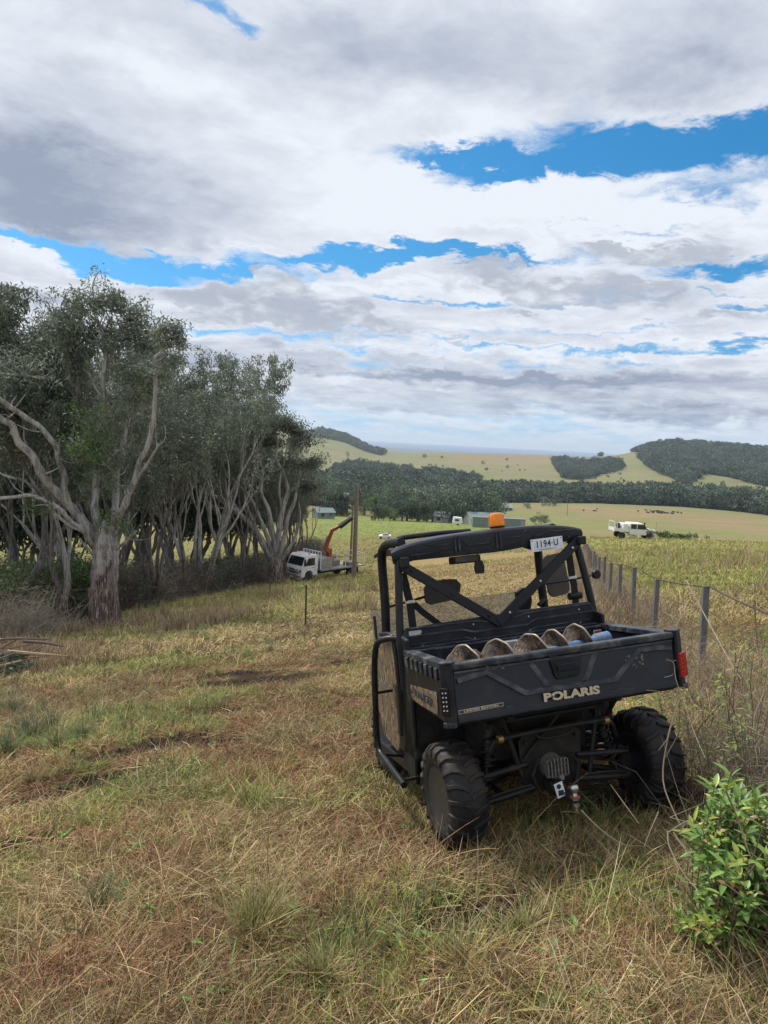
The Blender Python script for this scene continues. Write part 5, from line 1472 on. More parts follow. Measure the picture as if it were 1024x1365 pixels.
def fan_gum():
    """many limbed gum beside the truck, long pale limbs arching to the left"""
    D = 58.; q = pix_ray(367, 772); base = np.array([q[0] / q[1] * D, D, 0]); base[2] = G1(base[0], D)
    def W_(px, py, dd=0.0): q = pix_ray(px, py); return q / q[1] * (D + dd) - base
    T = Tree(17); r = T.r
    T.b.tube(curve_pts([W_(368, 778), W_(368, 768), W_(367, 752), W_(366, 742)], 4), np.linspace(.75, .50, 13), 14, caps=False)
    for pts, a, b_ in [([W_(364, 750), W_(352, 728), W_(335, 700), W_(312, 680), W_(290, 664), W_(262, 652), W_(240, 636), W_(228, 622)], .30, .08), ([W_(362, 748), W_(345, 712), W_(322, 688), W_(300, 655, 1), W_(275, 640, 1), W_(262, 618, 1)], .24, .07), ([W_(366, 748), W_(356, 715), W_(346, 690), W_(334, 664), W_(312, 640), W_(298, 622)], .22, .07),
                       ([W_(368, 750), W_(364, 712), W_(358, 680), W_(348, 655), W_(350, 625), W_(340, 600)], .24, .07), ([W_(368, 750), W_(372, 705), W_(379, 672), W_(384, 655), W_(377, 628), W_(368, 612), W_(370, 590), W_(366, 570)], .24, .06), ([W_(370, 750), W_(380, 712), W_(384, 690), W_(393, 668), W_(398, 640), W_(405, 615)], .22, .06),
                       ([W_(372, 752), W_(392, 720), W_(400, 690), W_(398, 668)], .16, .05), ([W_(366, 745), W_(376, 690), W_(372, 650), W_(380, 610), W_(385, 580)], .17, .05), ([W_(345, 712), W_(328, 670), W_(326, 640), W_(318, 600)], .14, .05), ([W_(300, 668), W_(285, 640), W_(280, 605)], .12, .04), ([W_(312, 680), W_(290, 676), W_(268, 668), W_(250, 672)], .09, .03)]:
        T.limb(pts, a, b_, 8, 5)
    for px, py, dd, n, rad, L in [(350, 572, 0, 9, 1.1, 1.4), (372, 562, 0, 9, 1.0, 1.2), (390, 572, 0, 9, 1.0, 1.2), (400, 590, 0, 8, 1.0, 1.4), (408, 620, 0, 7, .9, 1.2), (340, 590, .5, 8, 1.1, 1.6), (320, 600, 1, 8, 1.1, 1.6), (300, 610, 1, 7, 1.0, 1.4), (362, 590, .5, 8, 1.0, 1.4), (385, 620, 1, 6, .8, 1.2), (345, 630, 1.5, 6, .9, 1.2), (400, 655, .5, 5, .7, 1.0), (412, 650, .5, 5, .7, .9), (280, 600, 1.5, 6, 1.0, 1.4)]:
        c = W_(px, py, dd)
        for _ in range(n):
            d = r.normal(0, 1, 3); d[2] = abs(d[2]) * .7 - .1; d /= np.linalg.norm(d); e = c + d * L * r.uniform(.6, 1.3); T.limb([c, (c + e) / 2 + r.normal(0, .2, 3), e], .05, .02, 5, 3); T.tips += [e, (c + e) / 2]; T.rad += [rad * r.uniform(.7, 1.1), rad * .6]
    e = T.build('gum_tree', .26, .078, 80, GUM, M_BARK); e.location = base
    tag(e, 'many limbed pale gum beside the truck cab with long limbs arching left', 'tree', 'gum trees at the edge of the wood')
    return e


def build_wood():
    big_gum(); fan_gum()
    protos = []
    specs = [(101, 4, .42, .42, 'a'), (102, 4, .50, .36, 'b'), (103, 4, .45, .40, 'c'), (104, 4, .50, .34, 'd'), (105, 4, .40, .42, 'e')]
    for seed, ml, spread, up, _ in specs:                          # unit-ish trees of about 14 m
        T = Tree(seed); r = T.r
        nst = [2, 1, 3, 4, 1][seed - 101]
        for q in range(nst):
            a = r.uniform(0, 6.28); off = np.array([math.cos(a), math.sin(a), 0]) * (.25 if nst > 1 else 0)
            a = q * 6.28 / nst + r.uniform(-.5, .5) if nst > 1 else a
            lean = np.array([math.cos(a), math.sin(a), 0]) * (r.uniform(.10, .34) if nst > 1 else .05)
            T.grow(off + np.array([0, 0, -.3]), np.array([0, 0, 1.0]) + lean, 6.6 * r.uniform(.8, 1.1), .27 if nst == 1 else .19, 0, 3, spread, up, .62, .15)
        V = np.concatenate(T.b.V); top = max(p[2] for p in T.tips) + .6
        print('tips', len(T.tips)); e = T.build('gum_tree', .25, .075, int(16000 / len(T.tips)), GUM, M_BARK2 if seed in (101, 104, 105) else M_BARK, crown_min=4.6)
        protos.append((e, top))
    # dead-limb fans low down in the crowns
    T0 = [  # column, distance, picture height of the top, prototype, turn, label
        (12, 29, 425, 4, .5, 'gum tree with dark trunk at the left edge of the photo'), (-70, 27, 395, 1, 2.0, 'gum tree whose crown fills the top left corner of the wood'), (52, 35, 432, 0, 3.1, 'gum tree just left of and behind the big pale gum'),
        (78, 27.5, 452, 1, 1.0, 'slender straight gum stem left of the big pale trunk'), (94, 28, 470, 4, 4.0, 'second slender straight gum stem, nearest the big pale trunk'), (110, 40, 440, 2, 5.0, 'gum tree hidden behind the big pale gum'),
        (205, 37, 478, 3, 1.2, 'grey gum tree right of the big pale gum'), (242, 44, 486, 0, 2.6, 'forking gum tree in the middle of the row'), (273, 47, 480, 2, 0.4, 'gum with a white streaked slender stem, tallest of the middle row'), (300, 56, 488, 1, 3.3, 'straight gum behind the middle of the row'),
        (322, 56, 498, 3, 5.5, 'dark twin stemmed gum left of the truck'), (347, 64, 528, 0, 1.7, 'gum behind the twin stemmed tree'), (372, 66, 545, 1, 2.2, 'gum whose crown rises just left of the one over the truck cab'), (392, 68, 560, 3, .9, 'gum directly behind the truck cab'), (408, 80, 590, 3, 4.4, 'low bushy gum at the right end of the wood'),
        (165, 52, 470, 1, 2.9, 'gum seen through the gap right of the big trunk'), (125, 60, 470, 3, .2, 'distant gum behind the big pale trunk'), (225, 66, 500, 4, 5.1, 'distant gum in the second row, left part'), (30, 58, 450, 2, 1.4, 'distant gum at the left end of the second row'),
        (285, 76, 505, 0, 4.9, 'distant gum in the middle of the second row'), (335, 88, 540, 4, 3.7, 'distant gum in the second row, right part'), (-110, 38, 400, 0, .8, 'gum beyond the left edge of the photo'), (-50, 52, 430, 3, 3.9, 'gum in the second row beyond the left edge'), (190, 80, 500, 2, 5.9, 'farthest gum of the wood'), (60, 84, 480, 1, .1, 'farthest gum at the left of the wood'),
        (255, 52, 520, 2, 3.6, 'leaning gum in the shadow of the middle row'), (385, 64, 560, 3, 0.2, 'leaning gum whose pale limb stands over the truck'), (150, 37, 520, 3, 4.1, 'thin gum just behind the big trunk')]
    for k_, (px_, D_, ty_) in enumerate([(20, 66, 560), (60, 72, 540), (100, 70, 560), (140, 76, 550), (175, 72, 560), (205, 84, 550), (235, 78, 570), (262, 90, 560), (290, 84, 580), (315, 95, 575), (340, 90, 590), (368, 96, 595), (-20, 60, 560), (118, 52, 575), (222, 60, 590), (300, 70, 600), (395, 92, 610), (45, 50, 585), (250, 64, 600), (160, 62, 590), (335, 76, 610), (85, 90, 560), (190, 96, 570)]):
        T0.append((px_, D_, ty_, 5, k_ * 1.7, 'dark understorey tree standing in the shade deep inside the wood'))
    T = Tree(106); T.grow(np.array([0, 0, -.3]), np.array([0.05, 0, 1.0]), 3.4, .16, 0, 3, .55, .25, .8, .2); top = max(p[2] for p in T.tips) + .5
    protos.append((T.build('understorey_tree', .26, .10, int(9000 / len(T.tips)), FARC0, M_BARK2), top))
    used = set()
    for i, (px, D, ty, k, rz, lab) in enumerate(T0):
        q = pix_ray(px, 700); x = q[0] / q[1] * D; z = G1(x, D); tz = pix_ray(px, ty); h = tz[2] / tz[1] * D - z; h *= 1.09 if px < 335 else .93
        e, top = protos[k]
        if k not in used:
            used.add(k); t_ = e; t_.location = (x, D, z); t_.rotation_euler = (0, 0, rz); t_.scale = (h / top,) * 3
        else: t_ = copy_thing(e, (x, D, z), rz, h / top)
        if px >= 300 and k < 5: t_.scale = (h / top * .68, h / top * .68, h / top)
        if i in (3, 4): t_.scale = (h / top * .7, h / top * .7, h / top)
        tag(t_, lab, 'tree', 'gum trees at the edge of the wood' if k < 5 else 'understorey trees in the shade of the wood')


build_wood()


def twig_bush(seed, n=46, H=1.9, rad=.9, th=.010, col=None):
    r = np.random.default_rng(seed); b = MB()
    for i in range(n):
        a = r.uniform(0, 6.28); p = np.array([rad * .4 * r.normal(), rad * .4 * r.normal(), 0]); d = np.array([math.cos(a) * .5, math.sin(a) * .5, 1.0]); L = H * r.uniform(.5, 1.1); pts = [p]
        for k in range(4):
            d = d + r.normal(0, .32, 3); d[2] = max(d[2], .05); d /= np.linalg.norm(d); pts.append(pts[-1] + d * L / 4)
        b.tube(pts, [th, th * .8, th * .6, th * .4, th * .2], 3, caps=False)
        for k in range(5):
            j = r.integers(1, 5); q = pts[j]; dd = r.normal(0, 1, 3); dd[2] = abs(dd[2]) * .5; dd /= np.linalg.norm(dd); l = r.uniform(.2, .55); m_ = q + dd * l * .5 + r.normal(0, .04, 3); b.tube([q, m_, q + dd * l + r.normal(0, .06, 3)], [th * .45, th * .35, th * .15], 3, caps=False)
    V = np.concatenate(b.V); return V, b.F


def scatter(name, kinds, P, kind_idx, scale, label=None):
    """stuff only: a cloud of points that a small node tree turns into plants"""
    coll = bpy.data.collections.new(name + '_source')
    for i, me in enumerate(kinds):
        o = bpy.data.objects.new('%s_src_%02d' % (name, i), me); coll.objects.link(o)
    n = len(P)
    me = bpy.data.meshes.new(name); me.vertices.add(n); me.vertices.foreach_set('co', np.asarray(P, np.float32).ravel())
    a = me.attributes.new('pick', 'INT', 'POINT'); a.data.foreach_set('value', np.asarray(kind_idx, np.int32))
    a = me.attributes.new('size', 'FLOAT_VECTOR', 'POINT'); sc = np.asarray(scale, np.float32); sc = np.stack([sc] * 3, 1) if sc.ndim == 1 else sc
    a.data.foreach_set('vector', np.ascontiguousarray(sc).ravel())
    rot = np.zeros((n, 3), np.float32); rot[:, 2] = rng.uniform(0, 2 * np.pi, n)
    a = me.attributes.new('turn', 'FLOAT_VECTOR', 'POINT'); a.data.foreach_set('vector', rot.ravel())
    me.update(); o = link(name, me)
    ng = bpy.data.node_groups.new(name + '_nodes', 'GeometryNodeTree')
    ng.interface.new_socket('Geometry', in_out='INPUT', socket_type='NodeSocketGeometry')
    ng.interface.new_socket('Geometry', in_out='OUTPUT', socket_type='NodeSocketGeometry')
    t = NT(ng); gi = t.node('NodeGroupInput'); go = t.node('NodeGroupOutput')
    ci = t.node('GeometryNodeCollectionInfo'); ci.inputs['Collection'].default_value = coll
    ci.inputs['Separate Children'].default_value = True; ci.inputs['Reset Children'].default_value = True
    ip = t.node('GeometryNodeInstanceOnPoints')
    t.l.new(gi.outputs[0], ip.inputs['Points']); t.l.new(ci.outputs[0], ip.inputs['Instance']); ip.inputs['Pick Instance'].default_value = True
    def at(nm, typ):
        nd = t.node('GeometryNodeInputNamedAttribute'); nd.data_type = typ; nd.inputs['Name'].default_value = nm
        return nd.outputs['Attribute']
    t.l.new(at('pick', 'INT'), ip.inputs['Instance Index']); t.l.new(at('size', 'FLOAT_VECTOR'), ip.inputs['Scale'])
    er = t.node('FunctionNodeEulerToRotation'); t.l.new(at('turn', 'FLOAT_VECTOR'), er.inputs[0]); t.l.new(er.outputs[0], ip.inputs['Rotation'])
    t.l.new(ip.outputs[0], go.inputs[0]); md = o.modifiers.new('plants', 'NODES'); md.node_group = ng
    return tag(o, label=label, kind='stuff')


M_TWIG = plain('dark_twigs', (.105, .083, .070), .9, var=.4, vscale=2)
M_TWIG_PALE = plain('dry_twigs', (.25, .215, .165), .85, var=.4, vscale=5)
M_TWIG_RED = plain('red_brown_stems', (.155, .118, .078), .7, var=.35, vscale=8)


def build_undergrowth():
    kinds = []
    for i in range(4):
        V, F = twig_bush(500 + i, n=60, th=.013)
        me = bpy.data.meshes.new('thicket_bush'); me.from_pydata(V.tolist(), [], F); me.materials.append(M_TWIG); me.update(); kinds.append(me)
    r = np.random.default_rng(5)
    cs = np.c_[r.normal(0, .5, 30), r.normal(0, .5, 30), r.uniform(.3, 1.7, 30)]
    for pal in (GUM, GUM_GREEN):
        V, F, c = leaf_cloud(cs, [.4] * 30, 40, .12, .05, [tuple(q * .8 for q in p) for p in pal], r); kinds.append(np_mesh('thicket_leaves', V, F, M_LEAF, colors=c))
    n = 5200; D = rng.uniform(24, 100, n); px = rng.uniform(-230, 425, n)
    edge = np.interp(px, [-230, 0, 60, 140, 200, 272, 330, 372, 400, 425], [24, 27.5, 27.5, 31, 37, 46, 57, 64, 74, 86]) + .8
    x = (px - CX) / FPX * D; z = gz(x, D)
    ok = (D > edge + .9 * rng.normal(0, 1, n)) & (D < edge + 9 + 9 * fbm(x * .2, D * .2, 12))
    x, D, z, px = x[ok], D[ok], z[ok], px[ok]; k = rng.choice([0, 1, 2, 3], len(x)); u = rng.uniform(0, 1, len(x)); k[u < .10] = 4; k[(px < 110) & (u < .35)] = 5; k[(u > .96)] = 5
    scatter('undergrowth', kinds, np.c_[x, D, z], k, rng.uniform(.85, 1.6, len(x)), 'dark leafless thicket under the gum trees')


build_undergrowth()


# far trees: each a crown of leaf clumps on a short trunk
def far_tree_mesh(seed, H=12, W=5.0, nblob=26, per=44, leaf=.55, cols=None, shape='round', M_=None):
    r = np.random.default_rng(seed); cs = []; rd = []
    for i in range(nblob):
        if shape == 'cone': f = r.uniform(0, 1); a = r.uniform(0, 6.28); q = W * (1 - f) * .8; cs.append((q * math.cos(a), q * math.sin(a), H * (.08 + .88 * f))); rd.append(W * .35 * (1.1 - f))
        else:
            d = r.normal(0, 1, 3); d /= np.linalg.norm(d); d[2] = d[2] * 1.05 - .05; q = r.uniform(.5, 1.0)
            cs.append((d[0] * W * q, d[1] * W * q, H * .50 + d[2] * H * .42 * q)); rd.append(W * r.uniform(.26, .42))
    V, F, c = leaf_cloud(cs, rd, per, leaf, leaf * .55, cols or GUM, r, droop=.3)
    b = MB(); b.tube([(0, 0, -.8), (.1, 0, H * .3), (0, .15, H * .62)], [.32, .24, .12], 6)
    for k in range(4): a = r.uniform(0, 6.28); b.tube([(0, 0, H * .3), (math.cos(a) * W * .3, math.sin(a) * W * .3, H * .5), (math.cos(a) * W * .55, math.sin(a) * W * .55, H * .68)], [.16, .12, .05], 5)
    V2 = np.concatenate(b.V); F2 = [f for f in b.F if len(f) == 4]; n0 = len(V)
    Fq = np.r_[F, np.array(F2) + n0]
    return np_mesh('far_tree', np.r_[V, V2], Fq, [M_LEAF_FAR, M_BARK2], colors=np.r_[c, np.full((len(V2), 3), .06)], midx=np.r_[np.zeros(len(F)), np.ones(len(F2))])


FARC = [(.075, .108, .076), (.100, .135, .088), (.055, .085, .064), (.125, .155, .098)]  # far leaf greens lightened and blued, some distance haze put into the colour


def build_far_trees():
    mid = [far_tree_mesh(700 + i, H=12, W=5.2 + .6 * (i % 3), nblob=26, per=90, leaf=.50, cols=[FARC, GUM, FARC, GUM_GREEN][i % 4]) for i in range(6)]
    cone = far_tree_mesh(720, H=9, W=2.2, nblob=36, per=60, leaf=.35, cols=[(.035, .055, .03), (.045, .07, .035)], shape='cone')
    # -- trees one can tell apart, 250 to 700 m away
    cnt = 0
    def put(px, D, H, me=None, lab='dark bushy tree in the valley', grp='trees in the valley below the field'):
        nonlocal cnt
        q = pix_ray(px, 690); x = q[0] / q[1] * D; z = float(ground(np.array([x]), np.array([D]))[0])
        me = me or mid[int(rng.integers(6))]; o = link('valley_tree', me); base = 9. if me is cone else 12.
        o.location = (x, D, z - .3); o.rotation_euler = (0, 0, rng.uniform(0, 6.28)); s = H / base; o.scale = (s * rng.uniform(.85, 1.25), s * rng.uniform(.85, 1.25), s)
        tag(o, lab, 'tree', grp); cnt += 1; return o
    for i in range(105):
        px = rng.uniform(405, 650); D = rng.uniform(300, 620)
        if px < 500 and D < 345: D += 110
        put(px, D, rng.uniform(11, 19) * (1.1 if D > 380 else 1.0), lab='dark bushy tree in the belt across the valley')
    for px in np.linspace(520, 648, 16): put(px + rng.normal(0, 4), rng.uniform(268, 290), rng.uniform(11, 16), lab='grey green gum behind the green field')
    for px in np.linspace(436, 462, 9): put(px, 300 + rng.normal(0, 4), rng.uniform(8, 10), cone, 'dark conifer in the row by the small house', 'conifers in the valley')
    put(500, 262, 8.5, cone, 'dark pointed conifer alone at the edge of the green field', 'conifers in the valley')
    for px in (512, 520, 505): put(px, 266, rng.uniform(5, 7), lab='round dark bush beside the lone conifer')
    for px, D, H, lab in [(736, 900, 15, 'round lone tree on the slope above the valley trees'), (788, 900, 15, 'lone spreading tree on the slope below the wooded hill'), (727, 560, 9, 'small pale tree at the near edge of the tree belt'), (739, 560, 9.5, 'pale tree right of the small one by the tree belt'), (702, 520, 6, 'low dark tree alone on the paddock'),
                          (722, 305, 6.0, 'dark bush behind the roof of the buggy'), (714, 300, 4.5, 'small bush left of the dark one behind the buggy roof'), (562, 1900, 15, 'lone dark tree on the far ridge'), (460, 1700, 14, 'lone tree on the left hillside')]:
        put(px, D, H, lab=lab, grp=None)
    # -- the masses of wood on the hills: nobody could count them
    low = [far_tree_mesh(740 + i, H=11, W=5.2, nblob=16, per=26, leaf=1.3, cols=FARC) for i in range(5)]
    def mass(name, label, n, poly, D0, D1, H, pw=1.0, k0=None):
        px = rng.uniform(min(p[0] for p in poly), max(p[0] for p in poly), n); D = D0 * (D1 / D0) ** rng.uniform(0, 1, n)
        x = (px - CX) / FPX * D; z = ground(x, D); qx, qy = project(np.c_[x, D, z]); ok = inpoly(qx, qy, poly)
        x, D, z = x[ok], D[ok], z[ok]; m = len(x); s = H / 11 * rng.uniform(.55, 1.45, m)
        scatter(name, low, np.c_[x, D, z - .4], rng.integers(5, size=m), np.c_[s, s, s * rng.uniform(.8, 1.2, m)], label)
        print(name, m)
    mass('belt_woodland', 'dark belt of trees crossing the valley', 5200, [(560, 678), (640, 668), (700, 670), (760, 671), (830, 671), (900, 674), (960, 679), (1080, 694), (1080, 672), (1000, 668), (930, 661), (880, 657), (800, 658), (740, 660), (680, 657), (620, 655), (560, 655)], 560, 960, 13)
    mass('valley_woodland', 'dark tree tops filling the valley beyond the green field', 3200, [(380, 690), (440, 664), (520, 668), (600, 665), (640, 660), (590, 641), (520, 640), (470, 642), (430, 650), (380, 650)], 420, 1000, 13)
    mass('hedge_woodland', 'thin lines of trees between the far pastures', 2200, [(440, 634), (462, 617), (500, 622), (560, 634), (640, 640), (640, 646), (560, 642), (500, 634), (470, 632)], 900, 1700, 12)
    mass('ridge_woodland', 'dark wood on the hill top at the left', 5000, [(405, 579), (430, 575), (470, 584), (500, 596), (514, 604), (508, 607), (485, 601), (460, 590), (430, 583), (405, 584)], 1500, 3600, 14)
    mass('hill_woodland', 'dense wood covering the hill on the right', 14000, [(792, 608), (826, 598), (874, 590), (921, 588), (969, 592), (1016, 597), (1090, 606), (1090, 650), (1024, 650), (985, 640), (940, 632), (915, 648), (900, 640), (880, 632), (860, 620), (850, 609), (872, 604), (850, 603), (830, 604), (800, 610)], 900, 2600, 13)
    mass('slope_woodland', 'patch of wood on the slope left of the hill', 2600, [(732, 612), (752, 612), (776, 616), (800, 615), (815, 612), (832, 618), (830, 626), (800, 634), (772, 641), (752, 638), (742, 626)], 900, 2200, 11)
    mass('row_of_shrubs', 'small rows of trees on the far pasture', 500, [(566, 628), (604, 630), (606, 634), (566, 633)], 1200, 1700, 9)
    mass('hill_scrub', 'scattered scrub on the far hillsides', 110, [(560, 632), (740, 636), (900, 655), (1024, 665), (1024, 640), (900, 640), (740, 612), (560, 608)], 1000, 2400, 7)


build_far_trees()

# ------------------------------------------------------------------ fence along the paddock
def build_fence():
    M_POST = plain('weathered_steel_post', (.165, .175, .185), .6, .2, var=.3, vscale=12, dirt=(.10, .09, .08), dirt_amt=.4, dirt_scale=12)
    M_WIRE = plain('rusty_wire', (.070, .052, .045), .7, .3)
    e = empty('wire_fence', (0, 0, 0)); tag(e, 'wire fence with flat grey posts running down the slope right of the buggy', 'fence')
    tops = []
    for i, (x, y) in enumerate(FENCE_XY):
        z = G1(x, y); H = 1.02 + .05 * math.sin(i * 2.3); b = MB(); w, d_ = .074, .040
        b.prism([(-w / 2, -d_ / 2), (w / 2, -d_ / 2), (w / 2, d_ / 2), (w / 2 - .008, d_ / 2), (w / 2 - .008, -d_ / 2 + .008), (-w / 2 + .008, -d_ / 2 + .008), (-w / 2 + .008, d_ / 2), (-w / 2, d_ / 2)], (0, 0, -.2), (1, 0, 0), (0, 1, 0), H + .2)
        for k in range(8): b.box((0, -d_ / 2 - .001, .12 + k * .12), (.012, .003, .020))
        o = b.build('post', M_POST, e); o.location = (x, y, z); o.rotation_euler = (random.uniform(-.03, .03), -.05 + random.uniform(-.015, .015), .25 + random.uniform(-.15, .15)); tops.append((x, y, z, H))
    hs = [(.995, .0085, 'barbed_wire'), (.74, .0048, 'plain_wire'), (.50, .0048, 'plain_wire'), (.26, .0048, 'plain_wire')]
    for f, r, nm in hs:
        b = MB()
        for a, c in zip(tops[:-1], tops[1:]):
            P0 = np.array([a[0], a[1] - .03, a[2] + a[3] * f]); P1 = np.array([c[0], c[1] - .03, c[2] + c[3] * f]); n = 9
            pts = [P0 + (P1 - P0) * t_ - np.array([0, 0, .018 * 4 * t_ * (1 - t_)]) for t_ in np.linspace(0, 1, n)]
            b.tube(pts, r, 5, caps=False)
            if nm == 'barbed_wire' and a[1] < 26:
                L = np.linalg.norm(P1 - P0); m_ = int(L / .11)
                for k in range(m_):
                    t_ = (k + .5) / m_; q = P0 + (P1 - P0) * t_ - np.array([0, 0, .018 * 4 * t_ * (1 - t_)]); v = np.array([random.gauss(0, 1) for _ in range(3)]); v /= np.linalg.norm(v)
                    b.tube([q - v * .016, q + v * .016], .0028, 4, caps=False); b.box(q, (.014, .014, .012))
        b.build(nm, M_WIRE, e)
    # lone picket on the mown slope
    x, y = on_ground(407, 836); b = MB(); z = G1(x, y)
    for k in range(3):
        a = k * 2 * math.pi / 3; b.box((.012 * math.cos(a), .012 * math.sin(a), .52), (.030, .005, 1.10), rot=np.array([[math.cos(a), -math.sin(a), 0], [math.sin(a), math.cos(a), 0], [0, 0, 1]]))
    o = b.build('steel_picket', plain('dark_picket', (.06, .05, .045), .8)); o.location = (x, y, z); o.rotation_euler = (0, -.02, 0); tag(o, 'single dark steel picket standing in the grass below the truck', 'picket')
    x, y = on_ground(359, 838 - 40); b = MB(); b.tube([(0, 0, -.1), (.02, 0, .5), (0, .02, 1.2)], [.03, .025, .02], 6); o = b.build('wooden_stake', M_BARK2); o.location = (x, y, G1(x, y)); tag(o, 'thin wooden stake in the grass in front of the truck and gums', 'stake')


build_fence()


# ------------------------------------------------------------------ leafy shrub, dry weeds and canes on the right
def build_shrub():
    r = np.random.default_rng(77)
    m, t, b_ = new_mat('shrub_leaves')
    at = t.node('ShaderNodeAttribute', attribute_name='tint'); ob = t.node('ShaderNodeNewGeometry').outputs['Position']
    c = t.mix(t.noise(ob, 28, 5, .65), (.62, .66, .6), (1.35, 1.32, 1.3)); c = t.mix(1.0, at.outputs['Color'], c, 'MULTIPLY')
    t.l.new(c, b_.inputs['Base Color']); b_.inputs['Roughness'].default_value = .42; b_.inputs['Specular IOR Level'].default_value = .45
    tr = t.node('ShaderNodeBsdfTranslucent'); t.l.new(c, tr.inputs[0]); mx = t.node('ShaderNodeMixShader'); mx.inputs[0].default_value = .25; t.l.new(b_.outputs[0], mx.inputs[1]); t.l.new(tr.outputs[0], mx.inputs[2]); t.l.new(mx.outputs[0], t.n['Material Output'].inputs[0])
    bx, by = on_ground(985, 1290); bx2, by2 = bx + .05, by + .25
    base = np.array([bx2, by2, G1(bx2, by2)])
    def at_px(px, py, D): q = pix_ray(px, py); return q / q[1] * D - base
    e = empty('leafy_shrub', base); tag(e, 'bright green broad leaved shrub growing at the fence in the lower right corner', 'shrub')
    b = MB(); V, F, C_ = [], [], []
    greens = [(.13, .235, .050), (.16, .27, .060), (.10, .185, .045), (.20, .30, .07), (.085, .15, .04), (.28, .34, .07)]
    D0 = base[1]
    heads = []
    poly = [(935, 1268), (905, 1240), (950, 1185), (932, 1130), (938, 1085), (952, 1052), (975, 1040), (1008, 1062), (1060, 1080), (1090, 1180), (1060, 1240), (1010, 1260), (960, 1270)]
    while len(heads) < 270:
        px, py = r.uniform(900, 1090), r.uniform(1030, 1285)
        if inpoly(np.array([px + r.normal(0, 9)]), np.array([py + r.normal(0, 14)]), poly)[0]: heads.append(at_px(px, py, D0 + r.normal(-.02, .20)))
    heads += [at_px(940 + r.normal(0, 12), 1255 + r.normal(0, 12), D0 - .15) for _ in range(10)]
    for h in heads:
        root = np.array([h[0] * .35 + r.normal(0, .05), h[1] * .4 + r.normal(0, .05), min(0, h[2]) - .02]); mid = (root + h) / 2 + r.normal(0, .05, 3)
        b.tube(curve_pts([root, mid, h], 3), [.004, .0038, .0035, .003, .0028, .0025, .002], 5, caps=False)
        for w_ in range(9):
            f = r.uniform(.25, .95); pp = root + (h - root) * f + r.normal(0, .02, 3); a = r.uniform(0, 6.28); broad_leaf(V, F, C_, pp, np.array([math.cos(a), math.sin(a) - .2, r.uniform(-.3, .6)]), np.array([0, 0, 1.]), r.uniform(.04, .08), r.uniform(.017, .028), np.array(greens[r.integers(5)]) * r.uniform(.7, 1.2))
        out = h - np.array([0, 0, -.1]); out = out / (np.linalg.norm(out) + 1e-9); col = greens[r.integers(len(greens))]; nl = r.integers(6, 11); a0 = r.uniform(0, 6.28)
        for k in range(nl):
            a = a0 + k * 2.4; el = r.uniform(-.35, .75) + .05 * k; d = np.array([math.cos(a) * math.cos(el), math.sin(a) * math.cos(el), math.sin(el)]) + out * .35
            cc = np.array(col) * r.uniform(.75, 1.25); 
            if r.uniform() < .09: cc = np.array([[.30, .20, .07], [.36, .34, .08], [.20, .12, .06]][r.integers(3)])
            broad_leaf(V, F, C_, h - np.array([0, 0, .018 * (nl - k) * .5]), d, np.array([0, 0, 1.]), r.uniform(.034, .095), r.uniform(.014, .031), cc, curl=r.uniform(.1, .6))
    o = b.build('stems', M_TWIG_RED, e); V = np.array(V); o = link('leaves', np_mesh('leaves', V, np.array(F), m, smooth=True, colors=np.array(C_)), e)
    V2, F2 = twig_bush(670, n=20, H=.48, rad=.30, th=.0024); V2 = V2 + np.array([.12, 0, 0]); sk = bpy.data.meshes.new('dead_stalks'); sk.from_pydata(V2.tolist(), [], F2); sk.materials.append(M_TWIG_PALE); sk.update(); link('dead_stalks', sk, e)
    # smaller leafy sprays up the fence line
    for j, (px, py, D, n, sc, lab) in enumerate([(955, 925, 5.6, 16, .8, 'thin yellow green spray of leaves below the nearest fence post'), (1000, 900, 4.6, 12, .9, 'loose leafy spray in the dry weeds at the right edge'), (900, 965, 5.6, 14, .7, 'small leafy weed beside the right rear tyre'), (940, 985, 4.4, 12, .7, 'yellowing leafy weed between the tyre and the shrub'), (1015, 975, 4.0, 10, .9, 'leafy spray hanging above the green shrub'), (1000, 860, 6.6, 12, .9, 'sparse leafy weed right of the nearest fence post')]):
        q = pix_ray(px, py); c0 = q / q[1] * D; g = G1(c0[0], D); e2 = empty('leafy_weed', (c0[0], D, g)); tag(e2, lab, 'weed', 'leafy weeds along the fence')
        b = MB(); V, F, C_ = [], [], []; hh = c0[2] - g
        for k in range(n):
            h = np.array([r.normal(0, .12), r.normal(0, .12), hh + r.normal(0, .10)]) ; b.tube(curve_pts([(r.normal(0, .04), r.normal(0, .04), -.02), h * .5 + r.normal(0, .04, 3), h], 3), .0025, 4, caps=False)
            col = [(.16, .20, .05), (.20, .24, .06), (.11, .16, .04), (.26, .25, .09)][r.integers(4)]
            for l in range(6):
                a = r.uniform(0, 6.28); broad_leaf(V, F, C_, h - np.array([0, 0, .03 * l]), np.array([math.cos(a), math.sin(a), r.uniform(-.3, .5)]), np.array([0, 0, 1.]), r.uniform(.05, .09) * sc, r.uniform(.016, .026) * sc, np.array(col) * r.uniform(.8, 1.2))
        b.build('stems', M_TWIG_RED, e2); link('leaves', np_mesh('leaves', np.array(V), np.array(F), m, smooth=True, colors=np.array(C_)), e2)
    # yellow flowered weed behind the right tyre
    q = pix_ray(868, 925); D = 6.4; c0 = q / q[1] * D; V, F, C_ = [], [], []
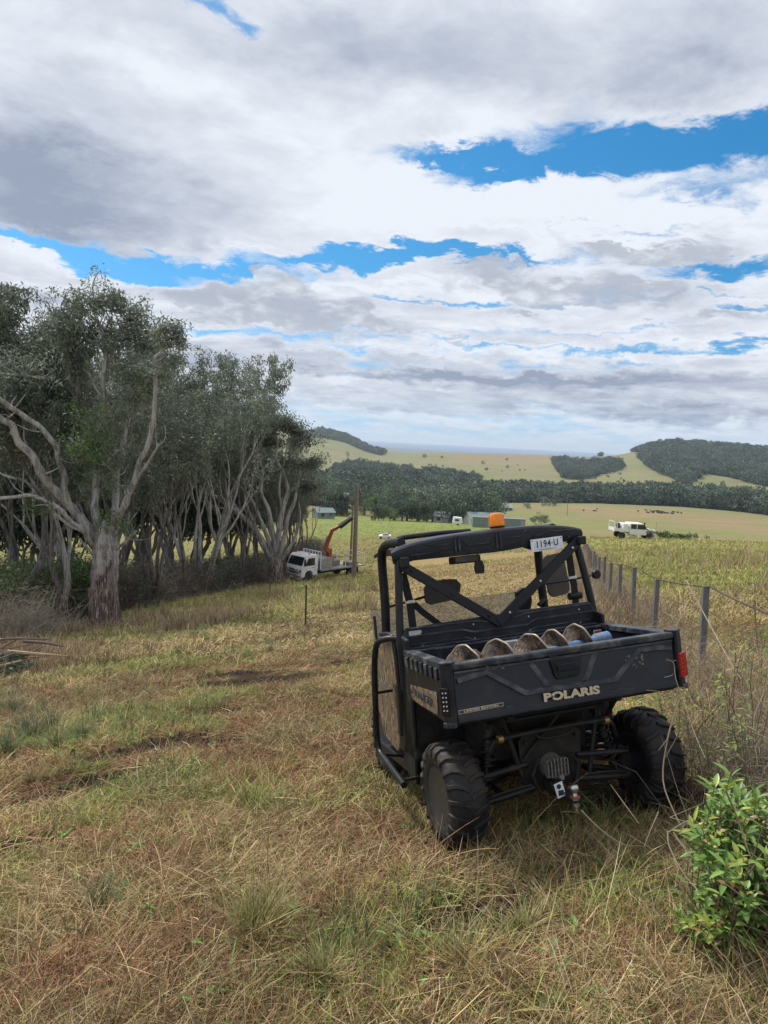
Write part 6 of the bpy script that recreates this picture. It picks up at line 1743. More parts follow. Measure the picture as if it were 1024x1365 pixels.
    for k in range(220):
        p = np.array([c0[0] + r.normal(0, .28), D + r.normal(0, .3), 0]); p[2] = G1(p[0], p[1]) + r.uniform(.02, .34); a = r.uniform(0, 6.28)
        fl = r.uniform() < .12; broad_leaf(V, F, C_, p, np.array([math.cos(a), math.sin(a), r.uniform(-.2, .8)]), np.array([0, 0, 1.]), .025 if fl else r.uniform(.05, .10), .022 if fl else r.uniform(.014, .024), (.65, .50, .03) if fl else (.12, .20, .04))
    tag(link('flowering_plant', np_mesh('flowering_plant', np.array(V), np.array(F), m, colors=np.array(C_))), 'bright green weed with small yellow flowers behind the right rear tyre', 'plant')


def build_dry_weeds():
    r = np.random.default_rng(91)
    def canes(name, lab, pts_list, mat, group=None):
        e = MB()
        for pts, r0 in pts_list: P = curve_pts(pts, 4); e.tube(P, np.linspace(r0, r0 * .45, len(P)), 5, caps=False)
        return tag(e.build(name, mat), lab, 'branch', group)
    def W_(px, py, D): q = pix_ray(px, py); return q / q[1] * D
    # long individual canes copied from the photograph
    sets = [('bare_cane', 'long pale cane leaning across the nearest fence post', [([W_(918, 780, 7.9), W_(945, 830, 7.4), W_(975, 885, 6.6), W_(988, 905, 6.2)], .011), ([W_(921, 783, 7.9), W_(926, 775, 8.0)], .006)], M_TWIG_PALE),
            ('bare_cane', 'upright red brown cane standing before the right rear tyre', [([W_(905, 935, 3.9), W_(890, 985, 3.75), W_(884, 1040, 3.6), W_(900, 1085, 3.4), W_(915, 1110, 3.3)], .008), ([W_(890, 985, 3.75), W_(878, 1000, 3.7)], .005), ([W_(887, 1010, 3.7), W_(905, 975, 3.7), W_(900, 955, 3.7)], .004)], M_TWIG_RED),
            ('bare_cane', 'thin twig with forked ends in front of the tailgate corner', [([W_(888, 879, 4.05), W_(898, 884, 4.05), W_(901, 905, 4.02), W_(912, 935, 3.95), W_(925, 975, 3.8), W_(940, 1010, 3.6)], .0045), ([W_(898, 881, 4.05), W_(902, 880, 4.05)], .003), ([W_(886, 903, 4.05), W_(896, 900, 4.05), W_(899, 896, 4.03)], .0035)], M_TWIG_PALE),
            ('bare_cane', 'curving brown twig below the tailgate corner', [([W_(862, 920, 4.0), W_(880, 922, 3.98), W_(893, 926, 3.95), W_(900, 918, 3.95), W_(915, 920, 3.9), W_(935, 960, 3.7), W_(975, 1010, 3.5)], .0045)], M_TWIG_RED),
            ('bare_cane', 'dark stem rising at the right edge of the photo', [([W_(1006, 800, 4.6), W_(1008, 840, 4.55), W_(1012, 870, 4.5), W_(1024, 890, 4.4), W_(1018, 925, 4.3), W_(1005, 960, 4.2), W_(1010, 1020, 4.0)], .009)], M_TWIG_RED),
            ('bare_cane', 'reddish cane slanting through the green shrub', [([W_(968, 1055, 2.75), W_(985, 1095, 2.7), W_(1000, 1140, 2.62), W_(1024, 1180, 2.55), W_(1050, 1230, 2.45)], .0065)], M_TWIG_RED),
            ('bare_cane', 'long brown cane lying over the lower half of the shrub', [([W_(898, 1110, 2.8), W_(920, 1140, 2.65), W_(950, 1165, 2.6), W_(990, 1195, 2.5), W_(1030, 1225, 2.4)], .0050)], M_TWIG_RED),
            ('bare_cane', 'thin cane curving left of the shrub', [([W_(890, 1108, 2.9), W_(893, 1130, 2.85), W_(912, 1165, 2.75), W_(935, 1192, 2.65)], .0045), ([W_(890, 1110, 2.9), W_(915, 1095, 2.9), W_(905, 1110, 2.9)], .004)], M_TWIG_PALE),
            ('bare_cane', 'brown twig lying on the grass below the tow ball', [([W_(775, 1080, 3.6), W_(800, 1105, 3.5), W_(830, 1125, 3.4), W_(856, 1128, 3.35)], .005)], M_TWIG_RED),
            ('bare_cane', 'straight dry stalk leaning towards the right rear tyre', [([W_(814, 1046, 3.9), W_(835, 1075, 3.75), W_(852, 1098, 3.6)], .006)], M_TWIG_RED),
            ('bare_cane', 'pale straight stalk standing right of the tow ball', [([W_(878, 1082, 3.4), W_(868, 1105, 3.35), W_(858, 1130, 3.3)], .0045)], M_TWIG_PALE)]
    sets = [(a_, b_, [(p_, q_ * .62) for p_, q_ in c_], d_) for a_, b_, c_, d_ in sets]
    for nm, lab, pl, mat in sets: canes(nm, lab, pl, mat)
    # tangle of dry twigs and seed stalks along the fence: nobody could count them
    kinds = []
    for i in range(3):
        V, F = twig_bush(600 + i, n=15, H=.80, rad=.34, th=.0036)
        me = bpy.data.meshes.new('dry_weed'); me.from_pydata(V.tolist(), [], F); me.materials.append(M_TWIG_PALE if i != 1 else M_TWIG_RED); me.update(); kinds.append(me)
    P = []; 
    for _ in range(130):
        y = r.uniform(0, 1) ** 1.7 * 36 + 3.0; x = fence_x(max(y, 5.4)) + (0 if y > 5.4 else (y - 5.4) * .18) + r.normal(-.15, .32); P.append((x, y, G1(x, y) - .03))
    for _ in range(75):
        px = r.uniform(925, 1070); D = r.uniform(3.1, 5.0); q = pix_ray(px, 900); x = q[0] / q[1] * D; P.append((x, D, G1(x, D) - .03))
    P = np.array(P); ok = ~((P[:, 0] < 2.35) & (P[:, 1] < 7)); P = P[ok]
    scatter('dry_weeds', kinds, P, r.integers(3, size=len(P)), r.uniform(.5, 1.05, len(P)), 'tangle of dry twiggy weeds along the wire fence')
    # rank grass around the shrub and under the fence
    T = lambda cols, rad, L, w, lean, droop, lie: dict(cols=cols, rad=rad, L=L, w=w, lean=lean, droop=droop, lie=lie)
    table = [T(STRAW + PINK, .10, .42, .0034, .45, .55, 0), T(LIME + GREEN, .10, .28, .0040, .5, .6, 0), T(STRAW, .16, .26, .0036, 1.1, .4, .10), T(RUST, .16, .22, .0036, 1.1, .4, .10)]
    n = 1500; y = r.uniform(1.9, 9, n); x = np.where(y > 5.4, fence_x(np.maximum(y, 5.4)), 3.02 - (5.4 - y) * .42) + r.normal(.05, .38, n)
    ok = ~((x < 2.45) & (y > 3.3) & (y < 7)); x, y = x[ok], y[ok]
    k = r.choice([0, 0, 1, 2, 3], len(x)); grass_object('rank_grass', 'long dry and green grass under the fence', x, y, k, 26, r.uniform(.7, 1.2, len(x)), 1.0, 3, table)


build_shrub()
build_dry_weeds()


# ------------------------------------------------------------------ brush pile and grey bush at the left edge
def build_brush():
    r = np.random.default_rng(33); x, y = on_ground(-22, 900); z = G1(x, y)
    e = empty('brush_pile', (x, y, z)); tag(e, 'heap of cut branches with split pale wood and leaves at the left edge', 'brush pile')
    b = MB(); b2 = MB()
    for i in range(46):
        a = r.normal(.25, .6); L = r.uniform(.8, 2.6); p = np.array([r.normal(-.5, .55), r.normal(0, .55), r.uniform(.05, .55)]); d = np.array([math.cos(a), math.sin(a) * .5, r.normal(0, .18)]); q = p + d * L
        q[0] = min(q[0], 1.0 + r.normal(0, .15)); q[2] = max(.04, q[2] - .15 * max(0, q[0])); rad = r.uniform(.012, .05)
        b.tube(curve_pts([p, (p + q) / 2 + r.normal(0, .10, 3), q], 3), np.linspace(rad, rad * .4, 7), 6)
    for i in range(5):
        p = np.array([r.uniform(-.3, .5), r.normal(-.3, .25), r.uniform(.15, .6)]); d = np.array([1, r.normal(0, .3), r.normal(0, .15)]); b2.tube([p, p + d * r.uniform(.4, 1.1)], [.05, .015], 6)
    b.build('branches', plain('dead_branches', (.13, .10, .082), .85, var=.4), e); b2.build('split_wood', plain('fresh_wood', (.36, .25, .15), .8, var=.3), e)
    cs = [np.array([r.normal(.75, .22), r.normal(-.35, .25), r.uniform(.12, .50)]) for _ in range(30)]
    V, F, c = leaf_cloud(cs, [.16] * 30, 46, .075, .032, [(.075, .125, .085), (.10, .16, .11), (.06, .10, .065)], r); link('cut_foliage', np_mesh('cut_foliage', V, F, M_LEAF, colors=c), e)
    x, y = on_ground(0, 862); y += 2.2
    V, F = twig_bush(660, n=150, H=2.2, rad=1.1, th=.012); me = bpy.data.meshes.new('bare_bush'); me.from_pydata(V.tolist(), [], F); me.materials.append(M_TWIG_PALE); me.update()
    for k, (dx, dy, lab) in enumerate([(0, 0, 'grey leafless bush behind the brush pile at the left edge'), (-1.4, 1.3, 'grey leafless bush partly outside the left edge')]):
        o = link('bare_bush', me); o.location = (x + dx, y + dy, G1(x + dx, y + dy)); o.rotation_euler = (0, 0, k * 2.); o.scale = (1, 1, .85); tag(o, lab, 'bush', 'bare bushes at the left edge')
    # bare soil clods along the torn strip
    b = MB(); n = 0
    for cx_, cy_, rx, ry, tl in SOIL:
        for _ in range(26):
            u, v = r.normal(0, .55), r.normal(0, .55); xx = cx_ + u * rx * math.cos(tl) - v * ry * math.sin(tl); yy = cy_ + u * rx * math.sin(tl) + v * ry * math.cos(tl); s_ = r.uniform(.008, .034)
            V = np.array([[1, 0, 0], [-1, 0, 0], [0, 1, 0], [0, -1, 0], [0, 0, 1], [0, 0, -1], [.7, .7, .3], [-.7, .6, -.2]]) * s_ * r.uniform(.6, 1.3, (8, 3)) + np.array([xx, yy, G1(xx, yy) + s_ * .4])
            b.add(V, [(4, 0, 6), (4, 6, 2), (4, 2, 1), (4, 1, 3), (4, 3, 0), (5, 6, 0), (5, 2, 6), (5, 1, 2), (5, 3, 1), (5, 0, 3)])
    tag(b.build('soil_clods', plain('torn_soil', (.045, .030, .020), .95, var=.4, vscale=10)), label='crumbled dark soil where wheels tore the grass', kind='stuff')


build_brush()


# ------------------------------------------------------------------ crane truck, poles
M_VWHITE = plain('white_paint', (.74, .76, .78), .35, var=.05, dirt=(.42, .38, .32), dirt_amt=.25, dirt_scale=3)
M_VGREY = plain('grey_steel', (.30, .31, .32), .5, .2, var=.2, dirt=(.22, .17, .12), dirt_amt=.4, dirt_scale=5)
M_VDARK = plain('dark_rubber_parts', (.020, .020, .022), .6)
M_GLASS = plain('car_glass', (.015, .019, .022), .06, spec=.8)
M_ORANGE = plain('orange_crane_paint', (.32, .058, .020), .45, var=.2, dirt=(.12, .06, .04), dirt_amt=.35, dirt_scale=6)
M_WOOD = plain('weathered_pole', (.20, .165, .125), .9, var=.35, vscale=5, bump=.5, bscale=30)


def simple_wheel(parent, c, R, w, axis=(1, 0, 0), rimc=None):
    b = MB(); b.lathe([(R * .55, -w / 2), (R * .9, -w / 2), (R, -w * .36), (R, w * .36), (R * .9, w / 2), (R * .55, w / 2)], c, axis, 28)
    o = b.build('wheel', M_VDARK, parent, smooth=True, ang=40)
    b = MB(); b.lathe([(R * .56, -w * .42), (R * .5, -w * .30), (R * .2, -w * .38), (R * .14, -w * .5)], c, axis, 20); b.lathe([(R * .56, w * .42), (R * .5, w * .30), (R * .2, w * .38), (R * .14, w * .5)], c, axis, 20)
    b.build('rim', rimc or M_VGREY, o, smooth=True, ang=40)
    return o


def build_truck():
    D = 58.5; q = pix_ray(389, 779); fx = q[0] / q[1] * D
    # local frame: +Y forward (towards the cab nose), X right
    hd = math.atan2(-.63, -.60); fw = np.array([math.cos(hd), math.sin(hd)])     # nose points towards camera and left
    nose = np.array([fx + .1, D]); mid = nose - fw * 3.4
    z0 = G1(nose[0] - fw[0] * .8, nose[1] - fw[1] * .8); z1 = G1(*(nose - fw * 5.2)); pitch = math.atan2(z0 - z1, 4.4)
    e = empty('crane_truck', mat=Matrix.Translation((mid[0], mid[1], (z0 + z1) / 2 + .02)) @ Matrix.Rotation(hd - math.pi / 2, 4, 'Z') @ Matrix.Rotation(pitch, 4, 'X'))
    tag(e, 'white flatbed truck with folded red orange loading crane parked beside the gum trees', 'truck')
    b = MB()   # cab, 2 m wide, Y from 1.75 to 3.4
    side = [(1.72, .62), (1.72, 2.20), (1.85, 2.27), (2.75, 2.25), (2.95, 2.12), (3.28, 1.45), (3.36, 1.30), (3.40, .75), (3.38, .50), (3.05, .50), (2.98, .80), (2.80, .98), (2.50, 1.0), (2.28, .86), (2.18, .58)]
    b.prism([(y, z) for y, z in side], (-1.0, 0, 0), (0, 1, 0), (0, 0, 1), 2.0)
    cab = b.build('cab', M_VWHITE, e, bevel=.06, seg=3)
    b = MB(); b.add([(-.90, 3.305, 1.44), (.90, 3.305, 1.44), (.82, 2.995, 2.08), (-.82, 2.995, 2.08)], [(0, 1, 2, 3)]); b.add([(-.90, 3.29, 1.44), (.90, 3.29, 1.44), (.82, 2.98, 2.08), (-.82, 2.98, 2.08)], [(3, 2, 1, 0)]); b.build('windscreen', M_GLASS, cab)
    for s in (-1, 1):
        b = MB(); b.prism([(2.05, 1.42), (2.05, 2.02), (2.72, 2.02), (3.08, 1.42)], (s * 1.004 if s > 0 else -1.004, 0, 0), (0, 1, 0), (0, 0, 1), .008 if s > 0 else -.008); b.build('side_window', M_GLASS, cab)
        b = MB(); b.bb(s * 1.02, s * 1.20, 3.12, 3.18, 1.45, 1.95); b.tube([(s * 1.0, 3.1, 2.0), (s * 1.12, 3.15, 1.98)], .015, 6); b.tube([(s * 1.0, 3.1, 1.4), (s * 1.12, 3.15, 1.45)], .015, 6); b.build('wing_mirror', M_VDARK, cab, bevel=.02)
        b = MB(); b.prism([(.60, .86), (.93, .98), (.96, 1.18), (.72, 1.12)] if s > 0 else [(-.60, .86), (-.72, 1.12), (-.96, 1.18), (-.93, .98)], (0, 3.405, -.02), (1, 0, 0), (0, 0, 1), -.02); b.build('headlight', M_CHROME, cab)
        b = MB(); b.prism([(2.0, .95), (2.0, 1.4), (2.02, 1.4), (2.02, .95)], (s * 1.003, 0, 0), (0, 1, 0), (0, 0, 1), .01 * s); b.bb(s * 1.0, s * 1.012, 2.12, 2.28, 1.22, 1.26); b.build('door_handle', M_VDARK, cab)
    b = MB(); b.bb(-.55, .55, 3.385, 3.425, .78, 1.12); g = b.build('grille', M_VDARK, cab, bevel=.02)
    b = MB()
    for k in range(4): b.bb(-.53, .53, 3.42, 3.435, .82 + k * .08, .845 + k * .08)
    b.build('grille_bars', M_CHROME, g)
    b = MB(); b.bb(-1.0, 1.0, 3.38, 3.52, .36, .66); bm = b.build('bumper', M_VGREY, cab, bevel=.03)
    b = MB()
    for zz in (.42, .72, 1.0): b.tube(curve_pts([(-.80, 3.50, zz), (-.6, 3.60, zz), (.6, 3.60, zz), (.80, 3.50, zz)], 3), .035, 8)
    for xx in (-.55, .55): b.tube([(xx, 3.60, .38), (xx, 3.60, 1.12)], .035, 8)
    b.tube(curve_pts([(-.55, 3.6, 1.1), (-.4, 3.6, 1.2), (.4, 3.6, 1.2), (.55, 3.6, 1.1)], 3), .03, 8); b.build('bull_bar', M_CHROME, bm)
    b = MB(); b.bb(-.22, .22, 3.60, 3.615, .5, .60); b.build('front_plate', M_WHITE, bm)
    for x in (-.75, .75):
        b = MB(); b.lathe([(.07, 0), (.075, .08), (.05, .14)], (x, 2.45, 2.26), (0, 0, 1), 14); b.build('roof_beacon', M_AMBER, cab)
    b = MB(); b.bb(-.45, -.36, -3.4, 3.0, .55, .75); b.bb(.36, .45, -3.4, 3.0, .55, .75)
    for y in (-3.3, -2, -.8, .6, 1.6): b.bb(-.359, .359, y, y + .12, .57, .73)
    b.build('chassis', M_VDARK, e)
    b = MB(); b.bb(-1.08, 1.08, -3.5, 1.40, .86, .98); b.build('tray', M_VGREY, e, bevel=.015)
    b = MB()                                                           # headboard rack
    for x in (-1.05, -.7, -.35, 0, .35, .7, 1.05): b.bb(x - .025, x + .025, 1.44, 1.50, .98, 2.42)
    b.bb(-1.08, 1.08, 1.43, 1.51, 2.40, 2.47); b.bb(-1.08, 1.08, 1.435, 1.505, 1.7, 1.76); b.bb(1.09, 1.16, 1.40, 1.54, .62, 2.45); b.build('headboard', M_VWHITE, e)
    b = MB(); b.bb(-.98, 1.06, .10, 1.36, .985, 1.86); tb = b.build('toolbox', M_VGREY, e, bevel=.02)
    b = MB(); b.bb(1.062, 1.078, .16, 1.30, 1.05, 1.78); b.build('box_door', plain('pale_grey_panel', (.52, .54, .56), .4), tb, bevel=.01)
    b = MB(); b.bb(1.081, 1.10, -3.4, 1.40, .80, .90)
    for y in (1.2, .0, -1.6): b.bb(1.05, 1.09, y, y + .06, .45, .80)
    b.build('side_rail', M_VWHITE, e)
    b = MB()
    for y in (-3.42, -2.2, -1.3):
        for x in (-1.03, 1.03): b.bb(x - .03, x + .03, y - .03, y + .03, .98, 2.05 if y < -3 else 1.85)
    b.bb(-1.0, 1.0, -3.45, -3.39, 1.95, 2.0); b.bb(-1.0, 1.0, -3.45, -3.39, 1.5, 1.55); b.bb(-1.0, 1.0, -1.33, -1.27, 1.78, 1.84); b.build('rear_rack', M_VWHITE, e)
    b = MB(); b.box((.3, -.9, 1.2), (1.1, 1.0, .42)); b.box((-.5, -2.4, 1.12), (.7, 1.1, .28)); b.build('tray_load', plain('grey_timber_boxes', (.20, .175, .155), .8, var=.4, vscale=3), e, bevel=.02)
    # crane
    b = MB(); b.box((0, -.35, 1.35), (.62, .55, .80)); b.box((0, -.35, 2.0), (.34, .38, .9)); crane = b.build('crane_column', M_ORANGE, e, bevel=.03)
    Re = np.array(e.matrix_world.to_3x3()); oe = np.array(e.matrix_world.translation)
    def loc(px, py, dd=0.0): qq = pix_ray(px, py); return Re.T @ (qq / qq[1] * (60.0 + dd) - oe)
    def boom(a, c, wa, wc, name, mat, extra=0):
        a = np.array(a); c = np.array(c); d = c - a; L = np.linalg.norm(d); ux = d / L; uy = np.cross((1, .2, 0), ux); uy /= np.linalg.norm(uy); uz = np.cross(ux, uy); m_ = MB()
        Vb = [a + uy * sy * wa + uz * sz * wa * .7 for sy in (-1, 1) for sz in (-1, 1)] + [c + uy * sy * wc + uz * sz * wc * .7 for sy in (-1, 1) for sz in (-1, 1)]
        m_.add(Vb, [(0, 1, 3, 2), (4, 6, 7, 5), (0, 4, 5, 1), (2, 3, 7, 6), (0, 2, 6, 4), (1, 5, 7, 3)])
        return m_.build(name, mat, crane, bevel=.02)
    p1, p2, p3, p4 = loc(433, 745), loc(433, 731), loc(443.5, 706), loc(457, 699)
    boom(np.array([0, -.35, 2.2]), p2, .18, .17, 'lower_mast', M_ORANGE); boom(p2 + np.array([0, 0, -.15]), p3, .17, .13, 'main_boom', M_ORANGE); boom(p3 - (p4 - p3) * .12, p4, .16, .12, 'knuckle_boom', M_ORANGE)
    p5 = loc(470, 689.5); boom(p4 - (p5 - p4) * .35, p5, .20, .16, 'extension_boom', M_VDARK)
    b = MB(); b.tube([p2 + np.array([.12, .1, -.2]), p3 - (p3 - p2) * .30 + np.array([.15, .15, -.05])], .07, 8); b.build('lift_ram', M_CHROME, crane)
    for y in (2.62, -2.1):
        for x in (-.86, .86): simple_wheel(e, (x, y, .42), .42, .26 if y > 0 else .42)
    b = MB()
    for x in (-.87, .87): b.bb(x - .24, x + .24, -2.68, -1.5, .86 - .004, .845); b.bb(x - .24, x + .24, -2.72, -2.70, .3, .85)
    b.build('mudguard', M_VDARK, e)


build_truck()


def build_poles():
    D = 59.; 
    def pole(px, base_y, tpx, top_y, D, r0, r1, name, lab, arms=False):
        q = pix_ray(px, base_y); x = q[0] / q[1] * D; z = G1(x, D); t_ = pix_ray(tpx, top_y); top = t_ / t_[1] * D; b = MB()
        P = [np.array([x, D, z - .4]), np.array([x * .5 + top[0] * .5, D, (z + top[2]) / 2]), top]; P = [p - np.array([x, D, z]) for p in P]
        b.tube(curve_pts(P, 4), np.linspace(r0, r1, 9), 14); o = b.build(name, M_WOOD, None, smooth=True); o.location = (x, D, z)
        return tag(o, lab, 'pole', 'timber power poles')
    pole(472, 768, 476, 645, 57.0, .19, .15, 'power_pole', 'tall thick bare timber pole standing at the tail of the truck')
    pole(467.5, 745, 470.5, 675, 77., .13, .10, 'power_pole', 'thinner timber pole just behind the thick one')
    for px, by, ty, D, lab in [(666, 700, 670, 300, 'short dark pole near the roof of the green shed'), (738, 673, 650, 560, 'far thin power pole on the paddock'), (756, 690, 662, 420, 'far thin pole on the brown paddock')]:
        o = pole(px, by, px + 1, ty, D, .16, .12, 'power_pole', lab)


build_poles()


# ------------------------------------------------------------------ white ute on the crest
def build_ute():
    D = 89.; q = pix_ray(841, 717); cx_ = q[0] / q[1] * D; z = G1(cx_, D)
    e = empty('dual_cab_ute', mat=Matrix.Translation((cx_, D, z + .02)) @ Matrix.Rotation(math.radians(-90 + 4), 4, 'Z') @ Matrix.Rotation(math.radians(-1.0), 4, 'X'))
    tag(e, 'white dual cab ute with tray and snorkel parked on the crest beyond the fence', 'ute')
    b = MB()   # +Y forward
    body = [(-.62, .62), (-.62, 1.86), (-.50, 1.93), (1.00, 1.93), (1.22, 1.80), (1.52, 1.32), (2.45, 1.24), (2.56, 1.12), (2.58, .70), (2.42, .62), (2.36, .86), (2.15, 1.02), (1.80, 1.02), (1.58, .86), (1.50, .55), (-.50, .55)]
    b.prism(body, (-.86, 0, 0), (0, 1, 0), (0, 0, 1), 1.72); bd = b.build('body', M_VWHITE, e, bevel=.05, seg=3)
    for s in (-1, 1):
        for y0, y1, yt in ((-.46, .24, .24), (.33, 1.36, 1.06)):
            b = MB(); b.prism([(y0, 1.25), (y0, 1.80), (yt, 1.80), (y1, 1.25)], (s * .864, 0, 0), (0, 1, 0), (0, 0, 1), .008 * s); b.build('side_window', M_GLASS, bd)
        b = MB(); b.bb(s * .87, s * 1.02, 1.16, 1.22, 1.36, 1.60); b.build('wing_mirror', M_VDARK, bd)
        b = MB(); b.prism([(1.42, .9), (1.56, 1.10), (2.40, 1.10), (2.62, .88), (2.5, .86), (2.32, 1.03), (1.66, 1.03), (1.5, .84)], (s * .87, 0, 0), (0, 1, 0), (0, 0, 1), .07 * s); b.build('wheel_arch', M_VDARK, bd)
        b = MB(); b.bb(s * .5, s * .80, 2.57, 2.60, .92, 1.08); b.build('headlight', M_CHROME, bd)
    b = MB(); b.add([(-.78, 1.54, 1.33), (.78, 1.54, 1.33), (.70, 1.23, 1.82), (-.70, 1.23, 1.82)], [(0, 1, 2, 3)]); b.build('windscreen', M_GLASS, bd)
    b = MB(); b.tube([(.90, 1.75, 1.25), (.90, 1.40, 1.36), (.90, 1.18, 1.72), (.90, 1.10, 1.98)], .06, 8); b.box((.90, 1.16, 2.02), (.12, .2, .12)); b.build('snorkel', M_VDARK, bd)
    b = MB(); b.bb(.70, .88, 1.55, 2.3, 1.262, 1.30); b.build('bonnet_scoop', M_VDARK, bd, bevel=.02)
    b = MB(); b.bb(-.93, .93, -2.52, -.66, .88, .98); b.bb(.90, .93, -2.5, -.68, .981, 1.25); b.bb(-.93, -.90, -2.5, -.68, .981, 1.25); b.bb(-.90, .90, -2.53, -2.50, .981, 1.25); b.build('tray', M_VWHITE, e, bevel=.01)
    b = MB(); b.bb(-.86, .86, -1.42, -.78, 1.0, 1.80); b.build('canopy_box', M_VWHITE, e, bevel=.03)
    b = MB(); b.bb(-.9, -.84, -2.52, -2.46, 1.26, 2.02); b.bb(.84, .9, -2.52, -2.46, 1.26, 2.02); b.bb(-.9, .9, -2.52, -2.46, 1.96, 2.02); b.bb(.84, .9, -2.2, -2.14, 1.26, 1.9); b.bb(.845, .895, -2.455, -2.205, 1.84, 1.9); b.build('rear_rack', M_VWHITE, e)
    b = MB(); b.lathe([(.38, -.12), (.40, 0), (.38, .12)], (0, -1.72, 1.45), (0, 1, 0), 20); b.build('spare_wheel', M_VDARK, e)
    b = MB(); b.bb(-.80, .80, 2.60, 2.76, .55, .80); b.tube([(-.5, 2.72, .8), (-.5, 2.70, 1.2), (.5, 2.70, 1.2), (.5, 2.72, .8)], .035, 8); b.build('bull_bar', M_VWHITE, e, bevel=.02)
    b = MB(); b.tube([(.6, 2.72, .8), (.6, 2.74, 2.3)], .012, 5); b.build('aerial', M_VDARK, e)
    for y in (-1.45, 1.98):
        for x in (-.80, .80): simple_wheel(e, (x, y, .40), .40, .24, rimc=M_VDARK)
    # green scrub by the bonnet
    r = np.random.default_rng(3)
    for px, w, lab in [(888, 1.0, 'low green scrub just in front of the white ute'), (903, .8, 'small green bush right of the white ute')]:
        q = pix_ray(px, 717); x = q[0] / q[1] * 95; cs = [(r.normal(0, 1.6 * w), r.normal(0, .5), r.uniform(.2, .85)) for _ in range(26)]; V, F, c = leaf_cloud(cs, [.4] * 26, 50, .2, .1, GUM_GREEN, r)
        o = link('green_scrub', np_mesh('green_scrub', V, F, M_LEAF_FAR, colors=c)); o.location = (x, 95, G1(x, 95)); tag(o, lab, 'bush')


build_ute()


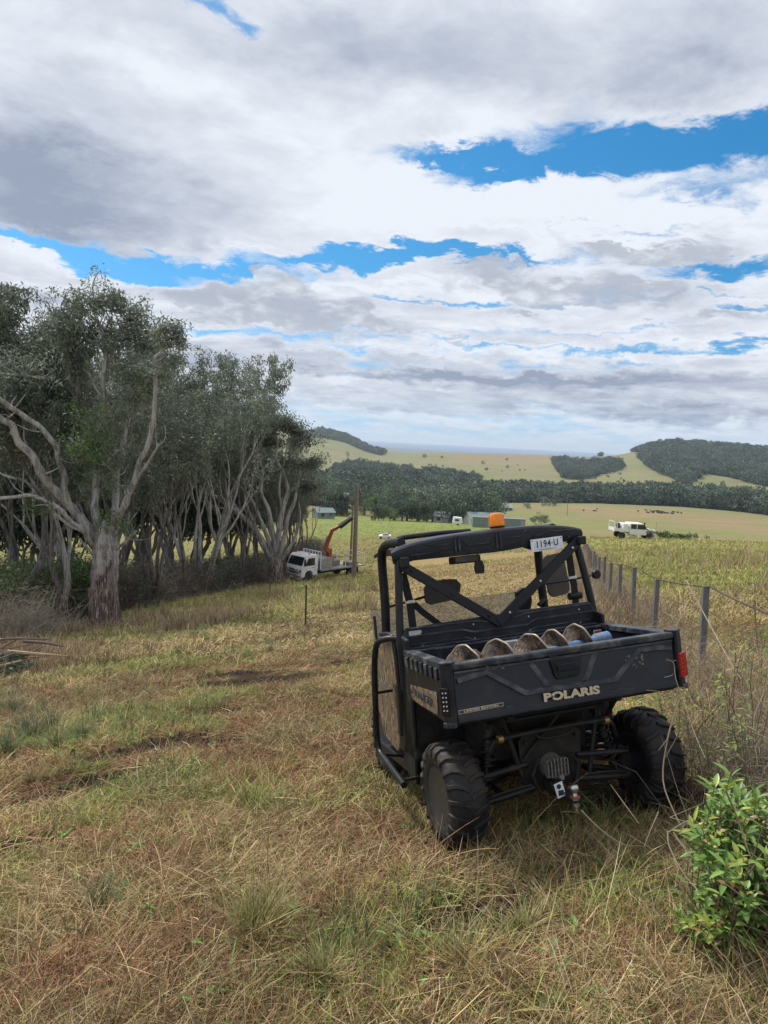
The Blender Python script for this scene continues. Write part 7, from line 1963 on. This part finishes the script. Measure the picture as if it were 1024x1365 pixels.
# ------------------------------------------------------------------ farm buildings and cattle in the distance
def build_farm():
    M_ROOF = plain('grey_green_roof', (.15, .19, .185), .5, var=.15); M_ROOFP = plain('pink_tile_roof', (.32, .24, .20), .8, var=.2, vscale=2); M_WALL = plain('pale_wall', (.27, .28, .28), .7, var=.2); M_SHED = plain('green_grey_cladding', (.17, .215, .205), .5, var=.15)
    M_SIL = plain('silver_roof', (.25, .275, .30), .5, .2, var=.2)
    def house(name, lab, px, py, D, w, d, h, rf, wall, roof, rz=0.0, ch=False):
        q = pix_ray(px, py); x = q[0] / q[1] * D; z = float(ground(np.array([x]), np.array([D]))[0]); 
        e = empty(name, mat=Matrix.Translation((x, D, z)) @ Matrix.Rotation(rz, 4, 'Z')); tag(e, lab, 'building')
        b = MB(); b.prism([(-w / 2, -1), (w / 2, -1), (w / 2, h), (-w / 2, h)], (0, -d / 2, 0), (1, 0, 0), (0, 0, 1), -d); wl = b.build('wall', wall, e)
        o_ = .4; b = MB(); b.prism([(-d / 2 - o_, h - .05), (0, h + rf), (d / 2 + o_, h - .05), (d / 2 + o_, h + .12), (0, h + rf + .17), (-d / 2 - o_, h + .12)], (-w / 2 - o_, 0, 0), (0, 1, 0), (0, 0, 1), w + 2 * o_); rr_ = b.build('roof', roof, e)
        b = MB(); b.prism([(-d / 2, h), (d / 2, h), (0, h + rf)], (-w / 2, 0, 0), (0, 1, 0), (0, 0, 1), w); b.build('gable', wall, e)
        for k in range(int(w // 3.2)):
            b = MB(); xx = -w / 2 + 1.4 + k * 3.2; b.bb(xx, xx + 1.2, -d / 2 - .03, -d / 2 - .005, 1.0, 2.2); b.build('window', M_GLASS, wl)
        b = MB(); b.bb(w / 2 - 1.6, w / 2 - .7, -d / 2 - .03, -d / 2 - .005, 0.0, 2.05); b.build('door', M_VGREY, wl)
        return e
    house('farm_cottage', 'small cottage with grey green roof by the conifers at the edge of the wood', 431, 686, 262, 6.5, 5, 2.3, 1.4, M_SHED, M_ROOF, .5)
    house('farmhouse', 'house with pink tiled roof showing between the valley trees', 457, 664, 380, 5, 5, 7.2, 1.6, M_WALL, M_ROOFP, .3)
    house('farmhouse', 'white walled house at the foot of the valley trees', 590, 699, 268, 5.5, 5, 2.4, 1.5, M_WALL, M_SIL, -.4)
    house('farm_shed', 'wide grey roofed shed behind the green container', 646, 700, 262, 13, 9, 2.5, 2.0, M_WALL, M_ROOF, .2)
    house('farmhouse', 'far house with white roof at the edge of the tree belt', 669, 668, 500, 13, 8, 2.6, 2.0, M_WALL, M_SIL, .2)
    def container(px, py, D, w, h, lab):
        q = pix_ray(px, py); x = q[0] / q[1] * D; z = float(ground(np.array([x]), np.array([D]))[0]); e = empty('storage_container', (x, D, z)); tag(e, lab, 'container', 'storage containers behind the buggy')
        b = MB(); b.bb(-w / 2, w / 2, -1.2, 1.2, -.3, h)
        for k in range(int(w / .5)): b.bb(-w / 2 + .1 + k * .5, -w / 2 + .35 + k * .5, -1.26, -1.201, .0, h - .15)
        b.build('box', M_SHED, e); b = MB(); b.bb(-w / 2 - .05, w / 2 + .05, -1.30, 1.25, h + .003, h + .12); b.build('top_rail', M_ROOF, e); b = MB(); b.bb(w / 2 - 1.3, w / 2 - .1, -1.275, -1.262, .1, h - .2); b.build('door', M_VGREY, e)
    container(642, 706, 205, 5.5, 2.9, 'green grey container left of the orange beacon'); container(683, 704, 205, 6.6, 2.8, 'green grey container right of the orange beacon')
    q = pix_ray(610, 698); D = 225.; x = q[0] / q[1] * D; z = G1(x, D); e = empty('white_caravan', (x, D, z)); tag(e, 'small white caravan at the far edge of the green field', 'caravan')
    b = MB(); b.prism([(-1.4, .5), (1.3, .5), (1.5, 1.2), (1.2, 2.5), (-1.3, 2.6), (-1.5, 1.2)], (0, -1, 0), (1, 0, 0), (0, 0, 1), -2.0); b.build('body', M_VWHITE, e, bevel=.15); b = MB(); b.bb(-.9, .3, -1.02, -1.003, 1.4, 2.0); b.build('window', M_GLASS, e); simple_wheel(e, (0, -.9, .35), .35, .2, (0, 1, 0))
    # small white pickup in the field
    q = pix_ray(513, 719); D = 132.; x = q[0] / q[1] * D; z = G1(x, D); e = empty('white_pickup', (x, D, z - .15)); e.scale = (.85,) * 3; tag(e, 'low white pickup half hidden in the grass of the middle field', 'pickup')
    b = MB(); b.prism([(-1.3, .25), (1.25, .25), (1.3, .95), (.15, 1.02), (.05, 1.06), (-1.25, .8)], (0, -.8, 0), (1, 0, 0), (0, 0, 1), -1.6); b.build('body', M_VWHITE, e, bevel=.06)
    b = MB(); b.prism([(-.55, .85), (.75, 1.0), (.65, 1.32), (-.35, 1.28)], (0, -.72, 0), (1, 0, 0), (0, 0, 1), -1.44); b.build('cabin', M_VGREY, e, bevel=.04)
    for xx in (-.85, .85):
        for yy in (-.75, .75): simple_wheel(e, (xx, yy, .30), .30, .2, (0, 1, 0))
    # cattle
    M_COW = plain('black_hide', (.018, .016, .015), .8); r = np.random.default_rng(8)
    b = MB(); b.tube(curve_pts([(-1.0, 0, 1.05), (-.5, 0, 1.0), (.3, 0, .98), (.8, 0, 1.1), (1.15, 0, 1.05)], 3), [.22, .30, .36, .38, .40, .40, .40, .36, .30, .26, .22, .19, .15], 10); b.tube([(1.1, 0, 1.08), (1.42, 0, .90), (1.62, 0, .70)], [.17, .15, .09], 8)
    for xx in (-.75, .70):
        for yy in (-.2, .2): b.tube([(xx, yy, .9), (xx + .03, yy, .45), (xx, yy, 0)], [.13, .07, .06], 6)
    b.tube([(-1.05, 0, 1.2), (-1.15, 0, .6)], .03, 5); b.box((1.18, .12, 1.2), (.05, .14, .05)); b.box((1.18, -.12, 1.2), (.05, .14, .05))
    V = np.concatenate(b.V); me = bpy.data.meshes.new('grazing_cow'); me.from_pydata(V.tolist(), [], b.F); me.materials.append(M_COW); me.update()
    for k in range(30):
        px = r.normal(877, 11) if k < 26 else r.uniform(740, 850); D = r.uniform(470, 520); x = (px - CX) / FPX * D + 2.; o = link('grazing_cow', me); o.location = (x, D, float(ground(np.array([x]), np.array([D]))[0])); o.rotation_euler = (0, 0, r.uniform(0, 6.28)); tag(o, 'black cow grazing on the far paddock', 'cow', 'black cattle grazing on the far paddock')


build_farm()
